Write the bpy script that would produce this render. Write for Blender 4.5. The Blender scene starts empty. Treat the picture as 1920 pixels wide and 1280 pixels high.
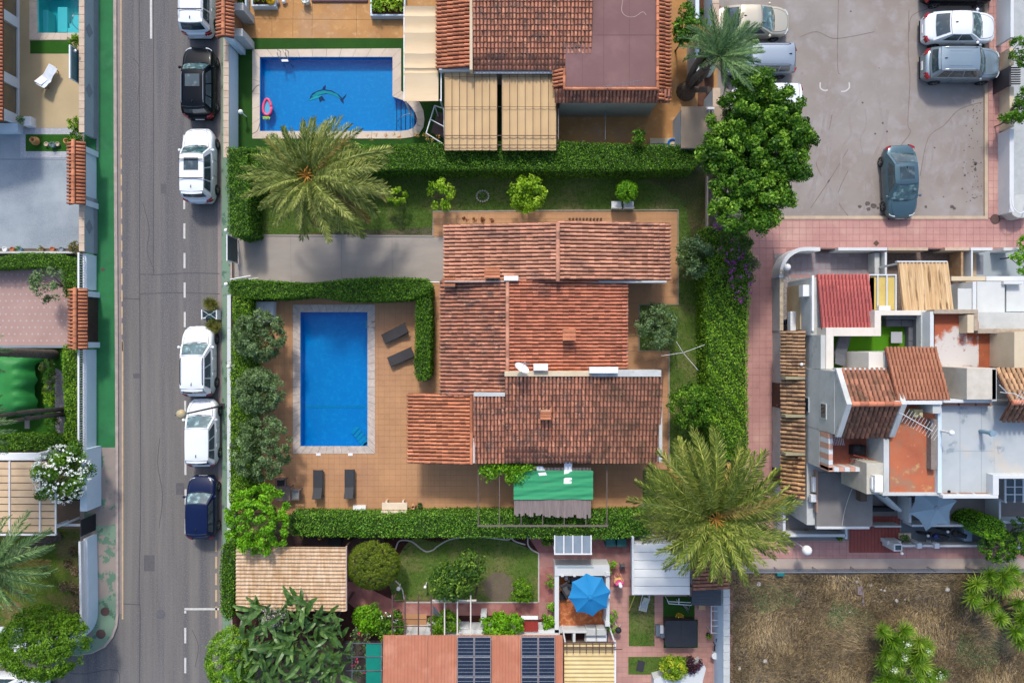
import bpy, bmesh, math, random
import numpy as np
from mathutils import Vector, Matrix
R = math.radians
rng = np.random.default_rng(7)
random.seed(7)
S = bpy.context.scene
COL = S.collection

# ------------------------------------------------------------ camera, world, sun
HC = 41.0
PPM = 31.25
cam_d = bpy.data.cameras.new('camera')
cam = bpy.data.objects.new('camera', cam_d); COL.objects.link(cam)
cam.location = (0, 0, HC); cam.rotation_euler = (0, 0, 0)
cam_d.sensor_width = 36; cam_d.lens = 36 * HC / (1920 / PPM)
cam_d.clip_start = 0.5; cam_d.clip_end = 900
S.camera = cam
world = bpy.data.worlds.new("World"); S.world = world; world.use_nodes = True
wn = world.node_tree.nodes; wl = world.node_tree.links; wn.clear()
sky = wn.new('ShaderNodeTexSky'); sky.sky_type = 'NISHITA'; sky.sun_disc = False
sky.sun_elevation = R(47); sky.sun_rotation = R(-7); sky.dust_density = 2.2; sky.ozone_density = 1.0
bg = wn.new('ShaderNodeBackground'); bg.inputs['Strength'].default_value = 0.15
wo = wn.new('ShaderNodeOutputWorld')
wl.new(sky.outputs[0], bg.inputs[0]); wl.new(bg.outputs[0], wo.inputs[0])
sun_d = bpy.data.lights.new('sun', 'SUN'); sun_d.energy = 1.7; sun_d.angle = R(6); sun_d.color = (1.0, 0.95, 0.87)
sun = bpy.data.objects.new('sun', sun_d); COL.objects.link(sun); sun.location = (0, 30, 40)
sun.rotation_euler = Vector((0.12, -1, -1.08)).to_track_quat('-Z', 'Y').to_euler()
S.view_settings.view_transform = 'Standard'; S.view_settings.look = 'None'
S.view_settings.gamma = 1; S.view_settings.use_curve_mapping = False
S.view_settings.exposure = 0.8

# ------------------------------------------------------------ helpers
def G(px, py, z=0.0):
    k = (1 - z / HC) / PPM
    return ((px - 960) * k, (640 - py) * k, z)
def GX(px, z=0.0): return (px - 960) / PPM * (1 - z / HC)
def GY(py, z=0.0): return (640 - py) / PPM * (1 - z / HC)

def root(name, label, cat, loc, group=None, rz=0):
    o = bpy.data.objects.new(name, None); COL.objects.link(o)
    o.empty_display_size = 0.3
    o.location = loc; o.rotation_euler = (0, 0, rz)
    o['label'] = label; o['category'] = cat
    if group: o['group'] = group
    return o
def tag(o, label, cat, group=None):
    o['label'] = label; o['category'] = cat
    if group: o['group'] = group
    return o
def structure(o): o['kind'] = 'structure'; return o
def stuff(o, label=None, cat=None):
    o['kind'] = 'stuff'
    if label: o['label'] = label
    if cat: o['category'] = cat
    return o
def wloc(o):
    v = Vector((0, 0, 0))
    while o is not None:
        v += Vector(o.location); o = o.parent
    return v
def kids(o): return list(o.children)
def copy_tree(o, parent=None):
    c = o.copy(); COL.objects.link(c)
    if parent is not None: c.parent = parent
    for ch in kids(o): copy_tree(ch, c)
    return c

class MB:
    def __init__(s): s.v = []; s.f = []; s.r = []; s.m = []
    def add(s, vs, fs, rnd=None, mi=0):
        n = len(s.v); s.v.extend([tuple(p) for p in vs])
        for f in fs:
            s.f.append([n + i for i in f]); s.r.append(random.random() if rnd is None else rnd); s.m.append(mi)
        return s
    def box(s, x0, x1, y0, y1, z0, z1, rnd=0.5, mi=0, b=0.0):
        if x1 < x0: x0, x1 = x1, x0
        if y1 < y0: y0, y1 = y1, y0
        if b <= 0:
            vs = [(x0,y0,z0),(x1,y0,z0),(x1,y1,z0),(x0,y1,z0),(x0,y0,z1),(x1,y0,z1),(x1,y1,z1),(x0,y1,z1)]
            return s.add(vs, [(0,3,2,1),(4,5,6,7),(0,1,5,4),(1,2,6,5),(2,3,7,6),(3,0,4,7)], rnd, mi)
        vs = []
        for z, d in ((z0, 0), (z1 - b, 0), (z1, b)):
            vs += [(x0+d,y0+d,z),(x1-d,y0+d,z),(x1-d,y1-d,z),(x0+d,y1-d,z)]
        fs = [(0,3,2,1),(8,9,10,11)]
        for k in (0, 4):
            for i in range(4): fs.append((k+i, k+(i+1)%4, k+4+(i+1)%4, k+4+i))
        return s.add(vs, fs, rnd, mi)
    def obox(s, c, ax, ay, L, Wd, z0, z1, rnd=0.5, mi=0):
        # oriented box: centre c (x,y), direction (ax,ay)
        d = Vector((ax, ay)).normalized(); p = Vector((-d.y, d.x))
        q = [Vector(c[:2]) + d*sx*L/2 + p*sy*Wd/2 for sx, sy in ((-1,-1),(1,-1),(1,1),(-1,1))]
        return s.prism([tuple(a) for a in q], z0, z1, rnd, mi)
    def prism(s, poly, z0, z1, rnd=0.5, mi=0, inset=0.0):
        a = sum(poly[i][0]*poly[(i+1)%len(poly)][1]-poly[(i+1)%len(poly)][0]*poly[i][1] for i in range(len(poly)))
        if a < 0: poly = poly[::-1]
        n = len(poly)
        vs = [(p[0],p[1],z0) for p in poly] + [(p[0],p[1],z1) for p in poly]
        return s.add(vs, [tuple(range(n-1,-1,-1)), tuple(range(n,2*n))] + [(i,(i+1)%n,n+(i+1)%n,n+i) for i in range(n)], rnd, mi)
    def cyl(s, cx, cy, z0, z1, r, n=12, r2=None, rnd=0.5, mi=0, cap=True):
        r2 = r if r2 is None else r2
        vs = [(cx+r*math.cos(2*math.pi*i/n), cy+r*math.sin(2*math.pi*i/n), z0) for i in range(n)]
        vs += [(cx+r2*math.cos(2*math.pi*i/n), cy+r2*math.sin(2*math.pi*i/n), z1) for i in range(n)]
        fs = [(i,(i+1)%n,n+(i+1)%n,n+i) for i in range(n)]
        if cap: fs += [tuple(range(n-1,-1,-1)), tuple(range(n,2*n))]
        return s.add(vs, fs, rnd, mi)
    def lathe(s, cx, cy, prof, n=16, rnd=0.5, mi=0):
        vs = []
        for r, z in prof:
            vs += [(cx+r*math.cos(2*math.pi*i/n), cy+r*math.sin(2*math.pi*i/n), z) for i in range(n)]
        fs = []
        for k in range(len(prof)-1):
            for i in range(n): fs.append((k*n+i, k*n+(i+1)%n, (k+1)*n+(i+1)%n, (k+1)*n+i))
        return s.add(vs, fs, rnd, mi)
    def tube(s, pts, r, n=6, rnd=0.5, mi=0, r2=None):
        pts = [Vector(p) for p in pts]; m = len(pts); vs = []
        for k, p in enumerate(pts):
            d = (pts[min(k+1,m-1)] - pts[max(k-1,0)]).normalized()
            u = d.cross(Vector((0,0,1)))
            if u.length < 1e-3: u = Vector((1,0,0))
            u.normalize(); w = d.cross(u).normalized()
            rr = r if r2 is None else r + (r2-r)*k/(m-1)
            if isinstance(r, (list, tuple)): rr = r[k]
            for i in range(n):
                a = 2*math.pi*i/n; vs.append(p + u*rr*math.cos(a) + w*rr*math.sin(a))
        fs = [(k*n+i, k*n+(i+1)%n, (k+1)*n+(i+1)%n, (k+1)*n+i) for k in range(m-1) for i in range(n)]
        fs += [tuple(range(n-1,-1,-1)), tuple(range((m-1)*n, m*n))]
        return s.add(vs, fs, rnd, mi)
    def ball(s, c, r, n=10, m=6, sz=1.0, rnd=0.5, mi=0):
        prof = [(max(1e-3, r*math.sin(math.pi*k/m)), c[2] - r*sz*math.cos(math.pi*k/m)) for k in range(m+1)]
        return s.lathe(c[0], c[1], prof, n, rnd, mi)
    def grid(s, P, rnd=0.5, mi=0):
        a = len(P); b = len(P[0]); vs = [p for row in P for p in row]
        return s.add(vs, [(i*b+j, (i+1)*b+j, (i+1)*b+j+1, i*b+j+1) for i in range(a-1) for j in range(b-1)], rnd, mi)
    def build(s, name, mats, parent=None, world=True, smooth=False, origin=None):
        me = bpy.data.meshes.new(name)
        if parent is not None:
            off = wloc(parent) if world else Vector((0,0,0))
        else:
            if origin is not None: off = Vector(origin)
            else:
                xs = [p[0] for p in s.v]; ys = [p[1] for p in s.v]; zs = [p[2] for p in s.v]
                off = Vector(((min(xs)+max(xs))/2, (min(ys)+max(ys))/2, min(zs)))
        me.from_pydata([(p[0]-off.x, p[1]-off.y, p[2]-off.z) for p in s.v], [], s.f)
        if not isinstance(mats, (list, tuple)): mats = [mats]
        for m in mats: me.materials.append(m)
        if len(mats) > 1: me.polygons.foreach_set('material_index', s.m)
        at = me.attributes.new('rnd', 'FLOAT', 'FACE'); at.data.foreach_set('value', s.r)
        if smooth: me.polygons.foreach_set('use_smooth', [True]*len(me.polygons))
        me.update()
        o = bpy.data.objects.new(name, me); COL.objects.link(o)
        if parent is not None: o.parent = parent
        else: o.location = off
        return o
def autosmooth(o, ang=35):
    me = o.data
    me.polygons.foreach_set('use_smooth', [True]*len(me.polygons))
    bm = bmesh.new(); bm.from_mesh(me)
    for e in bm.edges:
        if len(e.link_faces) == 2 and e.calc_face_angle(0) > R(ang): e.smooth = False
    bm.to_mesh(me); bm.free(); return o
def recalc(o):
    bm = bmesh.new(); bm.from_mesh(o.data)
    bmesh.ops.recalc_face_normals(bm, faces=bm.faces); bm.to_mesh(o.data); bm.free(); return o

def npmesh(name, V, F, rnd, mat, parent=None, origin=None, smooth=False):
    # V (n,3) world, F (m,k) faces, rnd (m)
    me = bpy.data.meshes.new(name)
    if parent is not None: off = np.array(wloc(parent))
    else:
        mn = V.min(0); mx = V.max(0); off = np.array([(mn[0]+mx[0])/2, (mn[1]+mx[1])/2, mn[2]]) if origin is None else np.array(origin)
    V = V - off; m, k = F.shape
    me.vertices.add(len(V)); me.vertices.foreach_set('co', V.astype(np.float32).ravel())
    me.loops.add(m*k); me.loops.foreach_set('vertex_index', F.astype(np.int32).ravel())
    me.polygons.add(m); me.polygons.foreach_set('loop_start', (np.arange(m)*k).astype(np.int32))
    me.materials.append(mat)
    at = me.attributes.new('rnd', 'FLOAT', 'FACE'); at.data.foreach_set('value', rnd.astype(np.float32))
    me.update(calc_edges=True); me.validate()
    o = bpy.data.objects.new(name, me); COL.objects.link(o)
    if parent is not None: o.parent = parent
    else: o.location = tuple(off)
    return o
def norm(a): return a / (np.linalg.norm(a, axis=1, keepdims=True) + 1e-9)
def leafmesh(name, P, N, size, mat, parent=None, aspect=.5, jit=.6, rnd=None, fold=.15, origin=None):
    n = len(P)
    N = norm(norm(N)*(1-jit) + norm(rng.normal(size=(n,3)))*jit)
    T = norm(np.cross(N, rng.normal(size=(n,3)))); B = np.cross(N, T)
    s = (size * rng.uniform(.65, 1.3, n))[:, None]
    V = np.stack([P - T*s*.5, P + B*s*aspect*.5 + N*s*fold, P + T*s*.5, P - B*s*aspect*.5 + N*s*fold], 1).reshape(-1, 3)
    F = np.arange(4*n).reshape(n, 4)
    if rnd is None: rnd = rng.random(n)
    return npmesh(name, V, F, rnd, mat, parent, origin)
def in_poly(P, poly):
    x, y = P[:,0], P[:,1]; c = np.zeros(len(P), bool); n = len(poly)
    for i in range(n):
        x0, y0 = poly[i]; x1, y1 = poly[(i+1)%n]
        if y0 == y1: continue
        c ^= ((y0 > y) != (y1 > y)) & (x < (x1-x0)*(y-y0)/(y1-y0)+x0)
    return c
def sample_poly(poly, n):
    a = np.array(poly); mn = a.min(0); mx = a.max(0); out = []
    tot = 0
    while tot < n:
        p = rng.uniform(mn, mx, (n*2, 2)); p = p[in_poly(p, poly)]; out.append(p); tot += len(p)
    return np.concatenate(out)[:n]
def parea(poly): return abs(sum(poly[i][0]*poly[(i+1)%len(poly)][1]-poly[(i+1)%len(poly)][0]*poly[i][1] for i in range(len(poly))))/2
def tfill(name, outer, holes, z, mat, parent=None):
    bm = bmesh.new(); es = []
    for lp in [outer] + list(holes):
        vs = [bm.verts.new((p[0], p[1], z)) for p in lp]
        for i in range(len(vs)): es.append(bm.edges.new((vs[i], vs[(i+1)%len(vs)])))
    bmesh.ops.triangle_fill(bm, use_beauty=True, use_dissolve=False, edges=es, normal=(0,0,1))
    bmesh.ops.recalc_face_normals(bm, faces=bm.faces)
    for f in bm.faces:
        if f.normal.z < 0: f.normal_flip()
    me = bpy.data.meshes.new(name); bm.to_mesh(me); bm.free(); me.materials.append(mat)
    at = me.attributes.new('rnd', 'FLOAT', 'FACE')
    o = bpy.data.objects.new(name, me); COL.objects.link(o)
    if parent is not None: o.parent = parent
    return o
def rectp(x0, y0, x1, y1, z=0):   # pixel rectangle -> world polygon
    a = G(x0, y0, z); b = G(x1, y1, z)
    return [(a[0], b[1]), (b[0], b[1]), (b[0], a[1]), (a[0], a[1])]
def polyp(pts, z=0): return [G(p[0], p[1], z)[:2] for p in pts]
def sheet(name, pts, z, mat, holes=()):
    return structure(tfill(name, polyp(pts) if not isinstance(pts, str) else pts, [polyp(h) for h in holes], z, mat))
def srect(name, x0, y0, x1, y1, z, mat): return sheet(name, [(x0,y0),(x1,y0),(x1,y1),(x0,y1)], z, mat)
def ribbon(name, pts, w, z, mat, px=True, closed=False):
    P = [Vector(G(*p)[:2]) if px else Vector(p) for p in pts]; n = len(P); L = []; Rr = []
    for i in range(n):
        if closed: d = P[(i+1)%n] - P[i-1]
        else: d = P[min(i+1,n-1)] - P[max(i-1,0)]
        d.normalize(); q = Vector((-d.y, d.x)) * w/2
        L.append(P[i]+q); Rr.append(P[i]-q)
    b = MB()
    rr = range(n if closed else n-1)
    for i in rr:
        j = (i+1) % n
        b.add([(Rr[i].x,Rr[i].y,z),(Rr[j].x,Rr[j].y,z),(L[j].x,L[j].y,z),(L[i].x,L[i].y,z)], [(0,1,2,3)], .5)
    return b.build(name, mat)
def bez(pts, n=8):   # Catmull-Rom smoothing of a pixel polyline
    out = []; m = len(pts)
    for i in range(m-1):
        p0 = pts[max(i-1,0)]; p1 = pts[i]; p2 = pts[i+1]; p3 = pts[min(i+2,m-1)]
        for k in range(n):
            t = k/n
            out.append(tuple(0.5*((2*p1[a]) + (-p0[a]+p2[a])*t + (2*p0[a]-5*p1[a]+4*p2[a]-p3[a])*t*t + (-p0[a]+3*p1[a]-3*p2[a]+p3[a])*t**3) for a in range(len(p1))))
    out.append(tuple(pts[-1])); return out

# ------------------------------------------------------------ materials
def hx(h):
    h = h.lstrip('#'); c = [int(h[i:i+2], 16)/255 for i in (0, 2, 4)]
    return tuple((x/12.92 if x <= 0.04045 else ((x+0.055)/1.055)**2.4) for x in c)
MATS = {}
KALB = 0.82
def M(name, c1, c2=None, scale=3.0, rough=.8, bump=0.0, bscale=60.0, spec=.3, metal=0.0, detail=5, stretch=None,
      c3=None, s3=.5, t3=(.5,.65), rvar=0.0, coat=0.0, trans=0.0, k=None, orand=False, c4=None, s4=5., t4=(.5,.6), sheen=0):
    """procedural: world-space noise between c1 and c2, optional patches c3/c4, per-piece variation rvar."""
    if name in MATS: return MATS[name]
    k = KALB if k is None else k
    C = lambda h: tuple(x*k for x in hx(h)) + (1,)
    m = bpy.data.materials.new(name); m.use_nodes = True; nt = m.node_tree; N = nt.nodes; L = nt.links
    b = N['Principled BSDF']; b.inputs['Roughness'].default_value = rough; b.inputs['Specular IOR Level'].default_value = spec
    b.inputs['Metallic'].default_value = metal
    if coat: b.inputs['Coat Weight'].default_value = coat; b.inputs['Coat Roughness'].default_value = .04
    geo = N.new('ShaderNodeNewGeometry'); pos = geo.outputs['Position']
    if stretch:
        mp = N.new('ShaderNodeVectorMath'); mp.operation = 'MULTIPLY'; mp.inputs[1].default_value = stretch
        L.new(pos, mp.inputs[0]); spos = mp.outputs[0]
    else: spos = pos
    def noise(sc, det=detail, p=None, rg=.6):
        n = N.new('ShaderNodeTexNoise'); n.inputs['Scale'].default_value = sc; n.inputs['Detail'].default_value = det
        n.inputs['Roughness'].default_value = rg; L.new(p or spos, n.inputs['Vector']); return n.outputs['Fac']
    def ramp(f, a, bb):
        r = N.new('ShaderNodeMapRange'); r.inputs[1].default_value = a; r.inputs[2].default_value = bb; L.new(f, r.inputs[0]); return r.outputs[0]
    def mix(f, a, bb, mode='MIX'):
        x = N.new('ShaderNodeMix'); x.data_type = 'RGBA'; x.blend_type = mode
        if isinstance(f, (int, float)): x.inputs[0].default_value = f
        else: L.new(f, x.inputs[0])
        for s_, i in ((a, 6), (bb, 7)):
            if isinstance(s_, tuple): x.inputs[i].default_value = s_
            else: L.new(s_, x.inputs[i])
        return x.outputs[2]
    col = C(c1)
    if c2: col = mix(ramp(noise(scale), .3, .7), C(c1), C(c2))
    if c3: col = mix(ramp(noise(s3, 6), *t3), col, C(c3))
    if c4: col = mix(ramp(noise(s4, 6, pos), *t4), col, C(c4))
    if rvar or orand:
        at = N.new('ShaderNodeAttribute'); at.attribute_name = 'rnd'
        oi = N.new('ShaderNodeObjectInfo'); ad = N.new('ShaderNodeMath'); ad.operation = 'ADD'
        L.new(at.outputs['Fac'], ad.inputs[0]); L.new(oi.outputs['Random'], ad.inputs[1])
        fr = N.new('ShaderNodeMath'); fr.operation = 'FRACT'; L.new(ad.outputs[0], fr.inputs[0])
        r = N.new('ShaderNodeMapRange'); r.inputs[3].default_value = 1-rvar; r.inputs[4].default_value = 1+rvar*.8
        L.new(fr.outputs[0], r.inputs[0])
        hs = N.new('ShaderNodeHueSaturation'); L.new(r.outputs[0], hs.inputs['Value'])
        if isinstance(col, tuple): hs.inputs['Color'].default_value = col
        else: L.new(col, hs.inputs['Color'])
        col = hs.outputs[0]
    if isinstance(col, tuple): b.inputs['Base Color'].default_value = col
    else: L.new(col, b.inputs['Base Color'])
    if bump:
        bp = N.new('ShaderNodeBump'); bp.inputs['Strength'].default_value = min(1, bump); bp.inputs['Distance'].default_value = .03*max(1, bump)
        L.new(noise(bscale, 4, pos), bp.inputs['Height']); L.new(bp.outputs[0], b.inputs['Normal'])
    if trans:
        tr = N.new('ShaderNodeBsdfTranslucent'); mx = N.new('ShaderNodeMixShader'); mx.inputs[0].default_value = trans
        if isinstance(col, tuple): tr.inputs[0].default_value = col
        else: L.new(col, tr.inputs[0])
        L.new(b.outputs[0], mx.inputs[1]); L.new(tr.outputs[0], mx.inputs[2]); L.new(mx.outputs[0], N['Material Output'].inputs[0])
    MATS[name] = m; return m
def leafmat(name, dark, mid, light, extra=None, tr=.3, rough=.5, k=None, ot=.0):
    if name in MATS: return MATS[name]
    k = 1.25 if k is None else k
    C = lambda h: tuple(x*k for x in hx(h)) + (1,)
    m = bpy.data.materials.new(name); m.use_nodes = True; nt = m.node_tree; N = nt.nodes; L = nt.links
    b = N['Principled BSDF']; b.inputs['Roughness'].default_value = rough; b.inputs['Specular IOR Level'].default_value = .3
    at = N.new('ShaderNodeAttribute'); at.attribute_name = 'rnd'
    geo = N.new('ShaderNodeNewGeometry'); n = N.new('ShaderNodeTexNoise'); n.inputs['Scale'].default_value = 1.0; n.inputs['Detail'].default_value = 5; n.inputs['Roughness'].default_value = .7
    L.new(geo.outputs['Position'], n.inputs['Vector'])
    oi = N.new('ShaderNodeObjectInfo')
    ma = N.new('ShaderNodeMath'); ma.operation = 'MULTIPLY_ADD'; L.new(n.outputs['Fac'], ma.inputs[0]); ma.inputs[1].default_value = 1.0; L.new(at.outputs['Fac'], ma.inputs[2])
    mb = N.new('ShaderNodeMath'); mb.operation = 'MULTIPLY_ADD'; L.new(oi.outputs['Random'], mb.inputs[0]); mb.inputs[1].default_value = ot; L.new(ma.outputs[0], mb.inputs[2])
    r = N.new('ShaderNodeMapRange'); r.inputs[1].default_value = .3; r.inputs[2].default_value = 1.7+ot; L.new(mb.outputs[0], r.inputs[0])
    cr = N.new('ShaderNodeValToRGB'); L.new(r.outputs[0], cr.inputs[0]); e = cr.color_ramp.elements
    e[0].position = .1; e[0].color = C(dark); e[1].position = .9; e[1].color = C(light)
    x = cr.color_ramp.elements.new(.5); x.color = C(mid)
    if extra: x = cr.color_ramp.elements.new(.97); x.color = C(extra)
    L.new(cr.outputs[0], b.inputs['Base Color'])
    t = N.new('ShaderNodeBsdfTranslucent'); L.new(cr.outputs[0], t.inputs[0])
    mx = N.new('ShaderNodeMixShader'); mx.inputs[0].default_value = tr
    L.new(b.outputs[0], mx.inputs[1]); L.new(t.outputs[0], mx.inputs[2]); L.new(mx.outputs[0], N['Material Output'].inputs[0])
    MATS[name] = m; return m
def watermat(name, tint, gl='#ffffff'):
    m = bpy.data.materials.new(name); m.use_nodes = True; nt = m.node_tree; N = nt.nodes; L = nt.links
    N.remove(N['Principled BSDF'])
    tr = N.new('ShaderNodeBsdfTransparent'); tr.inputs[0].default_value = (*tint, 1)
    g = N.new('ShaderNodeBsdfGlossy'); g.inputs['Roughness'].default_value = .03
    f = N.new('ShaderNodeFresnel'); f.inputs[0].default_value = 1.33
    n = N.new('ShaderNodeTexNoise'); n.inputs['Scale'].default_value = 5; n.inputs['Detail'].default_value = 4
    geo = N.new('ShaderNodeNewGeometry'); L.new(geo.outputs['Position'], n.inputs['Vector'])
    bp = N.new('ShaderNodeBump'); bp.inputs['Strength'].default_value = .35; bp.inputs['Distance'].default_value = .04
    L.new(n.outputs['Fac'], bp.inputs['Height']); L.new(bp.outputs[0], g.inputs['Normal']); L.new(bp.outputs[0], f.inputs['Normal'])
    mx = N.new('ShaderNodeMixShader'); L.new(f.outputs[0], mx.inputs[0]); L.new(tr.outputs[0], mx.inputs[1]); L.new(g.outputs[0], mx.inputs[2])
    L.new(mx.outputs[0], N['Material Output'].inputs[0]); return m
def thinfabric(name, c, opac=.8):
    m = bpy.data.materials.new(name); m.use_nodes = True; nt = m.node_tree; N = nt.nodes; L = nt.links
    b = N['Principled BSDF']; b.inputs['Roughness'].default_value = .8; b.inputs['Base Color'].default_value = (*[x*KALB for x in hx(c)], 1)
    tr = N.new('ShaderNodeBsdfTransparent'); tr.inputs[0].default_value = (*[x**.5 for x in hx(c)], 1)
    mx = N.new('ShaderNodeMixShader'); mx.inputs[0].default_value = opac
    L.new(tr.outputs[0], mx.inputs[1]); L.new(b.outputs[0], mx.inputs[2]); L.new(mx.outputs[0], N['Material Output'].inputs[0]); return m

asphalt = M('asphalt', '#7e7974', '#605e5e', 1.5, .9, .25, 90, stretch=(1.0, .035, 1), c4='#8a8684', s4=16, t4=(.5,.75), c3='#59595e', s3=.7, t3=(.5,.66))
lotm = M('parking_asphalt', '#9f9791', '#8e867f', .3, .92, .3, 70, c3='#90857d', s3=.25, t3=(.47,.64), c4='#a29c9c', s4=1.1, t4=(.5,.75))
greenpaint = M('green_painted_paving', '#2f7a48', '#27693f', .8, .85, .2, 60, c3='#3f7f55', s3=.5, t3=(.55,.75))
greenworn = M('worn_green_paving', '#74947a', '#7f9180', 1.2, .9, .2, 60, c4='#55745f', s4=2.0, t4=(.56,.62))
wornpink = M('worn_pinkish_paving', '#a08f86', '#8d8880', 1.3, .9, .2, 50, c4='#5f7f6a', s4=1.3, t4=(.54,.58))
kerbm = M('kerb_concrete', '#b9a9a0', '#9c918a', 3, .9, .2, 50)
whitep = M('white_road_paint', '#d6d4cf', '#bdbab5', 6, .8)
yellowp = M('faded_yellow_paint', '#d3b48a', '#b59f85', 4, .85)
tar = M('tar_seam_black', '#5c5b60', '#6c6a6d', 5, .8)
pinkpave = M('pink_paving_tiles', '#bf9189', '#ae817b', 1.0, .88, .2, 60, rvar=.03, c4='#c9a194', s4=.5, t4=(.5,.7))
pinkgrout = M('pink_paving_grout', '#ad8079', '#9d736e', 2, .9)
terr = M('terracotta_terrace_tiles', '#c3936a', '#b58860', .7, .75, .1, 60, rvar=.03, c4='#ae8262', s4=.3, t4=(.5,.7))
terrg = M('terrace_grout', '#b08560', None, 3, .9)
drive = M('driveway_concrete', '#aba196', '#9c948c', .5, .85, .15, 80, stretch=(1,3,1))
lawnm = M('lawn_soil_and_grass', '#4c6a22', '#5f7534', 1.1, .95, .6, 40, c3='#867c54', s3=.4, t3=(.48,.66), c4='#2f4a10', s4=6, t4=(.5,.7))
turfm = M('artificial_turf', '#27590f', '#2f6414', .7, .95, .5, 120, c4='#1f4d0c', s4=30, t4=(.5,.7))
turfd = M('artificial_turf_dark', '#234a12', '#2b5517', .7, .95, .5, 120)
turfl = M('artificial_turf_bright', '#4f8a08', '#447a07', .6, .95, .5, 120)
stamped = M('stamped_concrete', '#c4935c', '#a8794a', .7, .85, .3, 12, c3='#b39070', s3=.5, t3=(.5,.7), c4='#c99f6c', s4=2.2, t4=(.55,.7))
soil = M('bare_brown_soil', '#6e4d3c', '#56392d', 2.5, .95, .8, 30)
soild = M('dark_mulch', '#4d2a24', '#3a1f1c', 4, .95, .8, 30)
dryg = M('dry_field_soil', '#73675a', '#594e44', .9, .95, .8, 25, c3='#8a7452', s3=.35, t3=(.5,.65), c4='#4a4038', s4=2.2, t4=(.5,.66))
beige = M('beige_patio_tiles', '#c3ae88', '#b29f7c', .4, .85, .1, 60)
greyp = M('pebbled_grey_concrete', '#98a1a8', '#838d95', 12, .9, .3, 60, c3='#a9b1b6', s3=.4, t3=(.4,.7))
marble = M('white_marble_chips', '#c2c4c8', '#9a9ca2', 14, .8, .4, 30)
gravel = M('pale_gravel', '#a9a2a4', '#77727a', 12, .9, 1, 25)
wallw = M('white_render', '#d9dbdb', '#cbcfd1', .8, .85, .2, 40)
wallg = M('old_white_render', '#cbcdcb', '#b4b7b4', .9, .9, .3, 30, c4='#a3a39b', s4=2.2, t4=(.58,.75))
wallb = M('bluish_white_paint', '#d5e4ee', '#c9dae5', 1.0, .8, .1, 30)
walld = M('grey_plinth_paint', '#8a929b', '#7e868f', 2, .85)
capst = M('beige_cap_stone', '#cdb9a4', '#bda690', 3, .85, .2, 30, rvar=.08)
cream = M('cream_render', '#d8c8ae', '#c9b899', 1, .85)
TILE = dict(rough=.85, bump=.25, bscale=40, rvar=.3)
t_or = M('orange_clay_tile', '#cd8762', '#bd7554', 1.3, c4='#a86a50', s4=1.2, t4=(.56,.7), **TILE)
t_red = M('red_clay_tile', '#cc8263', '#bd7459', 1.0, c3='#80594d', s3=.42, t3=(.55,.68), c4='#cf9172', s4=3, t4=(.6,.75), **TILE)
t_old = M('lichened_clay_tile', '#bd7d62', '#ab7660', 1.2, c3='#7b5f54', s3=1.7, t3=(.5,.6), c4='#cf9070', s4=3.4, t4=(.55,.62), **TILE)
t_brn = M('weathered_brown_tile', '#a8735c', '#966a56', 1.3, c3='#7b5e4b', s3=1.2, t3=(.48,.6), c4='#b9775a', s4=2.2, t4=(.58,.7), **TILE)
t_pink = M('faded_salmon_tile', '#d39a7d', '#c1876c', 1.3, c3='#856459', s3=.55, t3=(.54,.68), c4='#d9a183', s4=2, t4=(.58,.7), **TILE)
t_yel = M('sandy_brown_tile', '#c29c76', '#a98667', 1.3, c3='#8a6e58', s3=1.6, t3=(.52,.65), **TILE)
t_crm = M('cream_profile_tile', '#d9c1a2', '#c9a97c', 4, c4='#b58d5f', s4=5, t4=(.5,.6), rough=.8, rvar=.1)
t_mor = M('rose_red_tile', '#b96460', '#b05b58', 1.2, c4='#945250', s4=3, t4=(.55,.7), rough=.8, rvar=.1, bump=.2)
t_rib = M('terracotta_ribbed_sheet', '#c07e62', '#b5745a', 1.5, rough=.75, rvar=.05, c3='#c88a70', s3=.8)
gap = M('dark_red_pan_tiles', '#864f3c', '#6a4336', 2, .95)  # dark reddish pan tiles showing between the barrel tiles
gapo = M('old_pan_tiles', '#744c3e', '#5a4036', 2, .95)
mortar = M('pale_mortar', '#c9aea2', '#b39a8e', 4, .9, .3, 30)
flatm = M('maroon_roof_membrane', '#80605e', '#765757', .6, .8, .15, 30, c3='#876664', s3=.5)
flato = M('orange_roof_coating', '#c2714d', '#b26448', .8, .85, .2, 30, c3='#a5785e', s3=1.3, t3=(.48,.66), c4='#c4a06c', s4=2.2, t4=(.58,.7))
flatop = M('peeling_orange_coating', '#b96544', '#a85a40', 1.4, .85, .2, 30, c3='#cfc9c4', s3=.42, t3=(.46,.52), c4='#8f5a44', s4=2.6, t4=(.6,.7))
flatg = M('grey_roof_coating', '#bcc2c3', '#adb4b7', .8, .85, .2, 30, c3='#c4bdb2', s3=.7, t3=(.55,.68), c4='#8f9ba1', s4=.8, t4=(.62,.66))
slab = M('dark_grey_screed', '#8b8682', '#76726f', .5, .85, .15, 40)
dkfl = M('brown_mottled_tiles', '#7d6c62', '#625349', 7, .85)
poolt = M('blue_pool_mosaic', '#59b4ea', '#4dabe4', .6, .4, spec=.4, c4='#6fc3ef', s4=5, t4=(.5,.68))  # lighter noise patches paint caustic-like light into the mosaic colour
poolc = M('turquoise_pool_mosaic', '#8fe3e0', '#7ad8d8', 1.2, .4)
coping = M('pale_stone_coping', '#d8c8b6', '#c9b8a6', 1.2, .8, .15, 50, rvar=.04)
copingm = M('veined_marble_coping', '#cfc2b6', '#b5a79c', 5, .7, .1, 50, rvar=.05)
water = watermat('pool_water', (.12, .69, .84))
water2 = watermat('turquoise_pool_water', (.30, .78, .84))
metal = M('galvanised_steel', '#a9aaae', None, rough=.35, metal=.8)
metalw = M('white_powdercoat', '#e2e4e6', None, rough=.4)
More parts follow.
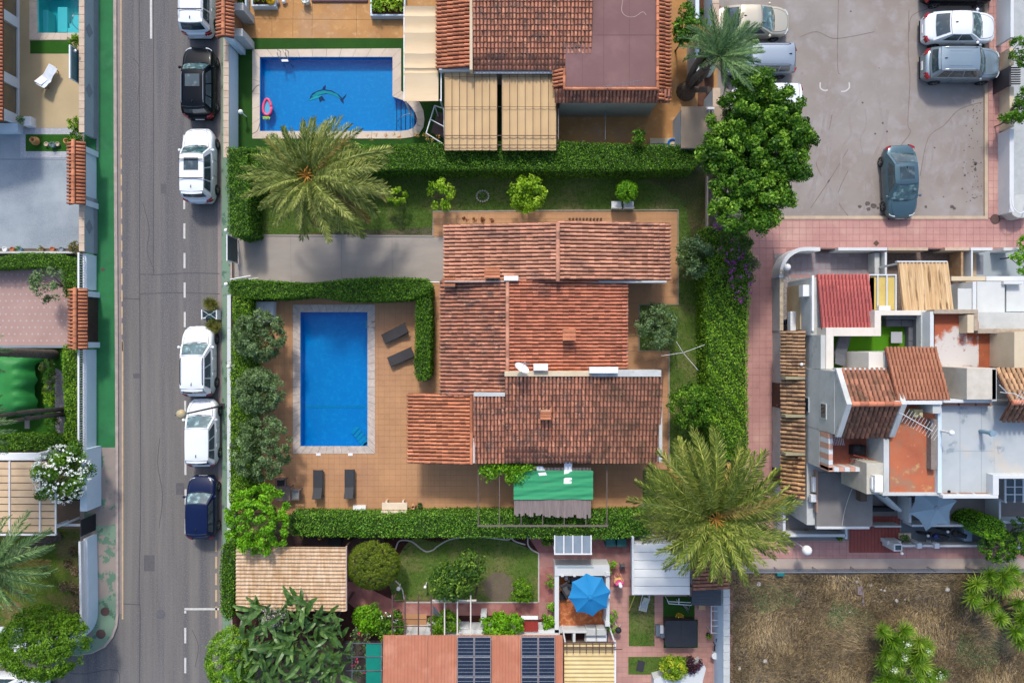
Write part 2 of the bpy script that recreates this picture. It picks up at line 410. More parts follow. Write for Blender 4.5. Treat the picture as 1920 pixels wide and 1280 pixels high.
metald = M('dark_steel', '#4a4548', None, rough=.5, metal=.3)
brownst = M('brown_painted_steel', '#5e4640', None, rough=.6)
blackp = M('black_rubber', '#26272b', None, rough=.7)
wicker = M('dark_wicker', '#4b4747', '#3b3839', 40, .8, .5, 60)
wood = M('weathered_wood', '#a3795a', '#835e45', 6, .8, .2, 30)
bark = M('grey_brown_bark', '#7b6a5a', '#54473c', 9, .95, 1, 18)
palmbark = M('palm_trunk_bark', '#75695f', '#4a4038', 11, .95, 1, 14)
clay = M('glazed_clay', '#c99560', '#b57f4c', 4, .6)
clayr = M('terracotta_pot', '#b8714c', '#a3603f', 4, .8)
greynet = M('plain_grey_plastic', '#8f9698', None, rough=.6)
whiteplas = M('white_plastic', '#e9eaea', None, rough=.5)
glassd = M('dark_window_glass', '#2a3a40', '#3b5058', 2, .06, spec=.8)
glob = M('frosted_white_globe', '#f1f0ec', None, rough=.35)
rust = M('cast_iron_cover', '#6b5450', '#57443f', 30, .85, .8, 60)
L_hedge = leafmat('hedge_leaves', '#2a480a', '#456e12', '#6a9626')
L_hedge2 = leafmat('bright_hedge_leaves', '#34580a', '#5e8816', '#8cae30', '#adbf40')
L_hedge3 = leafmat('bushy_hedge_leaves', '#25430b', '#4b7a17', '#7ca838', '#c9a58c')
L_olive = leafmat('olive_leaves', '#2c3d20', '#587042', '#8ea674', '#b4c39c', k=1.4)
L_fic = leafmat('broadleaf_tree_leaves', '#1b3608', '#3b620f', '#83a636', k=1.55)
L_lime = leafmat('lime_green_leaves', '#3c660c', '#629614', '#8abc28')
L_lemon = leafmat('lemon_tree_leaves', '#48700f', '#7ea21c', '#b5cc45', '#d5d95e')
L_palm = leafmat('palm_leaflets', '#34441a', '#667232', '#a9ab66', ot=.6, tr=.2, k=1.5)
L_palmg = leafmat('green_palm_leaflets', '#30482a', '#557548', '#93a76c', ot=.6, tr=.15)
L_palmy = leafmat('yellow_green_palm_leaflets', '#34491a', '#6a7a2e', '#b0b05c', ot=.6, tr=.2, k=1.2)
L_palmd = leafmat('dry_palm_leaflets', '#6b5a30', '#8f7a42', '#b39b5e', ot=.5, tr=.1)
L_ban = leafmat('paddle_leaves', '#243c14', '#41602a', '#76914e', '#b8b48a', ot=.7, tr=.15, rough=.35, k=1.05)
L_yuc = leafmat('yucca_leaves', '#33560f', '#658f1a', '#a6b548', ot=.7, k=1.08)
L_bou = leafmat('bougainvillea_bracts', '#6a2868', '#94408e', '#b264aa', k=.95)
L_boul = leafmat('bougainvillea_foliage', '#344a18', '#4f6a26', '#7c6a68')
L_white = leafmat('white_blossoms', '#cfd3c8', '#e8eae2', '#ffffff')
L_pink = leafmat('pink_blossoms', '#9c2a52', '#c13c68', '#d8648a')
L_ball = leafmat('clipped_ball_leaves', '#33470a', '#55680f', '#7d8526')
L_ballg = leafmat('dense_round_leaves', '#33500a', '#557c10', '#7ea324')
L_grass = leafmat('grass_blades', '#33500f', '#506e20', '#7a9040', '#a09a5c', tr=.2, k=1.15)
L_dry = leafmat('dry_grass_blades', '#3a3128', '#7d6c50', '#b49d74', '#dcc79c', tr=.05, k=1.15)
core = M('hedge_twigs', '#36511a', '#2b4012', 8, .95, 1, 14)
# ------------------------------------------------------------ roofs and paving
TILEMESH = {}
def tile_arc(pitch, row):
    r0 = pitch*.365; r1 = pitch*.32; ln = row*1.15; v = []; n = 5
    for k, (r, y, dz) in enumerate(((r0, 0, .06), (r1, ln, .005))):
        for i in range(n):
            a = math.pi*i/(n-1); v.append((-r*math.cos(a), y, dz + r*math.sin(a)*.9))
    f = [(i, i+1, n+i+1, n+i) for i in range(n-1)] + [tuple(range(n-1, -1, -1))]
    return v, f
def tilemesh(pitch, row, mat):
    key = (pitch, row, mat.name)
    if key not in TILEMESH:
        v, f = tile_arc(pitch, row); me = bpy.data.meshes.new('roof_tile'); me.from_pydata(v, [], f); me.materials.append(mat)
        me.polygons.foreach_set('use_smooth', [True]*(len(f)-1)+[False]); TILEMESH[key] = me
    return TILEMESH[key]
class Roofer:
    """collects the tiles of one building: the first ones as objects, the rest as one stuff part"""
    def __init__(s, parent, budget=300): s.p = parent; s.b = budget; s.mb = MB(); s.mats = []
    def slope(s, O, U, V, mat, pitch=.2, row=.32, base=gap, ind=0, jit=.012, slabt=.1, name='roof_slope', holes=()):
        O = Vector(O); U = Vector(U); V = Vector(V); lu = U.length; lv = V.length; u = U.normalized(); v = V.normalized(); n = u.cross(v).normalized()
        if n.z < 0: n = -n
        b = MB(); q = [O, O+U, O+U+V, O+V]
        vs = q + [p - Vector((0,0,slabt)) for p in q]
        b.add(vs, [(0,1,2,3),(7,6,5,4),(0,4,5,1),(1,5,6,2),(2,6,7,3),(3,7,4,0)], .5)
        o = recalc(b.build(name, base, s.p))
        nc = max(1, round(lu/pitch)); nr = max(1, round(lv/row)); pu = lu/nc; pr = lv/nr
        me = tilemesh(pitch, row, mat)
        if mat not in s.mats: s.mats.append(mat)
        mi = s.mats.index(mat); tv, tf = tile_arc(pitch, row); off = wloc(s.p)
        for j in range(nr):
            for i in range(nc):
                pos = O + u*(pu*(i+.5) + random.uniform(-jit, jit)) + v*(pr*j - .03 + random.uniform(-jit, jit)) 
                fx, fy = i/nc, j/nr
                if any(a <= fx <= c and b_ <= fy <= d for a, b_, c, d in holes): continue
                tw = random.uniform(-.03, .03); uu = (u + v*tw).normalized(); vv = (v - u*tw).normalized()
                # keep local frame right-handed: x = across, y = up slope
                xx = vv.cross(n)
                if ind > 0 and s.b > 0:
                    t = bpy.data.objects.new('roof_tile', me); COL.objects.link(t); t.parent = s.p
                    mt = Matrix((xx, vv, n)).transposed().to_4x4(); mt.translation = pos - off; t.matrix_local = mt
                    ind -= 1; s.b -= 1
                else:
                    rn = random.random(); k = len(s.mb.v)
                    s.mb.v += [tuple(pos + xx*a + vv*b2 + n*c) for a, b2, c in tv]
                    for f in tf: s.mb.f.append([k+q_ for q_ in f]); s.mb.r.append(rn); s.mb.m.append(mi)
        return o
    def ridge(s, A, B, mat, r=.13, ln=.42, name='ridge_tile'):
        A = Vector(A); B = Vector(B); d = B - A; n = max(1, round(d.length/ln)); x = d.normalized()
        up = Vector((0,0,1)); y = up.cross(x).normalized(); z = x.cross(y)
        key = ('ridge', r, round(d.length/n, 3), mat.name)
        if key not in TILEMESH:
            L = d.length/n; v = []; m = 6
            for (rr, xx, dz) in ((r, 0, .02), (r*.88, L*1.1, 0)):
                for i in range(m): a = math.pi*i/(m-1); v.append((xx, -rr*math.cos(a), dz+rr*math.sin(a)))
            f = [(i, m+i, m+i+1, i+1) for i in range(m-1)] + [tuple(range(m))]
            me = bpy.data.meshes.new(name); me.from_pydata(v, [], f); me.materials.append(mat); TILEMESH[key] = me
        off = wloc(s.p)
        for i in range(n):
            t = bpy.data.objects.new(name, TILEMESH[key]); COL.objects.link(t); t.parent = s.p
            mt = Matrix((x, y, z)).transposed().to_4x4(); mt.translation = A + d*(i/n) - off + Vector((0,0,random.uniform(0,.012))); t.matrix_local = mt
    def done(s, name='roof_tiles'):
        if s.mb.f:
            o = s.mb.build(name, s.mats, s.p); stuff(o); return o
def sinroof(parent, name, O, U, V, pitch, amp, mat, rows=0, rstep=.03, sub=6, thick=.03):
    """profiled sheet: waves across U, optional tile-like steps along V"""
    O = Vector(O); U = Vector(U); V = Vector(V); n = U.cross(V).normalized()
    if n.z < 0: n = -n
    nc = max(1, round(U.length/pitch)); P = []
    rows_ = max(1, rows); ys = []
    for j in range(rows_):
        ys += [(j/rows_, rstep if rows else 0), ((j+1)/rows_ - 1e-4, 0)]
    for t, h in ys:
        r = []
        for i in range(nc*sub+1):
            s_ = i/(nc*sub); ph = 2*math.pi*i/sub
            r.append(O + U*s_ + V*t + n*(amp*(.5+.5*math.cos(ph))**.8 + h))
        P.append(r)
    b = MB(); b.grid(P, .5)
    for f in range(len(b.r)): b.r[f] = random.random()
    q = [O, O+U, O+U+V, O+V]; q2 = [p - n*thick for p in q]
    b.add([tuple(p - n*.004) for p in q] + q2, [(0,1,2,3),(7,6,5,4),(0,4,5,1),(1,5,6,2),(2,6,7,3),(3,7,4,0)], .5)
    return b.build(name, mat, parent)
def pave(ground, rects, pitch, z, mat, ind=300, gapw=.016, name='paving_tile', px=True, th=.02, pitchy=None, bond=False):
    """tiles laid over the structure 'ground': first ones as its children, the rest one stuff child"""
    py_ = pitchy or pitch; rest = MB(); me = None; off = wloc(ground); full = []
    for rc in rects:
        if px: a = G(rc[0], rc[1], z); c = G(rc[2], rc[3], z); X0, Y1, X1, Y0 = a[0], a[1], c[0], c[1]
        else: X0, Y0, X1, Y1 = rc
        j0 = math.floor(Y0/py_)
        for j in range(j0, math.ceil(Y1/py_)+1):
            sh = pitch/2 if (bond and j % 2) else 0
            for i in range(math.floor(X0/pitch)-1, math.ceil(X1/pitch)+1):
                x0 = max(X0, i*pitch+sh)+gapw/2; x1 = min(X1, (i+1)*pitch+sh)-gapw/2; y0 = max(Y0, j*py_)+gapw/2; y1 = min(Y1, (j+1)*py_)-gapw/2
                if x1-x0 < .04 or y1-y0 < .04: continue
                full.append((x0, x1, y0, y1))
    isf = lambda q: abs(q[1]-q[0]-(pitch-gapw)) < 1e-4 and abs(q[3]-q[2]-(py_-gapw)) < 1e-4
    w = pitch-gapw; h = py_-gapw
    b = MB(); b.box(-w/2, w/2, -h/2, h/2, 0, th); b.f = [f for k, f in enumerate(b.f) if k != 0]; b.r = [.0]*len(b.f)
    me = bpy.data.meshes.new(name); me.from_pydata(b.v, [], b.f); me.materials.append(mat)
    for q in full:
        if ind > 0 and isf(q):
            t = bpy.data.objects.new(name, me); COL.objects.link(t); t.parent = ground
            t.location = Vector(((q[0]+q[1])/2, (q[2]+q[3])/2, z + random.uniform(-.002, .002))) - off; ind -= 1
        else:
            rn = random.random(); dz = random.uniform(-.002, .002)
            rest.box(q[0], q[1], q[2], q[3], z+dz, z+th+dz, rn)
            k = len(rest.f)-6; del rest.f[k]; del rest.r[k]; del rest.m[k]
    if rest.f: stuff(rest.build(name+'s', mat, ground))
# ------------------------------------------------------------ vegetation
def sph(n):
    a = rng.normal(size=(n,3)); return norm(a)
def crown_pts(c, r, K, per, cr, low=-.25, shell=.82):
    """K leaf clumps on an ellipsoid; returns points, normals, rnd"""
    d = sph(K*3); d = d[d[:,2] > low][:K]; K = len(d)
    lump = rng.uniform(shell, 1.06, (K,1)); C = np.array(c) + d*np.array(r)*lump
    tone = rng.random(K); idx = np.repeat(np.arange(K), per)
    o = sph(len(idx)) * (rng.random((len(idx),1))**.5) * cr; o[:,2] *= .7
    P = C[idx] + o; N = norm(o) + d[idx]*.8 + np.array([0,0,.5]); rn = np.clip(.55*tone[idx] + .45*rng.random(len(idx)), 0, 1)
    return P, N, rn
def tree(name, label, cat, px, py, z, rpx, mat, zb=None, rz=None, n=5000, leaf=.14, K=None, cr=None, group=None, low=-.25, blobs=None, inner=True, trunk=.12, aspect=.5, jit=.5, shell=.82, tz=0.0):
    """crown centred at pixel (px,py) seen at height z; rpx = (rx,ry) pixels"""
    k = (1 - z/HC)/PPM; rx, ry = (rpx, rpx) if not isinstance(rpx, tuple) else rpx
    bl = blobs or [(px, py, rx, ry)]
    c0 = G(px, py, z); rt = root(name, label, cat, (c0[0], c0[1], tz), group)
    PP = []; NN = []; RR = []; A = sum(b[2]*b[3] for b in bl)
    tb = MB(); top = z
    for b in bl:
        c = list(G(b[0], b[1], z)); r = (b[2]*k, b[3]*k, (rz or min(b[2], b[3])*k*.8)); m = int(n*b[2]*b[3]/A)
        crr = cr or .22*min(r[0], r[1]) + .08; KK = K or max(12, int(r[0]*r[1]*14/(crr*4)))
        P, N, rn = crown_pts(c, r, KK, max(4, m//KK), crr, low, shell); PP.append(P); NN.append(N); RR.append(rn)
        if inner:
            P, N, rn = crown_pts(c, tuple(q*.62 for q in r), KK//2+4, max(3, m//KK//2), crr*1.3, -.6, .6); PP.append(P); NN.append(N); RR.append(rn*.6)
        for q in range(5):
            a = random.uniform(0, 6.28); e = (c[0]+r[0]*.7*math.cos(a), c[1]+r[1]*.7*math.sin(a), c[2]+r[2]*random.uniform(-.1, .5))
            s0 = (c0[0], c0[1], tz+(z-tz)*.45); mid = tuple((s0[i]+e[i])/2 + random.uniform(-.1,.1) for i in range(3))
            tb.tube([s0, mid, e], trunk*.6, 5, .5, r2=trunk*.15)
    h0 = max(tz+.1, z)
    tb.tube([(c0[0], c0[1], tz-.02), (c0[0]+.03, c0[1]-.03, tz+(h0-tz)*.3), (c0[0], c0[1], tz+(h0-tz)*.6), (c0[0]+.02, c0[1], h0)], trunk, 8, .5, r2=trunk*.5)
    tb.build('trunk', bark, rt)
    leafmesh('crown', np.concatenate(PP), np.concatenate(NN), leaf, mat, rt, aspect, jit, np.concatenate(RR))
    return rt
def flowers(rt, px, py, z, rpx, n, size, mat, rz, name='blossoms', low=0):
    k = (1-z/HC)/PPM; r = (rpx[0]*k, rpx[1]*k, rz); d = sph(n*4); d = d[d[:,2] > low][:n]; P = np.array(G(px, py, z)) + d*np.array(r)*1.04
    P = np.repeat(P, 5, 0) + rng.normal(size=(len(P)*5, 3))*size*.45
    return leafmesh(name, P, np.repeat(d, 5, 0), size, mat, rt, .9, .5)
def hedge(label, poly, h, mat, dens=360, leaf=.10, group=None, px=True, bump=.05, z0=0.0, name='hedge', flat=False, inset=.06):
    """clipped hedge whose TOP outline is the pixel polygon seen at height h"""
    P = polyp(poly, h) if px else poly
    cx = sum(p[0] for p in P)/len(P); cy = sum(p[1] for p in P)/len(P)
    rt = root(name, label, 'hedge', (cx, cy, z0), group)
    n = len(P); a = sum(P[i][0]*P[(i+1)%n][1]-P[(i+1)%n][0]*P[i][1] for i in range(n))
    if a < 0: P = P[::-1]
    ins = []
    for i in range(n):
        p = Vector(P[i]); d1 = (p-Vector(P[i-1])).normalized(); d2 = (Vector(P[(i+1)%n])-p).normalized()
        nn = (Vector((-d1.y, d1.x))+Vector((-d2.y, d2.x))); nn = nn.normalized() if nn.length > .1 else Vector((-d1.y, d1.x)); ins.append(tuple(p+nn*inset))
    b = MB(); b.prism(ins, z0, h-.09-bump*1.4); b.build('woody_core', core, rt)
    xy = sample_poly(P, int(parea(P)*dens)); hc = sample_poly(P, max(2, int(parea(P)*1.1))); hr = rng.uniform(.07, .17, len(hc))
    if len(xy) < 9000: xy = xy[~(np.linalg.norm(xy[:,None]-hc[None], axis=2) < hr).any(1) | (rng.random(len(xy)) < .25)]
    m = len(xy)
    zz = h - .03 + bump*(np.sin(xy[:,0]*2.3+1)*np.cos(xy[:,1]*2.9) + .6*np.sin(xy[:,0]*7.1+xy[:,1]*5.3)) + rng.normal(size=m)*.025
    PT = [np.column_stack([xy, zz])]; NT = [np.tile([0,0,1.], (m,1))]
    for i in range(n):
        p = np.array(P[i]); q = np.array(P[(i+1)%n]); L = np.linalg.norm(q-p); k = int(L*(h-z0)*dens*.55)
        if k < 1: continue
        t = rng.random((k,1)); z = rng.uniform(z0+.02, h-.02, k); out = np.array([(q-p)[1], -(q-p)[0]])/max(L,1e-6)
        xy = p + (q-p)*t + out*rng.normal(size=(k,1))*.035
        PT.append(np.column_stack([xy, z])); NT.append(np.tile([out[0], out[1], .25], (k,1)))
    leafmesh('foliage', np.concatenate(PT), np.concatenate(NT), leaf, mat, rt, .6, .5)
    return rt
def bed(label, poly, h, mat, n, leaf, cat='plants', name='plants', z0=0.0, group=None, px=True, aspect=.5, lumps=9, jit=.7):
    """loose planting: leaf clumps over a pixel polygon"""
    P = polyp(poly, h*.6) if px else poly; c = sample_poly(P, lumps); idx = rng.integers(0, lumps, n); w = math.sqrt(parea(P)/lumps)*.45
    o = sph(n)*(rng.random((n,1))**.4); o[:,2] = np.abs(o[:,2])
    hh = rng.uniform(.5, 1, lumps)*h
    pt = np.column_stack([c[idx]+o[:,:2]*w, z0 + o[:,2]*hh[idx]]); tone = rng.random(lumps)
    ob = leafmesh(name, pt, o+np.array([0,0,.4]), leaf, mat, None, aspect, jit, .5*tone[idx]+.5*rng.random(n), origin=(P[0][0], P[0][1], z0))
    return tag(ob, label, cat, group)
def frondmesh(name, mat, droop, np_=44, ll=.135, vee=.75, w=.014):
    V = []; F = []; x = 0; z = 0; th = 0; seg = 20; pts = [(0,0)]
    for i in range(seg):
        th = -droop*((i+1)/seg)**1.3; x += math.cos(th)/seg; z += math.sin(th)/seg; pts.append((x, z))
    def at(t): f = t*seg; i = min(int(f), seg-1); q = f-i; return pts[i][0]*(1-q)+pts[i+1][0]*q, pts[i][1]*(1-q)+pts[i+1][1]*q, -droop*t**1.3
    for i in range(seg):
        a = pts[i]; b = pts[i+1]; r0 = .012*(1-i/seg)+.002; r1 = .012*(1-(i+1)/seg)+.002; k = len(V)
        V += [(a[0],-r0,a[1]),(a[0],r0,a[1]),(b[0],r1,b[1]),(b[0],-r1,b[1])]; F.append((k,k+1,k+2,k+3))
    for i in range(np_):
        t = .1 + .9*(i/np_)**.95; X, Z, th = at(t); L = ll*(math.sin(math.pi*min(1, (t*.92+.05)))**.5)*random.uniform(.85, 1.1); L = max(L, .05)
        for s in (-1, 1):
            fw = R(48 + random.uniform(-9, 9) - 22*t); up = vee*random.uniform(.4, 1.2)
            d = Vector((math.sin(math.pi/2-fw), s*math.sin(fw), 0)); d = Vector((d.x*math.cos(th) - 0, d.y, d.x*math.sin(th)+up*math.sin(fw))).normalized()
            p = Vector((X, 0, Z)); q = p + d*L; q.z -= L*.12; m = p + d*L*.5; e = Vector((1,0,0))*w; k = len(V)
            V += [p-e*.5, m-e, q, m+e]; F.append((k,k+1,k+2,k+3))
    me = bpy.data.meshes.new(name); me.from_pydata([tuple(v) for v in V], [], F); me.materials.append(mat)
    at_ = me.attributes.new('rnd', 'FLOAT', 'FACE'); at_.data.foreach_set('value', [random.random() for _ in F]); return me
FR = {}
def fronds(kind):
    if kind not in FR:
        m = {'yellow': L_palmy, 'olive': L_palm, 'green': L_palmg, 'dry': L_palmd}[kind]
        FR[kind] = [frondmesh('frond', m, d) for d in (.55, .8, 1.05, 1.3)]
    return FR[kind]
def palm(label, px, py, z, rad, n=85, kind='olive', dry=.12, trunk=None, tr=.3, orange=True, group=None, emax=75, base=None, azr=None, cat='palm tree', keep=None):
    c = G(px, py, z); b = base or (c[0], c[1], 0)
    rt = root('palm_tree', label, cat, b, group)
    tb = MB(); pts = trunk or [b, (b[0]*.6+c[0]*.4, b[1]*.6+c[1]*.4, z*.4), (c[0], c[1], z-.1)]
    tb.tube(bez(pts, 5), tr*1.15, 10, .5, r2=tr*.85)
    for k in range(26):     # old frond bases ring the trunk
        t = k/26; a = k*2.4; q = Vector(pts[0]).lerp(Vector(pts[-1]), t) if len(pts) < 4 else Vector(bez(pts,5)[int(t*(len(bez(pts,5))-1))]); 
        tb.tube([q+Vector((math.cos(a),math.sin(a),0))*tr*.8, q+Vector((math.cos(a),math.sin(a),.6))*tr*1.2], .05, 4, .5, r2=.02)
    tb.build('trunk', palmbark, rt)
    if orange:
        ob = MB()
        for k in range(12):
            a = k*2.4+.4; l = random.uniform(.35, .8); ob.tube([(c[0],c[1],z+.4), (c[0]+math.cos(a)*l*.5, c[1]+math.sin(a)*l*.5, z+.75), (c[0]+math.cos(a)*l, c[1]+math.sin(a)*l, z+.6)], .035, 4, .5, r2=.02)
        ob.build('fruit_stalks', MATS['orange_clay_tile'] if False else M('orange_fruit_stalk', '#c99a4a', '#b5853a', 4), rt)
    off = wloc(rt)
    for i in range(n):
        f = (i+.5)/n; el = -12 + emax*f**1.15 + random.uniform(-5, 5); az = i*2.39996 + random.uniform(-.15, .15)
        sc = rad*random.uniform(.86, 1.06)*(1.02 - .3*max(0, f-.6))
        if keep and not keep(az % 6.28318, el): continue
        kd = 'dry' if (f < dry or random.random() < dry*.25) else kind
        m = fronds(kd); me = m[min(3, max(0, int(3.2*(1-f)+random.uniform(-.5,1))))]
        o = bpy.data.objects.new('frond', me); COL.objects.link(o); o.parent = rt
        if azr: sc *= azr(az)
        o.location = Vector((c[0]+math.cos(az)*tr*.5, c[1]+math.sin(az)*tr*.5, z+.25*f)) - off
        o.rotation_euler = (random.uniform(-.35, .35), -R(el), az); o.scale = (sc, sc*1.05, sc)
    return rt
def bladeleaf(name, mat, L=1.0, w=.26, petiole=.35, droop=.7, seg=7, tear=True):
    b = MB(); P = []
    for i in range(seg+1):
        t = i/seg; th = -droop*t*t; x = petiole + t*L*(1-.12*droop*t); z = -droop*.45*t*t*L + .02
        ww = w*.5*math.sin(math.pi*min(.97, .06+t*.92))**.6
        j = random.uniform(-.02, .02)
        P.append([(x-ww*.25, -ww+j, z+ww*.45), (x, 0, z), (x-ww*.25, ww+j, z+ww*.45)])
    b.grid(P, .5); b.r = [random.uniform(.2,.8) for _ in b.f]
    b.tube([(0,0,-.25), (petiole*.6,0,0), (petiole,0,.02)], .018, 4, .9)
    b.add([(petiole,-.008,.03),(petiole,.008,.03),(petiole+L*.9,.004,P[-1][1][2]+.02),(petiole+L*.9,-.004,P[-1][1][2]+.02)], [(0,1,2,3)], 1.0)
    me = bpy.data.meshes.new(name); me.from_pydata([tuple(v) for v in b.v], [], b.f); me.materials.append(mat)
    a = me.attributes.new('rnd', 'FLOAT', 'FACE'); a.data.foreach_set('value', b.r); return me
def spikes(name, mat, n=34, L=.55, w=.045, flower=False):
    V = []; F = []; Rn = []
    for i in range(n):
        az = i*2.39996; f = i/n; el = R(-5+80*f); l = L*(1-.25*f)*random.uniform(.85,1.1)
        d = Vector((math.cos(az)*math.cos(el), math.sin(az)*math.cos(el), math.sin(el))); s = Vector((-math.sin(az), math.cos(az), 0))*w/2
        m = d*l*.55 + Vector((0,0,.03)); e = d*l; k = len(V); V += [s*.8, m+s, e, m-s, -s*.8]; F.append((k,k+1,k+2,k+3,k+4)); Rn.append(random.random())
    me = bpy.data.meshes.new(name); me.from_pydata([tuple(v) for v in V], [], F); me.materials.append(mat)
    a = me.attributes.new('rnd', 'FLOAT', 'FACE'); a.data.foreach_set('value', Rn); return me
def blades(name, poly, n, L, w, mat, z=.005, flat=.6, holes=(), clump=None, px=True, up=.5, parent=None):
    P = polyp(poly) if px else poly
    xy = sample_poly(P, n)
    for h in holes: xy = xy[~in_poly(xy, polyp(h))]
    if clump:
        c = sample_poly(P, clump); i = rng.integers(0, clump, len(xy)); m = rng.random(len(xy)) < .7; xy[m] = c[i[m]] + rng.normal(size=(m.sum(),2))*.3
        xy = xy[in_poly(xy, P)]
    n = len(xy); az = rng.uniform(0, 6.28, n)
    if clump: az = az*.35 + 2.2*np.sin(xy[:,0]*.7)*np.cos(xy[:,1]*.9) + 1.2
    l = L*rng.uniform(.5, 1.2, n); el = rng.uniform(.15, up, n)*math.pi/2
    d = np.column_stack([np.cos(az)*np.cos(el), np.sin(az)*np.cos(el), np.sin(el)]); s = np.column_stack([-np.sin(az), np.cos(az), np.zeros(n)])*w/2
    b0 = np.column_stack([xy, np.full(n, z)]); V = np.stack([b0-s, b0+s, b0+d*l[:,None]], 1).reshape(-1,3); F = np.arange(3*n).reshape(n,3)
    nz = .5+.5*np.sin(xy[:,0]*1.3+np.cos(xy[:,1]*1.1)*2)*np.cos(xy[:,1]*.8+1)
    o = npmesh(name, V, F, np.clip(.8*rng.random(n)+.2*nz, 0, 1), mat, parent); return stuff(o)
# ------------------------------------------------------------ cars
def paint(name, c, metal=.0, rough=.32, coat=.6, spec=.4):
    return M(name, c, None, rough=rough, metal=metal, coat=coat, spec=spec)
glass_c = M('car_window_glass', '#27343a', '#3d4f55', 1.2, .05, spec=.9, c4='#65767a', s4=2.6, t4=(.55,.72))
glass_w = M('car_windscreen_glass', '#4d6f73', '#2b3c41', 2.2, .05, spec=.9, c4='#93b3b2', s4=3.2, t4=(.52,.68))  # teal and pale patches paint reflections and cabin interior into opaque glass
lampg = M('headlamp_glass', '#c9d2d6', None, rough=.1, spec=.8)
lampr = M('tail_lamp_red', '#a01c22', None, rough=.2, spec=.6)
KIND = {'hatch': (.27,.09,-.39,-.475), 'suv': (.25,.11,-.40,-.465), 'sedan': (.275,.07,-.22,-.41), 'van': (.31,.17,-.42,-.478), 'small': (.26,.10,-.38,-.465)}
def car(name, label, px, py, hd, L, W, H, pm, kind, group, cat='car', rails=None, sunroof=False, bars=False, belt=None, antenna=True, rz0=0.0, ribs=False, spoiler=True):
    c = G(px, py, .7); rt = root(name, label, cat, (c[0], c[1], 0), group, R(hd))
    xc, xrf, xrr, xt = [f*L for f in KIND[kind]]; w = W/2; zb = belt or H*.62
    def zt(x):
        f = x/L
        if f > .1:
            t = min(1, (f-.1)/.4); return zb+.03 - .34*zb*t**2.6 - .02*t
        if f < -.3:
            t = (-.3-f)/.2; return zb + .02 - (.16 if kind != 'sedan' else .1)*zb*t**2.5
        return zb + .02
    def wf(x):
        f = abs(x/L); 
        if f < .3: return 1 - .02*(f/.3)**2
        t = (f-.3)/.2; return .98 - (.34 if x > 0 else .24)*t**2.6
    def sec(x, inset=0.0, dz=0.0):
        ww = w*wf(x); z = zt(x)+dz; z0 = .24
        lo = z0 + .12*max(0, (abs(x/L)-.44)/.06)
        h = [(.95,lo),(.995,lo+.18),(1.0,(lo+z)*.52),(.985,z-.13),(.95,z-.035),(.87,z+.0),(.66,z+.02),(.34,z+.03)]
        a = [(-q*ww, zz) for q, zz in h] + [(0, z+.033)] + [(q*ww, zz) for q, zz in h[::-1]]
        return a
    xs = [-.5,-.497,-.485,-.46,-.42,-.36,-.28,-.15,0,.12,.2,.27,.33,.38,.42,.455,.48,.494,.5]
    b = MB(); P = []
    for i, f in enumerate(xs):
        s = sec(f*L); sh = {0:.82, 1:.93, len(xs)-1:.78, len(xs)-2:.9}.get(i, 1)
        zm = .5; P.append([(f*L, y*(.96 if sh < 1 else 1), zm+(z-zm)*sh) for y, z in s])
    b.grid(P, .5); n = len(P[0])
    b.add(P[0], [tuple(range(n))], .5); b.add(P[-1], [tuple(range(n-1,-1,-1))], .5)
    body = recalc(b.build('body', pm, rt, world=False)); autosmooth(body, 50)
    # greenhouse
    wb = w*.93; wr = w*.74; zr = H; zb2 = zb+.01; bow = .13*L/4.2
    def front(v, t): return ((xc - bow*v*v)*(1-t) + (xrf - bow*.45*v*v)*t, v*(wb*(1-t)+wr*t), zb2*(1-t)+(zr-.05)*t + .02*math.sin(math.pi*t))
    def back(v, t): return ((xt + bow*.55*v*v)*(1-t) + (xrr + bow*.35*v*v)*t, v*(wb*(1-t)+wr*t)*1.0, zb2*(1-t)+(zr-.05)*t + .03*math.sin(math.pi*t))
    def side(s, u, t):
        x0 = (xt+bow*.55)*(1-t)+(xrr+bow*.35)*t; x1 = (xc-bow)*(1-t)+(xrf-bow*.45)*t
        x = x0+(x1-x0)*u; return (x, s*(wb*(1-t)+wr*t)*(1+.025*math.sin(math.pi*u)), zb2*(1-t)+(zr-.05)*t+.0)
    g = MB(); T = [0,.25,.5,.75,1]; Vv = [i/4-1 for i in range(9)]
    g.grid([[front(v,t) for v in Vv] for t in T]); g.grid([[back(v,t) for v in Vv] for t in T])
    for s in (-1,1): g.grid([[side(s,u/8,t) for u in range(9)] for t in T])
    cab = recalc(g.build('pillars', pm, rt, world=False)); autosmooth(cab, 50)
    rf = MB(); Q = []
    for i in range(11):
        u = i/10; xm0 = [back(v,1)[0] for v in Vv]; xm1 = [front(v,1)[0] for v in Vv]; row = []
        for k, v in enumerate(Vv):
            x = xm0[k]+(xm1[k]-xm0[k])*u; y = v*wr*(1+.025*math.sin(math.pi*u)); z = zr-.05+.05*(1-abs(v)**4)*(1-abs(2*u-1)**6)+.012*(1-v*v); row.append((x,y,z))
        Q.append(row)
    rf.grid(Q); ro = rf.build('roof', pm, rt, world=False, smooth=True)
    def pane(nm, fn, us, ts, mat, push):
        m = MB(); m.grid([[tuple(Vector(fn(u,t))+Vector(push)) for u in us] for t in ts]); return m.build(nm, mat, rt, world=False, smooth=True)
    vs = [-.88+.22*i for i in range(9)]; ts = [.06,.28,.5,.72,.93]
    pane('windscreen', front, vs, ts, glass_w, (.008,0,.012)); pane('rear_window', back, [x*.93 for x in vs], [.18,.4,.6,.8,.92], glass_c, (-.01,0,.012))
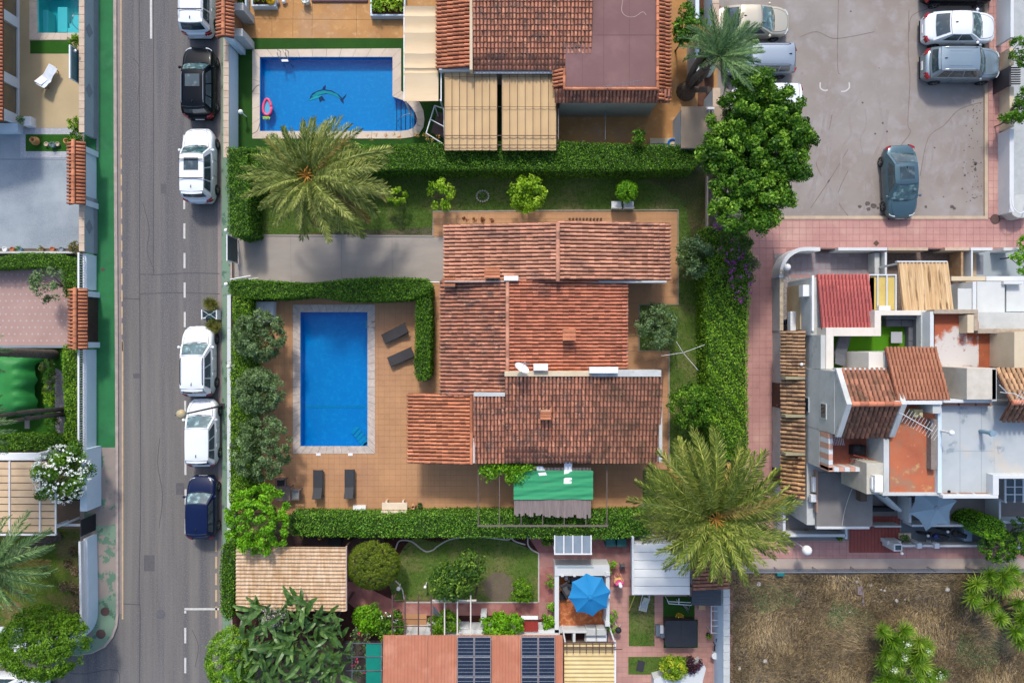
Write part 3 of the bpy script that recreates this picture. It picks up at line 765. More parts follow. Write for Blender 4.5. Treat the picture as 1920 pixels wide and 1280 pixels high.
    for s in (-1,1):
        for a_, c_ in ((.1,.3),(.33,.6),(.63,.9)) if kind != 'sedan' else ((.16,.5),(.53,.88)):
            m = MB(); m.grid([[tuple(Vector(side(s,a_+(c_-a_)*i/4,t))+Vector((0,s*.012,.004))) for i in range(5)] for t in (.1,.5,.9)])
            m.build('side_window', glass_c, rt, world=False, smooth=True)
    # bonnet panel
    bo = MB(); rows = []
    for i in range(9):
        x = (xc+.02) + (L*.475-xc)*i/8; r_ = []
        for k in range(9):
            v = k/4-1; y = v*w*wf(x)*.80*(1-.05*i/8); xx = x - bow*.9*v*v*(1 if i > 0 else 1)
            s = sec(xx); yy = abs(y)/(w*wf(xx)); hh = [(1.0,.0),(.87,.0),(.66,.02),(.34,.03),(0,.033)]
            zq = np.interp(yy, [0,.34,.66,.87,1], [.033,.03,.02,0,-.06]); r_.append((xx, y, zt(xx)+zq+.010))
        rows.append(r_)
    bo.grid(rows); bo.build('bonnet', pm, rt, world=False, smooth=True)
    gp = MB()
    for q in ([r_[0] for r_ in rows], [r_[-1] for r_ in rows], rows[-1], rows[0], [tuple(Vector(p)+Vector((0,0,.004))) for p in Q[0]], [tuple(Vector(p)+Vector((0,0,.004))) for p in Q[-1]]): gp.tube(q, .011, 4)
    for s in (-1,1):
        for f_ in (.30*L/4.2, -.68*L/4.2+.02*L): gp.tube([(f_, s*w*.93, zt(f_)-.02), (f_, s*w*1.003, zt(f_)-.3), (f_, s*w*1.0, .35)], .01, 4)
    gp.build('panel_gap', M('panel_gap_grey','#4a4e52'), rt, world=False)
    wr_ = .33 if H > 1.55 else .31
    wm = MB(); n = 14
    prof = [(.0,-.1),(wr_*.9,-.11),(wr_,-.08),(wr_,.08),(wr_*.9,.11),(.0,.1)]
    for r_, y in prof: wm.v += [(max(r_,.001)*math.cos(2*math.pi*i/n), y, max(r_,.001)*math.sin(2*math.pi*i/n)) for i in range(n)]
    for k in range(len(prof)-1):
        for i in range(n): wm.f.append([k*n+i,k*n+(i+1)%n,(k+1)*n+(i+1)%n,(k+1)*n+i]); wm.r.append(.5); wm.m.append(0)
    hub = MB()
    for i in range(5):
        a = 2*math.pi*i/5; hub.add([(.03*math.cos(a+1.5),0,.03*math.sin(a+1.5)),(.2*math.cos(a+.15),0,.2*math.sin(a+.15)),(.2*math.cos(a-.15),0,.2*math.sin(a-.15)),(.03*math.cos(a-1.5),0,.03*math.sin(a-1.5))],[(0,1,2,3)],.5)
    hub.v += []
    wme = hme = None
    for sx in (-.31*L, .315*L):
        for s in (-1,1):
            if wme is None:
                o = wm.build('wheel', blackp, rt, world=False, smooth=True); wme = o.data
                h = hub.build('rim', MATS['galvanised_steel'], o, world=False); hme = h.data
            else:
                o = bpy.data.objects.new('wheel', wme); COL.objects.link(o); o.parent = rt
                h = bpy.data.objects.new('rim', hme); COL.objects.link(h); h.parent = o
            o.location = (sx, s*(w-.085), wr_); h.location = (0, s*.118, 0)
    zf = zt(.47*L)
    for s in (-1,1):
        m = MB(); m.grid([[(.487*L-.16*k*k-.02*(1-j), s*w*(.44+.38*k), zf-.16+.15*j-.0) for k in (0,.33,.66,1)] for j in (0,.5,1)])
        m.grid([[(.487*L-.16*k*k-.02-.07*j, s*w*(.46+.38*k)*1.0, zt(.46*L)+.012-.012*k) for k in (0,.33,.66,1)] for j in (0,1)])
        m.build('headlight', lampg, rt, world=False, smooth=True)
        zl = zt(-.48*L); m = MB()
        m.grid([[(-.503*L+.17*k*k, s*w*(.55+.42*k), zl-.22+.24*j) for k in (0,.4,.8,1)] for j in (0,1)])
        m.grid([[(-.5*L+.17*k*k+.12*j, s*w*(.6+.34*k), zl+.02) for k in (0,.4,.8,1)] for j in (0,1)])
        m.build('tail_light', lampr, rt, world=False)
        m = MB(); m.ball((xc-.28, s*(w+.07), zb+.05), .09, 8, 6, .65); m.box(xc-.30, xc-.24, s*(w-.1) if s>0 else -(w-.1), s*(w+.03), zb+.0, zb+.05)
        m.build('wing_mirror', pm, rt, world=False, smooth=False)
        m = MB(); m.tube([(xc+.0, s*w*.3, zb+.055), (xc-.02, s*w*.3-w*.42, zb+.075)], .012, 4); m.build('wiper', blackp, rt, world=False)
        m = MB()
        for dx in (.02*L, -.2*L): m.box(dx, dx+.16, s*(w*1.0)-.012, s*(w*1.0)+.012, zb-.12, zb-.09)
        m.build('door_handles', pm, rt, world=False)
        if rails is not None:
            m = MB(); m.tube([(xrr+.25, s*wr*.93, zr-.03), (xrr+.4, s*wr*.93, zr+.035), (xrf-.35, s*wr*.93, zr+.035), (xrf-.15, s*wr*.93, zr-.03)], .022, 5)
            m.build('roof_rail', rails, rt, world=False)
    m = MB(); m.box(.44*L, .494*L, -w*.62, w*.62, .2, .33); m.box(-.494*L, -.44*L, -w*.7, w*.7, .2, .38); m.build('bumper_trim', blackp, rt, world=False)
    m = MB(); m.box(.497*L, .505*L, -.26, .26, .40, .51); m.box(-.507*L, -.499*L, -.26, .26, .5, .61); m.build('number_plates', whiteplas, rt, world=False)
    if antenna: m = MB(); m.add([(xrr+.38,-.02,zr+.01),(xrr+.38,.02,zr+.01),(xrr+.24,0,zr+.09),(xrr+.2,-.02,zr+.01),(xrr+.2,.02,zr+.01)],[(0,1,2),(1,4,2),(4,3,2),(3,0,2)],.5); m.build('aerial', blackp, rt, world=False)
    if sunroof: m = MB(); m.box(xrf-1.0, xrf-.28, -wr*.62, wr*.62, zr+.002, zr+.016, b=.004); m.build('sunroof', glass_c, rt, world=False)
    if bars:
        for xx in (xrf-.4, xrr+.75): m = MB(); m.box(xx-.02, xx+.03, -wr*1.04, wr*1.04, zr+.05, zr+.075); m.build('roof_bar', blackp, rt, world=False)
    if ribs:
        for k in range(5): m = MB(); m.box(xrr+.5, xrf-.5, (k-2)*wr*.3-.012, (k-2)*wr*.3+.012, zr-.005, zr+.012); m.build('roof_rib', pm, rt, world=False)
    if spoiler and kind in ('hatch','suv','small'):
        m = MB(); m.grid([[(xrr+.05-.2*j+.05*v*v, v*wr*.9, zr-.055-.02*j+.03*(1-v*v)) for v in (-1,-.5,0,.5,1)] for j in (0,1)]); m.build('spoiler', pm, rt, world=False)
    return rt
# ------------------------------------------------------------ furniture
def lounger(label, px, py, ang, frame, pad, group=None, L=1.95, W=.62, pillow=None, tz=0.04, back=38):
    c = G(px, py, .3); rt = root('sun_lounger', label, 'sun lounger', (c[0], c[1], tz), group, R(ang))
    h = .32; bl = .68
    for s in (-1,1):
        b = MB(); b.box(-L/2, L/2, s*(W/2)-.02, s*(W/2)+.02, h-.05, h); b.build('side_rail', frame, rt, world=False)
        for x in (-L*.4, L*.4): b = MB(); b.box(x-.025, x+.025, s*(W/2-.03)-.025, s*(W/2-.03)+.025, 0, h-.05); b.build('leg', frame, rt, world=False)
    b = MB(); b.box(-L/2+bl, L/2, -W/2+.02, W/2-.02, h, h+.04, b=.012); b.build('seat_panel', pad, rt, world=False)
    a = R(back); b = MB(); x0 = -L/2+bl; q = [(x0, h+.01), (x0-bl*math.cos(a), h+.01+bl*math.sin(a))]
    nx, nz = math.sin(a)*.04, math.cos(a)*.04
    b.add([(q[0][0],-W/2+.02,q[0][1]),(q[0][0],W/2-.02,q[0][1]),(q[1][0],W/2-.02,q[1][1]),(q[1][0],-W/2+.02,q[1][1]),
           (q[0][0]+nx,-W/2+.02,q[0][1]+nz),(q[0][0]+nx,W/2-.02,q[0][1]+nz),(q[1][0]+nx,W/2-.02,q[1][1]+nz),(q[1][0]+nx,-W/2+.02,q[1][1]+nz)],
          [(0,1,2,3),(7,6,5,4),(0,4,5,1),(1,5,6,2),(2,6,7,3),(3,7,4,0)], .5)
    recalc(b.build('backrest', pad, rt, world=False))
    return rt
def chair(label, px, py, ang, fr, seat, group=None, tz=.04, W=.56, cat='chair'):
    c = G(px, py, .4); rt = root('garden_chair', label, cat, (c[0], c[1], tz), group, R(ang))
    for x in (-1,1):
        for y in (-1,1): b = MB(); b.box(x*W*.44-.02, x*W*.44+.02, y*W*.44-.02, y*W*.44+.02, 0, .42); b.build('leg', fr, rt, world=False)
    b = MB(); b.box(-W/2, W/2, -W/2, W/2, .42, .46, b=.01); b.build('seat', seat, rt, world=False)
    b = MB(); b.box(-W/2-.04, -W/2, -W/2, W/2, .42, .9); b.build('backrest', fr, rt, world=False)
    for y in (-1,1): b = MB(); b.box(-W/2, W/2*.8, y*W*.5-.03, y*W*.5+.03, .62, .65); b.build('armrest', fr, rt, world=False)
    return rt
def wallrun(label, x0, y0, x1, y1, h, mat, cap=None, cat='wall', name='garden_wall', z0=0.0, zp=None, group=None, capw=.05, nt=None):
    """straight wall, rectangle in pixels seen at its top height"""
    zp = h if zp is None else zp; a = G(x0, y0, zp); c = G(x1, y1, zp)
    rt = root(name, label, cat, ((a[0]+c[0])/2, (a[1]+c[1])/2, z0), group)
    ch = .06 if cap else 0
    b = MB(); b.box(a[0], c[0], c[1], a[1], z0, h-ch); b.build('wall', mat, rt)
    if cap:
        X0, X1 = min(a[0],c[0])-capw, max(a[0],c[0])+capw; Y0, Y1 = min(a[1],c[1])-.0, max(a[1],c[1])+.0
        if nt:
            vert = (Y1-Y0) > (X1-X0)
            for k in range(nt):
                b = MB()
                if vert: b.box(X0, X1, Y0+(Y1-Y0)*k/nt+.008, Y0+(Y1-Y0)*(k+1)/nt-.008, h-ch, h, random.random(), b=.01)
                else: b.box(X0+(X1-X0)*k/nt+.008, X0+(X1-X0)*(k+1)/nt-.008, Y0, Y1, h-ch, h, random.random(), b=.01)
                b.build('cap_stone', cap, rt)
        else: b = MB(); b.box(X0, X1, Y0, Y1, h-ch+.001, h, b=.01); b.build('coping', cap, rt)
    return rt
def pot(label, px, py, r, h, mat, plant=None, cat='plant pot', n=80, leaf=.09, ph=.25, group=None, z=0.0, bulb=False):
    c = G(px, py, z+h); rt = root('plant_pot', label, cat, (c[0], c[1], z), group)
    b = MB(); prof = [(r*.65, z), (r*.95, z+h*.5), (r, z+h*.8), (r*1.0, z+h), (r*.85, z+h), (r*.8, z+h*.8), (.001, z+h*.8)] if not bulb else \
        [(r*.5, z), (r*1.0, z+h*.35), (r*1.05, z+h*.55), (r*.7, z+h*.85), (r*.72, z+h), (r*.52, z+h), (r*.5, z+h*.7), (.001, z+h*.6)]
    b.lathe(c[0], c[1], prof, 16); b.build('pot', mat, rt, smooth=True)
    if plant:
        o = sph(n); o[:,2] = np.abs(o[:,2]); P = np.array([c[0], c[1], z+h]) + o*np.array([r*1.5, r*1.5, ph])*(rng.random((n,1))**.4)
        leafmesh('foliage', P, o+np.array([0,0,.3]), leaf, plant, rt)
    else:
        b = MB(); b.cyl(c[0], c[1], z+h*.5, z+h*.62, r*.5, 10); b.build('soil', soild, rt)
    return rt
def globelamp(label, px, py, z, r=.2, base=None, group='white globe garden lamps', h0=0.0):
    c = G(px, py, z); rt = root('globe_lamp', label, 'lamp', (c[0], c[1], h0), group)
    b = MB(); b.cyl(c[0], c[1], h0, z-r*.8, .035, 8); b.cyl(c[0], c[1], z-r*1.1, z-r*.75, .08, 10); b.build('post', metalw, rt)
    b = MB(); b.ball((c[0], c[1], z), r, 16, 10); b.build('globe', glob, rt, smooth=True); return rt
def disc(name, px, py, r, z, mat, label=None, cat=None, group=None, n=20, ring=True):
    c = G(px, py, z); b = MB(); b.cyl(c[0], c[1], z, z+.012, r, n)
    if ring:
        b.cyl(c[0], c[1], z+.012, z+.016, r*.78, n, rnd=.9); b.cyl(c[0], c[1], z+.016, z+.022, r*.1, 8)
    o = b.build(name, mat)
    if label: tag(o, label, cat, group)
    return o
# ============================================================ GROUND
ZP = .05
def circle_pts(pts): return [G(p[0], p[1], ZP)[:2] for p in pts]
POOL_S_IN = circle_pts([(563,585),(689,585),(689,836),(563,836)])
POOL_S_OUT = circle_pts([(549,571),(703,571),(703,850),(549,850)])
arc_in = [(487,107),(736,107),(736,181),(744,184),(755,188),(765,194),(773,203),(779,213),(782,224),(780,233),(775,240),(765,244),(750,246),(487,246)]
arc_out = [(473,93),(752,91),(752,170),(757,174),(768,178),(779,184),(788,194),(794,208),(796,224),(794,238),(787,249),(774,257),(752,260),(473,260)]
POOL_N_IN = circle_pts(arc_in); POOL_N_OUT = circle_pts(arc_out)
POOL_W_IN = circle_pts([(68,-30),(149,-30),(149,62),(70,62)]); POOL_W_OUT = circle_pts([(55,-44),(157,-44),(157,75),(55,75)])
def grow(poly, d):
    cx = sum(p[0] for p in poly)/len(poly); cy = sum(p[1] for p in poly)/len(poly); out = []
    for x, y in poly:
        l = math.hypot(x-cx, y-cy); out.append((cx+(x-cx)*(1+d/l), cy+(y-cy)*(1+d/l)))
    return out
H3 = [grow(POOL_S_IN, .12), grow(POOL_N_IN, .12), grow(POOL_W_IN, .12)]
structure(tfill('ground', [(-400,-400),(400,-400),(400,400),(-400,400)], H3, 0, dryg))
def sheetw(name, pts, z, mat, holes=()): return structure(tfill(name, polyp(pts), list(holes), z, mat))
def rsheet(name, rects, z, mat):
    b = MB()
    for r in rects: p = rectp(*r, z); b.add([(q[0],q[1],z) for q in p], [(0,1,2,3)], .5)
    return structure(b.build(name, mat, origin=(0,0,z)))
# road
sheet('road', [(150,-300),(418,-300),(423,1800),(150,1800)], .006, asphalt)
sheet('side_street', [(-1500,1190),(150,1190),(150,1700),(-1500,1700)], .006, asphalt)
seam = M('tar_seams', '#4b4a4e', '#5a595d', 3, .85)
for i, pts in enumerate([[(261,-60),(262,300),(262,520),(264,900),(261,1110),(263,1160),(260,1400)], [(262,514),(300,515),(350,512),(412,513)], [(262,551),(330,549),(412,551)],
        [(128,1236),(128,1256),(133,1261),(160,1262),(220,1256),(221,1300)], [(288,514),(288,-60)], [(225,559),(262,561)], [(228,1131),(262,1133)]]):
    structure(ribbon('tar_seam', bez(pts, 4), .045 if i else .05, .010, seam))
for k in range(-3, 26):
    y = 419 + 55.3*k
    if y > 1125 or 1010 < y < 1120: continue
    structure(ribbon('lane_dash', [(344+.0045*y, y), (344+.0045*y, y+28.5)], .12, .012, whitep))
for y in (1176, 1232, 1288): structure(ribbon('lane_dash', [(347.5, y), (347.5, y+29)], .12, .012, whitep))
structure(ribbon('bay_line', [(346,1141),(411,1141)], .13, .0125, whitep)); structure(ribbon('bay_line', [(347.5,1144),(347.5,1149)], .12, .0135, whitep))
for y0, y1 in ((-250,-120),(-60,73)): structure(ribbon('centre_line', [(283,y0),(283.5,y1)], .13, .012, whitep))
structure(ribbon('kerb_line', [(227,-200),(227,290)], .07, .0125, yellowp))
for y in range(296, 640, 31): structure(ribbon('kerb_dash', [(227.5+.005*(y-300), y), (227.6+.005*(y-300), y+21)], .08, .0125, yellowp))
structure(ribbon('kerb_line', [(230,640),(230,1160)], .09, .0125, yellowp))
for y in range(1012, 1140, 31): structure(ribbon('kerb_dash', [(405.5, y), (405.5, y+22)], .12, .0125, yellowp))
# gutters and kerbs
gut = M('gutter_concrete', '#988a85', '#8a7f7c', 3, .9, .2, 50)
sheet('gutter', [(217,-300),(226,-300),(229,640),(229,1150),(222,1150)], .009, gut)
sheet('gutter', [(407,-300),(414,-300),(417,1250),(410,1250)], .009, gut)
left_sw = [(150,-300),(217,-300),(219,300),(221,640),(222,1150),(220,1172),(212,1194),(197,1213),(172,1225),(140,1229),(-300,1232),(-300,1188),(150,1185)]
b = MB(); b.prism(polyp(left_sw, .1), 0, .10); structure(b.build('pavement', kerbm))
sheet('pavement_paint', [(160,-300),(213,-300),(215,300),(217,640),(218,838),(160,838)], .112, greenpaint)
sheet('pavement_surface', [(160,838),(218,838),(219,1150),(217,1171),(209,1192),(195,1210),(171,1222),(140,1226),(-300,1229),(-300,1190),(160,1180)], .112, wornpink)
sheet('paint_patch', [(160,982),(219,985),(219,1020),(205,1005),(190,1000)], .116, greenworn)
sheet('paint_patch', [(186,1122),(219,1108),(219,1150),(217,1171),(209,1192),(195,1210),(171,1222),(140,1226),(130,1200),(160,1180)], .116, greenworn)
sheet('pavement_band', [(155,-300),(187,-300),(187,298),(183,298),(178,-300)], .113, M('grey_footing_strip', '#7d858c', '#727a82', 3, .9))
b = MB(); b.prism(polyp([(414,-300),(434,-300),(436,1400),(418,1400)], .1), 0, .10); structure(b.build('pavement', kerbm))
sheet('pavement_paint', [(415.5,-300),(432,-300),(434,1400),(419,1400)], .112, greenworn)
for p, x0 in (((192,505),0),):
    o = disc('access_cover', 193, 505, .13, .113, rust, 'small square rusty cover in the green pavement', 'drain cover', n=4)
disc('manhole_cover', 197, 1146, .26, .118, rust, 'round rusty manhole cover nearer the curved white wall on the corner pavement', 'manhole cover')
disc('manhole_cover', 189, 1188, .28, .118, rust, 'lower round rusty manhole cover beside the rounded kerb', 'manhole cover')
disc('access_cover', 169, 1190, .17, .118, gut, 'small pale round cover at the foot of the curved white wall', 'drain cover')
disc('manhole_cover', 301, 1151, .27, .012, tar, 'grey round manhole cover in the middle of the road', 'manhole cover')
# parking lot and pink walkways
sheet('parking_lot', [(1340,-600),(1852,-600),(1852,410),(1340,410)], .008, lotm)
lseam = M('lot_crack', '#766a62', '#8a7d75', 3, .9)
for pts in ([(1704,20),(1703,100),(1706,150),(1702,230),(1706,250),(1680,285),(1660,330)], [(1572,0),(1570,120),(1575,140)], [(1745,15),(1710,30),(1705,60)],
            [(1590,280),(1560,330),(1520,390)], [(1850,190),(1800,205),(1770,235),(1740,260),(1725,330)], [(1500,70),(1530,60),(1560,72),(1590,70),(1640,60)],
            [(1560,215),(1550,260),(1530,300),(1540,330)], [(1590,320),(1570,370),(1590,405)]):
    structure(ribbon('crack', bez(pts, 6), .05, .012, lseam))
flow = M('dried_runoff_line', '#90867f', '#999290', 3, .9)
for k in range(11):
    x = 1490+k*17+random.uniform(-6,6); y = random.uniform(120,230); pts = []
    while y < 398: pts.append((x, y)); y += random.uniform(22,38); x += random.uniform(-16,7)
    structure(ribbon('runoff_line', bez(pts, 5), random.uniform(.08,.22), .0115+.0001*k, flow))
for k in range(5):
    x = 1745+k*18; y = 210+random.uniform(-15,15); pts = []
    while y < 395: pts.append((x, y)); y += random.uniform(25,40); x += random.uniform(-22,10)
    structure(ribbon('runoff_line', bez(pts, 5), random.uniform(.08,.2), .0113+.0001*k, flow))
oil = M('oil_stain', '#4d4543', '#6a615e', 8, .7)
sp = MB()
for x, y, r in [(1612,387,.11),(1626,382,.16),(1628,392,.13),(1638,386,.18),(1646,390,.1),(1654,384,.2),(1661,391,.17),(1654,373,.09),(1736,388,.09),(1785,388,.12),(1789,391,.1),(1829,307,.12),(1828,318,.1),(1827,372,.05),(1769,369,.05),(1752,277,.06),(1617,193,.06),(1641,251,.07),(1655,231,.07),(1663,247,.07),(1595,22,.06),(1648,128,.04),(1804,354,.07),(1809,329,.08)]:
    c = G(x, y); n = 9; sp.add([(c[0]+r*random.uniform(.7,1.2)*math.cos(6.283*i/n), c[1]+r*random.uniform(.7,1.2)*math.sin(6.283*i/n), .013) for i in range(n)], [tuple(range(n))], .5)
for i in range(70):
    c = G(random.gauss(1826,10), random.choice([random.uniform(190,300), random.uniform(300,380)])); r = random.uniform(.02,.05); n = 6
    sp.add([(c[0]+r*math.cos(6.283*k/n)*random.uniform(.6,1.3), c[1]+r*math.sin(6.283*k/n), .013) for k in range(n)], [tuple(range(n))], .5)
stuff(structure(sp.build('oil_spots', oil))) if False else structure(sp.build('oil_spots', oil))
cres = M('chalky_arc', '#c6c3bf')
structure(ribbon('chalk_arc', bez([(1538,155),(1538,165),(1545,170),(1552,169)], 4), .08, .013, cres)); structure(ribbon('chalk_arc', bez([(1592,155),(1592,165),(1585,171),(1577,172)], 4), .08, .013, cres))
# pink walkway: raised tiles round the lot, down the lane and in front of the field
pw = rsheet('pink_walkway', [(1852,-600,1893,410),(1395,409,2300,470),(1395,470,1452,1046),(1452,470,1475,560),(1452,1000,2300,1046)], .10, pinkgrout)
b = MB(); b.prism([G(1845,-600,.1)[:2], G(1852,-600,.1)[:2], G(1852,410,.1)[:2], G(1846,410,.1)[:2]], 0, .13); b.prism([G(1400,405,.1)[:2], G(1852,405,.1)[:2], G(1852,411,.1)[:2], G(1400,411,.1)[:2]], 0, .132)
structure(b.build('kerb', M('pale_kerb', '#c7b298', '#b29f8b', 2, .85)))
b = MB(); b.box(GX(1395), GX(2300), GY(1046), GY(470), 0.001, .098); b.box(GX(1852), GX(1893), GY(409), GY(-600), 0.001, .098); structure(b.build('walkway_bed', pinkgrout))
pave(pw, [(1853,-40,1893,409),(1395,412,1925,466),(1395,466,1450,1046),(1450,466,1474,560),(1452,1002,1925,1046)], .4, .101, pinkpave, 300, .018, th=.012)
sheet('concrete_strip', [(1370,1046),(2300,1044),(2300,1064),(1370,1066)], .118, M('pale_path_concrete', '#b9a99d', '#a6968c', .6, .85, .2, 40))
disc('manhole_cover', 1866, 411, .30, .116, rust, 'round brown manhole cover at the corner of the pink walkways', 'manhole cover')
disc('access_cover', 1880, 388, .22, .116, rust, 'square dark drain cover above the round manhole on the pink walkway', 'drain cover', n=4)
disc('access_cover', 1643, 456, .18, .116, rust, 'square dark drain cover beside the white wall on the pink walkway', 'drain cover', n=4)
# dry field
sheet('white_forecourt', [(1893,-600),(2300,-600),(2300,400),(1893,400)], .02, M('pale_forecourt_paving','#b9bdbd','#a9adad',3,.9,.2,40))
sheet('dry_field', [(1367,1066),(2300,1066),(2300,1500),(1367,1500)], .012, dryg)
stuff(blades('dry_grass', [(1370,1078),(1930,1074),(1930,1290),(1368,1290)], 48000, .36, .05, L_dry, .01, clump=500, up=.5), 'dry yellow brown grass covering the empty plot', 'grass')
for k, q in enumerate(([(1400,1095),(1470,1090),(1500,1130),(1420,1150)],[(1560,1120),(1640,1150),(1610,1200),(1545,1170)],[(1800,1180),(1880,1200),(1860,1260),(1790,1240)])): stuff(blades('weed_patch', q, 1500, .2, .05, L_olive, .01, up=.7), 'patch of green weeds in the dry field', 'weeds')
# lawns and gardens of the villa
sheet('lawn', [(440,318),(1326,318),(1326,400),(440,444)], .010, lawnm)
sheet('lawn', [(1198,395),(1330,395),(1330,965),(1198,965)], .0105, lawnm)
stuff(blades('lawn_grass', [(466,322),(1320,322),(1320,396),(812,396),(812,440),(466,440)], 52000, .09, .02, L_grass, .01, up=.9), 'green lawn grass north of the villa', 'grass')
stuff(blades('lawn_grass', [(1272,396),(1318,396),(1318,860),(1255,860),(1255,657),(1200,657),(1200,572),(1272,572)], 16000, .09, .02, L_grass, .01, up=.9), 'patchy lawn grass east of the villa', 'grass')
sheet('soil_strip', [(1312,500),(1326,500),(1326,850),(1312,850)], .016, soil)
sheet('soil_strip', [(1180,320),(1322,320),(1322,400),(1300,470),(1285,380),(1240,350)], .014, M('thin_grass_soil', '#6d5a42', '#4c5628', 1.2, .95, .7, 30))
dw = sheet('driveway', [(440,441),(833,441),(833,530),(440,530)], .018, drive)
for pts in ([(440,441),(640,442),(812,443)],): structure(ribbon('driveway_edge', pts, .10, .05, M('edging_concrete', '#9c948c')))
for x in (545, 640, 735): structure(ribbon('driveway_joint', [(x,444),(x+1,528)], .02, .022, M('joint_line','#8a8480')))
for x, y, w, h in ((250,700,14,9),(330,905,16,22),(302,345,10,18),(270,1040,20,30)): srect('road_patch', x, y, x+w, y+h, .0085, M('patched_asphalt', '#666364', '#5a585b', 6, .9, .3, 90))
for pts in ([(268,380),(280,430),(276,470),(290,508)],[(300,820),(296,870),(305,930),(298,990)],[(360,1180),(372,1210),(366,1250)],[(250,110),(262,130),(258,190)]): structure(ribbon('road_crack', bez(pts,4), .025, .0095, M('crack_dark','#454345')))
ter = rsheet('terrace', [(812,397,1270,444),(833,444,1270,530),(468,556,549,965),(549,556,703,571),(549,850,703,965),(703,556,808,965),(808,530,1198,657),(1198,530,1270,570),(808,657,1253,880),(808,880,1205,965),(434,556,468,965)], .020, terrg)
pave(ter, [(549,850,703,965),(468,556,549,965),(703,556,808,965),(549,556,703,571),(808,840,1253,880),(808,880,1205,965),(808,740,900,840),(812,397,1270,436),(1235,436,1270,530),(1165,530,1270,570),(808,530,845,740),(1165,570,1198,657),(1225,657,1253,840),(812,436,833,444),(434,556,468,965)], .333, .0215, terr, 300, .012, th=.012)
for pts in ([(812,444),(812,397),(1040,395),(1271,394),(1271,571),(1198,571),(1198,658),(1254,658),(1254,880)],):
    structure(ribbon('terrace_edge', pts, .09, .055, M('edging_stone', '#a89a8a', '#8f8476', 3)))
# north property
sheetw('tan_patio', [(430,-300),(1345,-300),(1345,72),(430,72)], .012, stamped)
sheetw('tan_patio', [(1040,72),(1345,72),(1345,300),(1040,300)], .0125, stamped)
sheetw('turf', [(430,72),(1040,72),(1040,300),(430,300)], .014, turfd, [POOL_N_OUT])
joint = M('stamped_joint', '#8f6a45')
for pts in ([(510,10),(510,70)],[(550,0),(549,70)],[(586,5),(585,70)],[(470,36),(755,38)],[(668,5),(669,70)]): structure(ribbon('patio_joint', pts, .025, .0165, joint))
# west properties
sheetw('beige_patio', [(-600,-300),(170,-300),(170,240),(-600,240)], .012, beige, [POOL_W_OUT])
sheet('turf_strip', [(57,77),(134,77),(134,101),(57,101)], .02, turfm)
sheet('grey_yard', [(-600,240),(170,240),(170,466),(-600,466)], .012, greyp)
sheet('pink_yard', [(-600,480),(170,480),(170,648),(-600,648)], .012, M('pink_patio_paving', '#b3958c', '#a88880', .8, .85, .15, 50))
sheet('turf', [(-600,648),(170,648),(170,840),(-600,840)], .012, turfm)
sheet('brown_yard', [(-600,840),(170,840),(170,990),(-600,990)], .012, M('brown_yard_concrete', '#8a7560', '#7a6552', 1, .9))
sheet('west_lawn', [(-600,990),(170,990),(170,1190),(-600,1190)], .012, M('west_lawn_soil', '#4c5f16', '#5d6b1e', .8, .95, .6, 40, c3='#7a6648', s3=.4, t3=(.5,.62)))
stuff(blades('lawn_grass', [(-10,995),(152,995),(152,1180),(-10,1180)], 12000, .1, .022, L_grass, .012, up=.9), 'shaded lawn grass around the leaning palm in the corner garden', 'grass')
# south properties
sheet('mulch_bed', [(434,1000),(1190,1000),(1190,1200),(434,1200)], .008, soild)
sheet('garden_lawn', bez([(722,1070),(745,1045),(760,1022),(780,1008),(820,1016),(860,1008),(900,1007),(950,1012),(1009,1035)], 4)+[(1009,1129),(740,1129)], .014, lawnm)
stuff(blades('lawn_grass', [(745,1045),(780,1012),(860,1010),(950,1014),(1006,1036),(1006,1127),(745,1127)], 12000, .08, .02, L_grass, .014, up=.9), 'dry green lawn grass in the southern garden', 'grass')
redp = M('red_mottled_path', '#a66f6a', '#925b58', 1.4, .85, .2, 40, rvar=.05, c4='#b58479', s4=.9, t4=(.5,.65))
sheet('red_path', [(640,1085),(662,1088),(745,1128),(1010,1128),(1010,1035),(990,1004),(1190,1004),(1190,1290),(1140,1290),(1140,1160),(1030,1160),(1030,1153),(745,1153),(690,1160),(640,1118)], .018, redp)
sheet('orange_floor', [(755,1150),(800,1150),(800,1200),(755,1200)], .02, terr)
gp = rsheet('garden_paving', [(1140,1100,1375,1400)], .020, pinkgrout)
pave(gp, [(1140,1100,1350,1290)], .3, .0215, M('salmon_block_paving', '#c79a8c', '#b98a7f', .8, .88, .2, 60, rvar=.07), 300, .012, th=.010, pitchy=.3)
gp2 = rsheet('garden_paving', [(1010,1128,1045,1160),(1010,1036,1190,1062)], .021, pinkgrout)
for nm, p in (('lawn_bed', [(1179,1115),(1227,1115),(1227,1210),(1179,1210)]), ('lawn_bed', [(1178,1230),(1300,1230),(1300,1263),(1178,1263)])):
    sheet(nm, p, .040, lawnm); stuff(blades('lawn_grass', p, 3000, .07, .02, L_grass, .04, up=.9), 'small square of lawn grass in the block paving', 'grass')
sheet('turf_mat', [(1243,1117),(1302,1117),(1302,1160),(1243,1160)], .045, turfd)
sheet('turf_mat', [(1244,1160),(1308,1160),(1308,1213),(1244,1213)], .041, turfd)
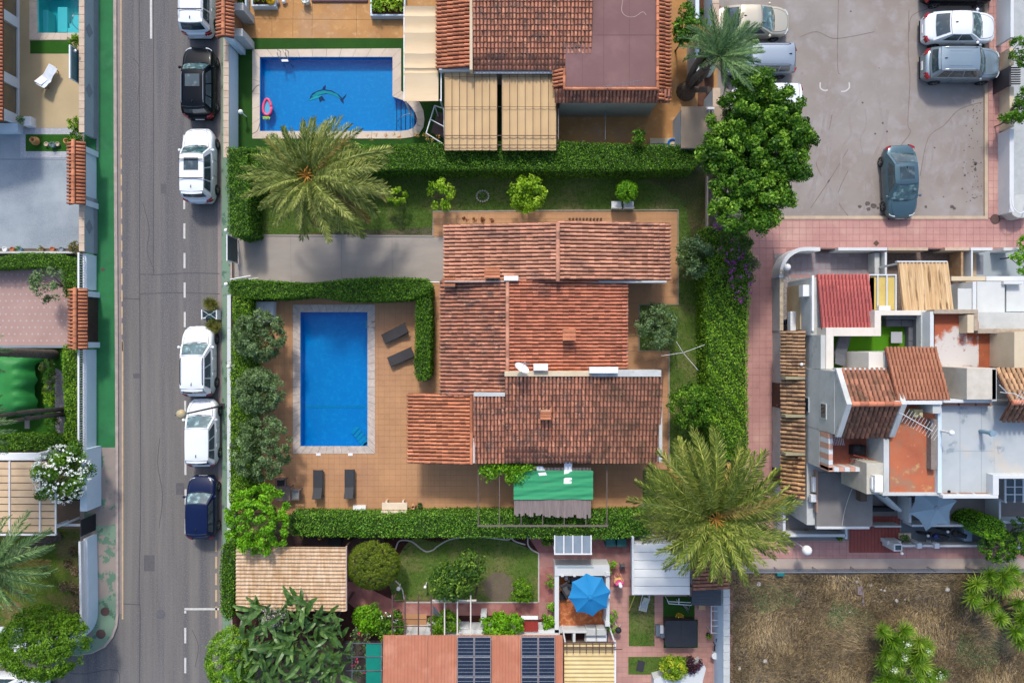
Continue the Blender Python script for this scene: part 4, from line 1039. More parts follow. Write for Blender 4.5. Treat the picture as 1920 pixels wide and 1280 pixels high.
# ============================================================ PARKED CARS
pw_ = paint('white_car_paint', '#e9edf0'); pb = paint('black_car_paint', '#060c14', 0, .25, .1, .12); pn = paint('navy_car_paint', '#0d1c42', 0, .3, .15, .2)
ps = paint('silver_car_paint', '#8fa0aa', .55, .38); pt = paint('teal_car_paint', '#4b6873', .4, .36); pg_ = paint('beige_car_paint', '#c2b9a6', .3, .38); pgb = paint('grey_blue_car_paint', '#9aa6b2', .5, .38)
GK = 'cars parked along the kerb'; GL = 'cars in the asphalt parking lot'
car('parked_car', 'white people carrier with roof rails, cut by the top edge beside the kerb', 371, -3, 90, 4.5, 1.85, 1.72, pw_, 'van', GK, rails=whiteplas, bars=True)
car('parked_car', 'black estate car with panoramic glass roof parked at the kerb', 373, 155, 90, 4.25, 1.84, 1.55, pb, 'suv', GK, rails=metal, sunroof=True)
car('parked_car', 'boxy white off-road car with sunroof and black roof bars', 374, 311, 90, 4.35, 1.82, 1.78, pw_, 'suv', GK, sunroof=True, bars=True, belt=1.08)
car('parked_car', 'white hatchback with black roof rails behind the plant trough', 372, 677, 90, 4.1, 1.86, 1.6, pw_, 'hatch', GK, rails=blackp)
car('parked_car', 'white hatchback under the street lamp arm, second white car from the trough', 379, 811, 90, 3.95, 1.80, 1.5, pw_, 'hatch', GK)
car('parked_car', 'small navy blue hatchback at the lower end of the parked row', 378, 951, 90, 3.7, 1.68, 1.45, pn, 'small', GK)
car('parked_car', 'beige saloon facing right beneath the green palm fronds', 1411, 41, 0, 4.35, 1.76, 1.46, pg_, 'sedan', GL)
car('parked_car', 'grey-blue people carrier with silver rails facing the palm', 1424, 113, 180, 4.2, 1.74, 1.6, pgb, 'van', GL, rails=metal)
car('parked_car', 'white car almost hidden under the big broadleaf tree', 1438, 186, 180, 4.1, 1.75, 1.5, pw_, 'hatch', GL)
car('parked_car', 'dark car cut by the top edge above the white saloon', 1800, -22, 0, 4.2, 1.75, 1.5, pb, 'hatch', GL)
car('parked_car', 'white saloon facing right with its nose over the pink walkway', 1799, 53, 0, 4.25, 1.80, 1.48, pw_, 'sedan', GL)
car('parked_car', 'silver-blue off-road car with ribbed roof and rear lamps', 1803, 122, 0, 4.5, 1.86, 1.68, ps, 'suv', GL, rails=metal, ribs=True)
car('parked_car', 'teal saloon with sunroof parked askew at the bottom of the lot', 1688, 341, -87, 4.25, 1.80, 1.46, pt, 'sedan', GL, sunroof=True)
car('parked_car', 'white van-like car with dark roof frame in the side street', 10, 1292, 0, 4.9, 1.9, 1.9, pw_, 'van', 'cars in the side street', rails=blackp, bars=True)
# plant trough between two bushy plants
c = G(394, 590, .5); t = root('planter_trough', 'teal plant trough with white ends between two bushy plants at the kerb', 'planter', (c[0], c[1], 0))
teal = M('teal_fabric', '#16454d', '#0f3038', 6, .6)
b = MB(); b.box(c[0]-.42, c[0]+.42, c[1]-.25, c[1]+.25, 0, .55, b=.03); b.build('body', teal, t)
for s in (-1,1):
    b = MB(); b.box(c[0]+s*.40, c[0]+s*.47, c[1]-.29, c[1]+.29, .0, .66, b=.02); b.box(c[0]+s*.22, c[0]+s*.40, c[1]+s*.2-.03, c[1]+s*.2+.03, .56, .60); b.build('end_panel', whiteplas, t)
    b = MB(); b.tube([(c[0]-.38, c[1]-s*.24, .60), (c[0], c[1]+s*.03, .575), (c[0]+.38, c[1]-s*.24, .60)], .014, 4); b.build('strap', whiteplas, t)
sp1 = spikes('leaf_rosette', leafmat('bronze_green_leaves', '#2f3f14', '#5c6428', '#8d8348'), 70, .62, .05)
for x, y, lb in ((395,572,'bushy bronze green plant above the teal trough'), (400,609,'bushy bronze green plant below the teal trough')):
    cc = G(x, y, .6); r = root('bushy_plant', lb, 'plant', (cc[0], cc[1], 0), 'bushy plants at the kerb')
    b = MB(); b.lathe(cc[0], cc[1], [(.16,0),(.22,.4),(.2,.42),(.18,.38)], 12); b.build('pot', blackp, r)
    for k in range(6):
        o = bpy.data.objects.new('leaf_rosette', sp1); COL.objects.link(o); o.parent = r
        o.location = (random.uniform(-.25,.25), random.uniform(-.2,.2), .35+random.uniform(0,.25)); o.rotation_euler = (random.uniform(-.4,.4), random.uniform(-.4,.4), k); o.scale = (.75,)*3
# street lamp
c = G(418, 760); r = root('street_lamp', 'tall thin dark street lamp leaning over the white hatchback bonnet', 'street lamp', (c[0], c[1], .1))
b = MB(); b.tube([(c[0],c[1],.1),(c[0],c[1],5.3)], .06, 8, r2=.04); b.box(c[0]-.15, c[0]+.15, c[1]-.15, c[1]+.15, .1, .16); b.build('pole', metald, r)
b = MB(); b.tube([(c[0],c[1],5.25),(c[0]-.25,c[1],5.35)], .03, 6); b.build('bracket', metald, r)
b = MB(); b.lathe(c[0]+.08, c[1]+.05, [(.02,5.05),(.16,5.1),(.25,5.3),(.24,5.42),(.12,5.5),(.001,5.52)], 14); b.build('lamp_head', M('yellowed_lantern', '#c99a4e', '#8fa7a0', 6, .4), r, smooth=True)
# ============================================================ WEST SIDE WALLS
def railwall(label, y0, y1, x=183, top=152, h=1.6, lowtop=True, group='bluish white street walls', bars=True):
    X = GX(x); rt = root('garden_wall', label, 'wall', (X, (GY(y0)+GY(y1))/2, .1), group)
    ya, yb = GY(y0), GY(y1)
    b = MB(); b.box(X-.22, X, yb, ya, .1, 1.05); b.build('wall', wallb, rt)
    if bars:
        b = MB(); b.box(X-.20, X-.02, yb, ya, 1.05, 1.10); b.build('bottom_rail', metalw, rt)
        b = MB(); b.box(X-.16, X-.06, yb, ya, h, h+.05); b.build('top_rail', metalw, rt)
        n = int((ya-yb)/.14); me = None
        for k in range(min(n, 95)):
            y = yb+(ya-yb)*(k+.5)/min(n,95)
            if me is None:
                q = MB(); q.box(-.018, .018, -.022, .022, 0, h-1.08); o = q.build('railing_bar', metalw, rt, world=False); me = o.data
            else: o = bpy.data.objects.new('railing_bar', me); COL.objects.link(o); o.parent = rt
            o.location = Vector((X-.11, y, 1.09)) - wloc(rt)
    return rt
railwall('white street wall with railing bars beside the lower tiled gate roof', 655, 842)
railwall('short white street wall with railing above the lower tiled gate roof', 480, 545)
X = GX(185)
for lb, y0, y1 in (('plain grey-white street wall with a diamond beside the turquoise pool', -250, 262), ('grey-white street wall with a diamond below the upper tiled gate', 375, 477)):
    rt = root('garden_wall', lb, 'wall', (X, (GY(y0)+GY(y1))/2, .1), 'grey street walls with diamonds')
    ya, yb = GY(y0), GY(y1); b = MB(); b.box(X-.25, X, yb, ya, .1, .45); b.build('plinth', walld, rt)
    b = MB(); b.box(X-.22, X-.03, yb+.002, ya-.002, .45, 1.35); b.build('wall', M('pale_blue_grey_paint', '#a3b0b9', '#98a5ae', 1, .8), rt)
    n = int((ya-yb)/.45)
    for k in range(n): q = MB(); q.box(X-.30, X+.02, yb+(ya-yb)*k/n+.006, yb+(ya-yb)*(k+1)/n-.006, 1.35, 1.41, b=.01); q.build('cap_stone', capst, rt)
    for yc in ([180, 70] if y1 < 300 else [430]):
        y = GY(yc); q = MB(); q.add([(X-.028,y,1.22),(X-.028,y-.42,.88),(X-.028,y,.54),(X-.028,y+.42,.88),(X-.008,y,1.22),(X-.008,y-.42,.88),(X-.008,y,.54),(X-.008,y+.42,.88)], [(0,1,2,3),(4,5,6,7),(0,4,5,1),(1,5,6,2),(2,6,7,3),(3,7,4,0)], .5); q.build('diamond_ornament', walld, rt)
# curved corner wall
pts = [(184,1000),(186,1100),(186,1140),(184,1160),(177,1176),(165,1188),(150,1195),(100,1199),(0,1200),(-60,1200)]
P = [Vector(G(*p)[:2]) for p in bez(pts, 3)]
rt = root('garden_wall', 'long white corner wall with railing curving round the lawn with the leaning palm', 'wall', (P[0].x, P[0].y, .1))
def curvewall(P, off0, off1, z0, z1, nm, mat, rt):
    b = MB(); n = len(P); A = []
    for i in range(n):
        d = (P[min(i+1,n-1)]-P[max(i-1,0)]).normalized(); q = Vector((d.y, -d.x)); A.append((P[i]+q*off0, P[i]+q*off1))
    for i in range(n-1):
        a, c_ = A[i]; e, f = A[i+1]; b.add([(a.x,a.y,z0),(c_.x,c_.y,z0),(f.x,f.y,z0),(e.x,e.y,z0),(a.x,a.y,z1),(c_.x,c_.y,z1),(f.x,f.y,z1),(e.x,e.y,z1)], [(4,5,6,7),(0,1,5,4),(3,2,6,7),(0,3,7,4),(1,2,6,5)], .5)
    return recalc(b.build(nm, mat, rt))
curvewall(P, 0, .22, .1, 1.05, 'wall', wallb, rt); curvewall(P, .04, .16, 1.55, 1.62, 'top_rail', metalw, rt); curvewall(P, .02, .2, 1.05, 1.09, 'bottom_rail', metalw, rt)
X = GX(184)
for k in range(60):
    y = GY(1003+150*k/60)
    if k == 0: q = MB(); q.box(-.018,.018,-.022,.022,0,.5); o = q.build('railing_bar', metalw, rt, world=False); me = o.data
    else: o = bpy.data.objects.new('railing_bar', me); COL.objects.link(o); o.parent = rt
    o.location = Vector((X-.1, y, 1.07)) - wloc(rt)
wallrun('white wall pier above the dark gate at the oleander', 150, 842, 163, 958, 1.5, wallb, None, zp=1.5)
b = MB(); Xg = GX(182); b.box(Xg-.06, Xg, GY(992), GY(962), .1, 1.5); tag(b.build('street_gate', blackp), 'black sheet metal gate between the white street walls', 'gate')
# gate roofs
def gateroof(label, x0, x1, y0, y1, z, gate_mat, lblg, hip=True, group='small tiled gate roofs', gatex=None):
    a = G(x0, y0, z); c = G(x1, y1, z); X0, X1, Y1, Y0 = a[0], c[0], a[1], c[1]; xm = (X0+X1)/2; w = (X1-X0)/2; zr = z+.28
    rt = root('gate_roof', label, 'tiled gate roof', (xm, (Y0+Y1)/2, .0), group)
    rf = Roofer(rt, 200)
    rf.slope((X0,Y1,z), (0,Y0-Y1,0), (w,0,zr-z), t_or, .20, .40, gap, ind=200)
    rf.slope((X1,Y0,z), (0,Y1-Y0,0), (-w,0,zr-z), t_or, .20, .40, gap, ind=200)
    rf.ridge((xm,Y0,zr+.02), (xm,Y1,zr+.02), t_or, .11, .4)
    rf.done()
    for y in (Y0+.25, Y1-.25): b = MB(); b.box(xm-.16, xm+.16, y-.16, y+.16, .02, z-.08); b.build('pillar', wallb, rt)
    b = MB(); b.box(X0+.15, X1-.15, Y0+.1, Y1-.1, z-.14, z-.06); b.build('beam', wood, rt)
    xg = gatex if gatex is not None else xm
    b = MB(); b.box(xg-.04, xg+.04, Y0+.42, Y1-.42, .05, z-.15); b.build('gate_panel', gate_mat, rt)
    return rt
gateroof('small orange tiled gate roof above the grey yard', 129, 159, 266, 384, 1.9, wallb, '')
gateroof('small orange tiled gate roof beside the pink patio', 131, 163, 541, 655, 1.9, M('dark_brown_gate', '#4b3a37', '#3d302e', 3, .6), '')
gateroof('orange tiled gate roof on the right side of the road at the top', 408, 438, -60, 72, 2.5, wood, '')
# ============================================================ NORTH-WEST PROPERTY
def pool(label, outer, inner, depth, bm, wm, cm, step=.5, parts=None, group=None, lev=-.14):
    cx = sum(p[0] for p in inner)/len(inner); cy = sum(p[1] for p in inner)/len(inner)
    rt = root('swimming_pool', label, 'swimming pool', (cx, cy, 0), group)
    n = len(inner)
    for i in range(n):
        a0, a1 = Vector(outer[i]), Vector(outer[(i+1)%n]); b0, b1 = Vector(inner[i]), Vector(inner[(i+1)%n]); k = max(1, round((a1-a0).length/step))
        for j in range(k):
            g = .008/max(.05,(a1-a0).length); t0, t1 = j/k+g, (j+1)/k-g; q = [a0.lerp(a1,t0), a0.lerp(a1,t1), b0.lerp(b1,t1), b0.lerp(b1,t0)]
            m = MB(); m.prism([tuple(p) for p in q], .0, ZP+random.uniform(0,.004)); m.build('coping_stone', cm, rt)
    b = MB(); bi = grow(inner, .02)
    for i in range(n):
        p, q = bi[i], bi[(i+1)%n]; b.add([(p[0],p[1],.02),(q[0],q[1],.02),(q[0],q[1],-depth),(p[0],p[1],-depth)], [(0,1,2,3)], .5)
    b.add([(p[0],p[1],-depth) for p in bi], [tuple(range(n))], .5)
    b.build('basin', bm, rt)
    o = tfill('water', grow(inner, .01), [], lev, wm); o.parent = rt; o.location = -wloc(rt)
    return rt
def poolbox(rt, nm, x0, y0, x1, y1, z0, z1, mat):
    a = G(x0,y0,-.3); c = G(x1,y1,-.3); b = MB(); b.box(a[0],c[0],c[1],a[1],z0,z1, b=.01); return b.build(nm, mat, rt)
wp = pool('small turquoise swimming pool with white steps', POOL_W_OUT, POOL_W_IN, 1.2, poolc, water2, coping)
whs = M('white_mosaic', '#f2f7f5', None, rough=.5)
poolbox(wp, 'underwater_bench', 107, 13, 125, 60, -1.18, -.35, whs); poolbox(wp, 'underwater_bench', 76, 16, 86, 60, -1.18, -.5, whs)
for k in range(4): poolbox(wp, 'pool_step', 127, 20+11*k, 148, 30.5+11*k, -1.18, -.8+.17*k, whs)
b = MB(); cc = G(152, 25, .3); b.tube(bez([(cc[0], cc[1], .05), (cc[0]-.2, cc[1]-.3, .7), (cc[0]-.3, cc[1]-.8, .6), (cc[0]-.15, cc[1]-1.0, .05)], 4), .02, 6); b.build('handrail', metal, wp)
# beige patio house at the frame edge
X = GX(35); hs = root('house', 'edge of a house with orange tiled eaves and white framed patio glazing', 'house', (X-3, GY(110), 0))
b = MB(); b.box(X-8, X-.12, GY(232), GY(-200), 0, 2.7); b.build('wall', cream, hs)
tang = M('tan_glazing', '#8d7c60', '#7a6b54', 1.5, .25, spec=.6)
b = MB(); b.box(X-.05, X+.06, GY(228), GY(-100), 0, .12); b.build('bottom_track', metalw, hs)
for y in (-40, 45, 158, 226): b = MB(); b.box(X-.12, X+.04, GY(y)-.3, GY(y)+.3, .0, 2.7); b.build('white_column', metalw, hs)
for y0, y1 in ((-30,35),(56,148),(168,217)): b = MB(); b.box(X-.13, X-.08, GY(y1), GY(y0), .12, 2.6); b.build('glass_panel', tang, hs)
rf = Roofer(hs, 120); XE = GX(5, 2.8)
rf.slope((XE, GY(-150,2.8), 2.8), (0, GY(228,2.8)-GY(-150,2.8), 0), (-3.5, 0, 1.0), t_or, .2, .36, gap, ind=120); rf.done()
b = MB(); b.box(X-6, X+.3, GY(252), GY(236), .0, .5); b.build('side_wall', wallb, hs)
tag(lounger('', 89, 144, 62, wood, whiteplas, L=1.45, W=.5, back=30), 'wooden sun lounger under a crumpled white towel on the beige patio', 'sun lounger')
c = G(89,144,.5); b = MB(); P = []
for i in range(9):
    P.append([(( i/8-.5)*1.4, (j/4-.5)*.58+random.uniform(-.03,.03), .40+ (max(0,-(i/8-.5)-.12)*.62) + random.uniform(0,.035)) for j in range(5)])
b.grid(P); o = b.build('towel', M('white_towel', '#dfe6ee', '#c9d3df', 6, .95), smooth=True, origin=(0,0,0)); o.location = (c[0], c[1], .05); o.rotation_euler = (0,0,R(62))
o2 = o; tag(o2, 'crumpled white towel spread over the wooden lounger', 'towel')
# shower screen wall
a = G(134, 88, 1.9); r = root('shower_wall', 'teal outdoor shower wall with a white frame beside the turf strip', 'shower wall', (a[0], a[1], 0))
xs_ = GX(131, 1.9); ya_, yb_ = GY(84,1.9), GY(147,1.9); b = MB(); b.box(xs_+.02, xs_+.06, yb_+.06, ya_-.06, .1, 1.84); b.build('wall', M('teal_tiles', '#50767c', '#426770', 3, .4), r)
b = MB(); b.box(xs_-.06, xs_+.02, yb_, ya_, .013, 1.9); b.build('frame', metalw, r)
b = MB(); b.ball((xs_+.2, ya_-.3, 1.75), .1, 10, 6, .4); b.build('shower_head', metal, r)
# marble bed with clay pots
rsheet('marble_bed', [(38,241,151,252),(38,284,151,296),(38,252,48,284),(138,252,151,284)], .03, marble); srect('turf_bed', 48, 252, 138, 284, .028, turfm)
pot('tall ochre clay jar at the left end of the turf bed', 60, 262, .24, .55, clay, group='ochre clay jars', bulb=True); pot('tall ochre clay jar near the tiled gate roof', 123, 264, .22, .5, clay, group='ochre clay jars', bulb=True)
pot('small pink pot left of the blue urn', 86, 270, .13, .2, capst); pot('small pink pot right of the blue urn', 107, 270, .13, .2, capst)
pot('squat grey-blue urn between two small pink pots', 97, 271, .17, .3, M('grey_blue_glaze', '#6f8590'), L_olive, n=30)
pot('dark round shrub in a pot at the corner of the glazing', 40, 225, .17, .6, whiteplas, L_hedge, n=160, ph=.3)
b = MB(); a = G(50, 226, .5); b.box(a[0]-.2, a[0]+.22, a[1]-.3, a[1]+.25, 0, .5, b=.02); tag(b.build('white_box', whiteplas), 'small white box planter beside the dark round shrub', 'box')
tree('variegated_shrub', 'yellow green variegated shrub against the grey wall', 'shrub', 147, 236, .8, 13, L_lemon, n=500, leaf=.14, rz=.6, trunk=.03)
tree('green_shrub', 'green shrub drooping over the end of the marble bed', 'shrub', 146, 262, .7, 15, L_hedge, n=600, leaf=.13, rz=.5, trunk=.03)
tree('green_shrub', 'small green shrub beside the turquoise pool corner', 'shrub', 143, 79, .6, 11, L_hedge2, n=400, leaf=.12, rz=.4, trunk=.03)
# grey yard: line of pots
wallrun('thin low wall behind the row of small pots', -200, 471, 153, 475, .5, wallg, None)
structure(ribbon('paving_line', [(-100,298),(130,300)], .05, .016, walld))
cols = [whiteplas, clayr, M('blue_glaze','#7d9ab5'), clayr, clayr, walld]
for k, (x, lb) in enumerate(((8,'white rounded pot at the left end of the wall'),(22,'terracotta pot with no plant near the left end'),(36,'bushy green potted plant in the row on the low wall'),(77,'pale blue pot in the row on the low wall'),(97,'terracotta pot in the middle of the row'),(114,'dark mouthed terracotta jar right of the middle'))):
    pot(lb, x, 467, .14, .24, cols[k], L_hedge if k in (2,) else (L_olive if k == 3 else None), group='pots along the low wall', n=60)
tree('olive_shrub', 'olive brown shrub at the wall corner of the grey yard', 'shrub', 144, 464, .6, 11, leafmat('olive_brown_leaves','#3d3b0e','#6b6416','#918225'), n=380, leaf=.1, rz=.4, trunk=.03)
hedge('clipped hedge running left from the corner above the pink patio', [(-60,485),(0,482),(40,474),(100,476),(145,486),(146,560),(118,556),(112,502),(60,499),(0,502),(-60,505)], 1.15, L_hedge, bump=.1)
tree('leafy_tree', 'sprawling broadleaf shrub over the pink patio', 'tree', 96, 533, 1.9, (34,30), L_olive, n=900, leaf=.16, rz=.5, K=22, inner=False, trunk=.06)
pk = M('pale_diamond_inlay', '#c2b3b0', '#b3a5a4', 6, .8)
bb = MB()
for i in range(-3, 13):
    for j in range(12):
        x = 6 + i*11 + (5.5 if j % 2 else 0); y = 502 + j*12.4
        if x < 128 and y < 645: c = G(x, y); bb.add([(c[0]-.07,c[1],.017),(c[0],c[1]-.07,.017),(c[0]+.07,c[1],.017),(c[0],c[1]+.07,.017)], [(0,1,2,3)], random.random())
stuff(structure(bb.build('patio_inlays', pk))); bpy.data.objects['patio_inlays']['kind'] = 'structure'
wallrun('low grey kerb wall between the pink patio and the turf', -200, 647, 135, 652, .35, walld, None)
# green covered object
g = MB(); P = []; C0 = G(8, 722, 1.2); nU, nV = 22, 26
for i in range(nU+1):
    row = []
    for j in range(nV+1):
        u = -1 + 2*i/nU; v = -1 + 2*j/nV; d = max(abs(u)**3+abs(v)**6, 0)
        f = max(0, 1-(abs(u)**5*.9+abs(v)**8*.9)); z = 1.75*f**.5 + .07*math.sin(v*19+u*2)*(abs(u) > .55) + .05*math.sin(u*8); row.append((C0[0]+u*1.42+.09*math.sin(v*9)*abs(u), C0[1]+v*1.85+.05*math.sin(u*11)*abs(v), max(.01, z)))
    P.append(row)
g.grid(P); tag(g.build('garden_tent', M('green_tarpaulin', '#2f8a3c', '#27763a', 1.2, .55, .2, 12), smooth=True), 'large object under a creased green tarpaulin on the turf', 'tarpaulin cover')
st = M('grey_paver', '#a19894')
for y in (670, 700, 730, 760, 790): b = MB(); a = G(52, y); b.box(a[0]-.16, a[0]+.14, a[1]-.42, a[1]+.42, .01, .05, b=.01); b.build('path_slab', st, bpy.data.objects['pink_yard']) if False else structure(b.build('path_slab', st))
sheet('gravel_bed', bez([(104,690),(118,700),(121,740),(122,780),(120,812),(106,812),(104,780),(103,740),(104,690)], 3)[:-1], .02, gravel)
tree('leafy_shrub', 'mixed green and purple shrubs between turf and gravel', 'shrub', 92, 705, .6, (14,30), L_boul, n=700, leaf=.12, rz=.4, trunk=.03)
tree('leafy_shrub', 'yellow green shrub in the middle of the gravel border', 'shrub', 94, 738, .5, (10,20), L_lemon, n=350, leaf=.1, rz=.35, trunk=.03)
tree('leafy_shrub', 'low dark shrub where the two thin trunks rise', 'shrub', 100, 790, .5, (10,22), L_hedge, n=400, leaf=.1, rz=.35, trunk=.03)
hedge('tall clipped hedge behind the railing wall with the bars', [(117,648),(146,644),(147,735),(147,840),(118,838),(122,790),(119,740),(116,700)], 1.15, L_hedge2, bump=.1)
hedge('clipped hedge crossing left above the white beam', [(-60,820),(30,816),(116,818),(118,842),(-60,846)], 1.3, L_hedge, bump=.1)
def barepalm(label, b0, b1, z, r, group=None, bend=0, h=8.5):
    a = G(*b0); c = G(b1[0], b1[1], z); rt = root('palm_tree', label, 'palm tree', (a[0], a[1], 0), group)
    b = MB(); m = ((a[0]+c[0])/2, (a[1]+c[1])/2+bend, z*.5); b.tube(bez([a, m, c], 12), [r*(1.05-.3*i/24+.06*(i%2)) for i in range(25)], 9); b.build('trunk', palmbark, rt, smooth=True)
    f = fronds('green')
    for k in range(26):
        o = bpy.data.objects.new('frond', f[k%4]); COL.objects.link(o); o.parent = rt; o.location = Vector(c)-Vector(a); o.rotation_euler = (0, -R(-10+70*k/26), k*2.4); o.scale = (2.2,)*3
    return rt
barepalm('thick tall palm trunk slanting left above the green tarpaulin', (104,664), (-75,657), 7.5, .27)
barepalm('upper of two thin palm trunks rising from the hedge foot', (119,767), (-70,794), 7.5, .13, 'thin palm trunks', .15)
barepalm('lower of two thin palm trunks rising from the hedge foot', (119,776), (-70,812), 7.5, .13, 'thin palm trunks', .15)
# white beam, pergola and oleander
b = MB(); a = G(-100, 849, 2.3); c = G(76, 863, 2.3); b.box(a[0], c[0], c[1], a[1], 2.1, 2.3, b=.02); b.box(c[0]-.3, c[0], c[1], a[1], 0, 2.1); tag(b.build('wall_beam', whiteplas), 'broad white beam above the cream slatted canopy', 'beam')
rt = root('slatted_canopy', 'cream slatted canopy with white joists beside the oleander', 'canopy', (GX(20,2.4), GY(930,2.4), 0))
csl = M('cream_slats', '#d9bd9b', '#ccae8a', 2, .8, rvar=.05)
yy = 866
while yy < 998: a = G(-80, yy, 2.45); c = G(105, yy+11.5, 2.45); b = MB(); b.box(a[0], c[0], c[1], a[1], 2.42, 2.45, b=.005); b.build('slat', csl, rt); yy += 13.3
for x in (-40, 17.5, 74.5, 104): a = G(x, 864, 2.5); c = G(x+2, 1000, 2.5); b = MB(); b.box(a[0]-.03, a[0]+.04, c[1], a[1], 2.452, 2.52); b.build('joist', metalw, rt)
for x, y in ((20,990),(100,990),(100,870)): a = G(x,y,2.4); b = MB(); b.box(a[0]-.05,a[0]+.05,a[1]-.05,a[1]+.05,0,2.42); b.build('post', metalw, rt)
a = G(-80, 1000, 2.4); c = G(105, 1003, 2.4); b = MB(); b.box(a[0], c[0], c[1], a[1], 2.3, 2.46); b.build('end_beam', metalw, rt)
ol = tree('oleander', 'round oleander covered in white blossoms beside the street wall', 'shrub', 120, 887, 2.2, (50,52), L_fic, n=4500, leaf=.15, rz=1.2)
flowers(ol, 120, 887, 2.25, (50,52), 230, .10, L_white, 1.25)
wallrun('dark low wall under the oleander', 106, 935, 152, 938, .6, blackp, None); 
b = MB(); a = G(106, 982, 1.0); c = G(152, 986, 1.0); b.box(a[0], c[0], c[1], a[1], .9, 1.0); b.box(a[0]+.02, a[0]+.08, c[1], a[1], 0, .9); b.box(c[0]-.08, c[0]-.02, c[1], a[1], 0, .9); tag(b.build('garden_rail', metalw), 'white rail between the canopy and the black gate', 'rail')
# corner garden
c0 = G(112, 1004); cz = G(-12, 1062, 5.5)
palm('leaning palm with grey green fronds at the left edge', -12, 1062, 5.5, 2.9, n=60, kind='green', dry=.05, trunk=[c0, (c0[0]-1.2, c0[1]-.3, 2.0), (cz[0]+.6, cz[1]+.2, 4.4), (cz[0], cz[1], 5.4)], tr=.24, base=c0, orange=False)
bt = tree('ball_tree', 'dense round clipped tree at the road corner', 'tree', 86, 1202, 2.6, (75,63), L_ballg, n=16000, leaf=.13, rz=1.7, K=420, cr=.24, low=-.1, shell=.94, jit=.4)
bed('brown leaf litter and weeds along the white corner wall', [(112,995),(150,995),(152,1160),(120,1130)], .15, L_dry, 2500, .1, 'leaf litter', 'leaf_litter')['kind'] = 'stuff'
b = MB(); a = G(-30, 1190, 1.3); c = G(18, 1212, 1.3); b.box(a[0], c[0], c[1], a[1], .12, 1.3, b=.03); tag(b.build('wall_pier', wallb), 'white end of a wall left of the round tree', 'wall')
# ============================================================ VILLA
V3 = lambda px, py, z: Vector(G(px, py, z))
vl = root('villa', 'single storey villa with a weathered orange and brown clay tiled roof', 'house', (GX(1010,3), GY(640,3), 0))
rf = Roofer(vl, 300)
def wallbox(rt, x0, y0, x1, y1, z, mat=wallw, zp=None, name='wall', z0=0):
    zp = z if zp is None else zp
    b = MB(); b.box(GX(x0,zp), GX(x1,zp), GY(y1,zp), GY(y0,zp), z0, z); return b.build(name, mat, rt)
wallbox(vl, 845, 432, 1243, 520, 2.9); wallbox(vl, 838, 524, 1164, 703, 2.9, zp=2.901); wallbox(vl, 900, 712, 1228, 850, 2.85, zp=2.86)
for x0, y0, x1, y1 in ((775,748,783,757),(775,848,783,857),(775,798,783,806)): wallbox(vl, x0, y0, x1, y1, 2.7, name='porch_pillar')
def slopew(x0, y0, z0, x1, y1, z1, mat, updir, pitch=.215, row=.33, ind=0, base=gap, **k):
    """roof slope in pixels; corner heights: low edge z0, high edge z1; updir: which way it climbs"""
    if updir == 'E': a = V3(x0,y0,z0); b_ = V3(x0,y1,z0); c_ = V3(x1,y0,z1); c_.y = a.y; u = b_-a; O = a; v = Vector((c_.x-a.x, 0, z1-z0))
    if updir == 'W': O = V3(x1,y1,z0); u = Vector((0, GY(y0,z0)-O.y, 0)); v = Vector((GX(x0,z1)-O.x, 0, z1-z0))
    if updir == 'N': O = V3(x0,y1,z0); u = Vector((GX(x1,z0)-O.x, 0, 0)); v = Vector((0, GY(y0,z1)-O.y, z1-z0))
    if updir == 'S': O = V3(x1,y0,z0); u = Vector((GX(x0,z0)-O.x, 0, 0)); v = Vector((0, GY(y1,z1)-O.y, z1-z0))
    return O, u, v, dict(mat=mat, pitch=pitch, row=row, ind=ind, base=base, **k)
def addslope(R_, *a, **k):
    O, u, v, kw = slopew(*a, **k); return R_.slope(O, u, v, **kw)
addslope(rf, 833,421,3.05, 1045,527,3.9, t_pink, 'E', base=gapo)
addslope(rf, 1045,418,3.9, 1256,526,3.1, t_pink, 'W') if False else addslope(rf, 1045,418,3.1, 1256,526,3.9, t_pink, 'W', ind=70)
addslope(rf, 826,525,3.0, 951,741,3.75, t_old, 'E', base=gapo)
addslope(rf, 951,525,3.0, 1176,699,3.75, t_red, 'W', ind=60, pitch=.20)
addslope(rf, 888,742,2.95, 947,866,3.9, t_old, 'N', pitch=.2, base=gapo)
addslope(rf, 947,705,2.95, 1108,866,4.0, t_old, 'N', pitch=.2, base=gapo, ind=60)
addslope(rf, 1108,706,2.95, 1236,866,4.0, t_brn, 'N', pitch=.2, base=gapo)
addslope(rf, 765,737,2.75, 886,868,3.25, t_or, 'E', pitch=.21, ind=110)
rf.ridge(V3(1046,419,3.95), V3(1046,526,3.95), t_pink, .12); rf.ridge(V3(951.5,526,3.8), V3(951.5,700,3.8), t_pink, .11)
rf.ridge(V3(884,737,3.3), V3(884,868,3.3), t_or, .1); rf.done()
def pbox(rt, nm, x0, y0, x1, y1, z0, z1, mat, b_=0.01):
    a = G(x0,y0,z1); c = G(x1,y1,z1); b = MB(); b.box(a[0],c[0],c[1],a[1],z0,z1,b=b_); return b.build(nm, mat, rt)
pbox(vl, 'gable_coping', 946, 696, 1112, 705.5, 3.0, 4.12, cream); pbox(vl, 'gable_coping', 1112, 694, 1240, 706, 3.0, 4.10, wallg)
pbox(vl, 'gable_coping', 888, 736, 947, 743, 3.0, 4.0, wallg); pbox(vl, 'verge_wall', 1236, 706.5, 1242, 866, 2.8, 3.5, wallg); pbox(vl, 'verge_wall', 886.5, 740, 890, 868, 2.6, 3.3, wallw)
pbox(vl, 'flashing', 833, 526, 952, 529, 3.2, 3.82, mortar); pbox(vl, 'gutter', 952, 526.2, 1250, 530, 2.9, 3.28, wallg)
pbox(vl, 'flashing', 945, 517, 972, 526, 3.3, 4.02, whiteplas)
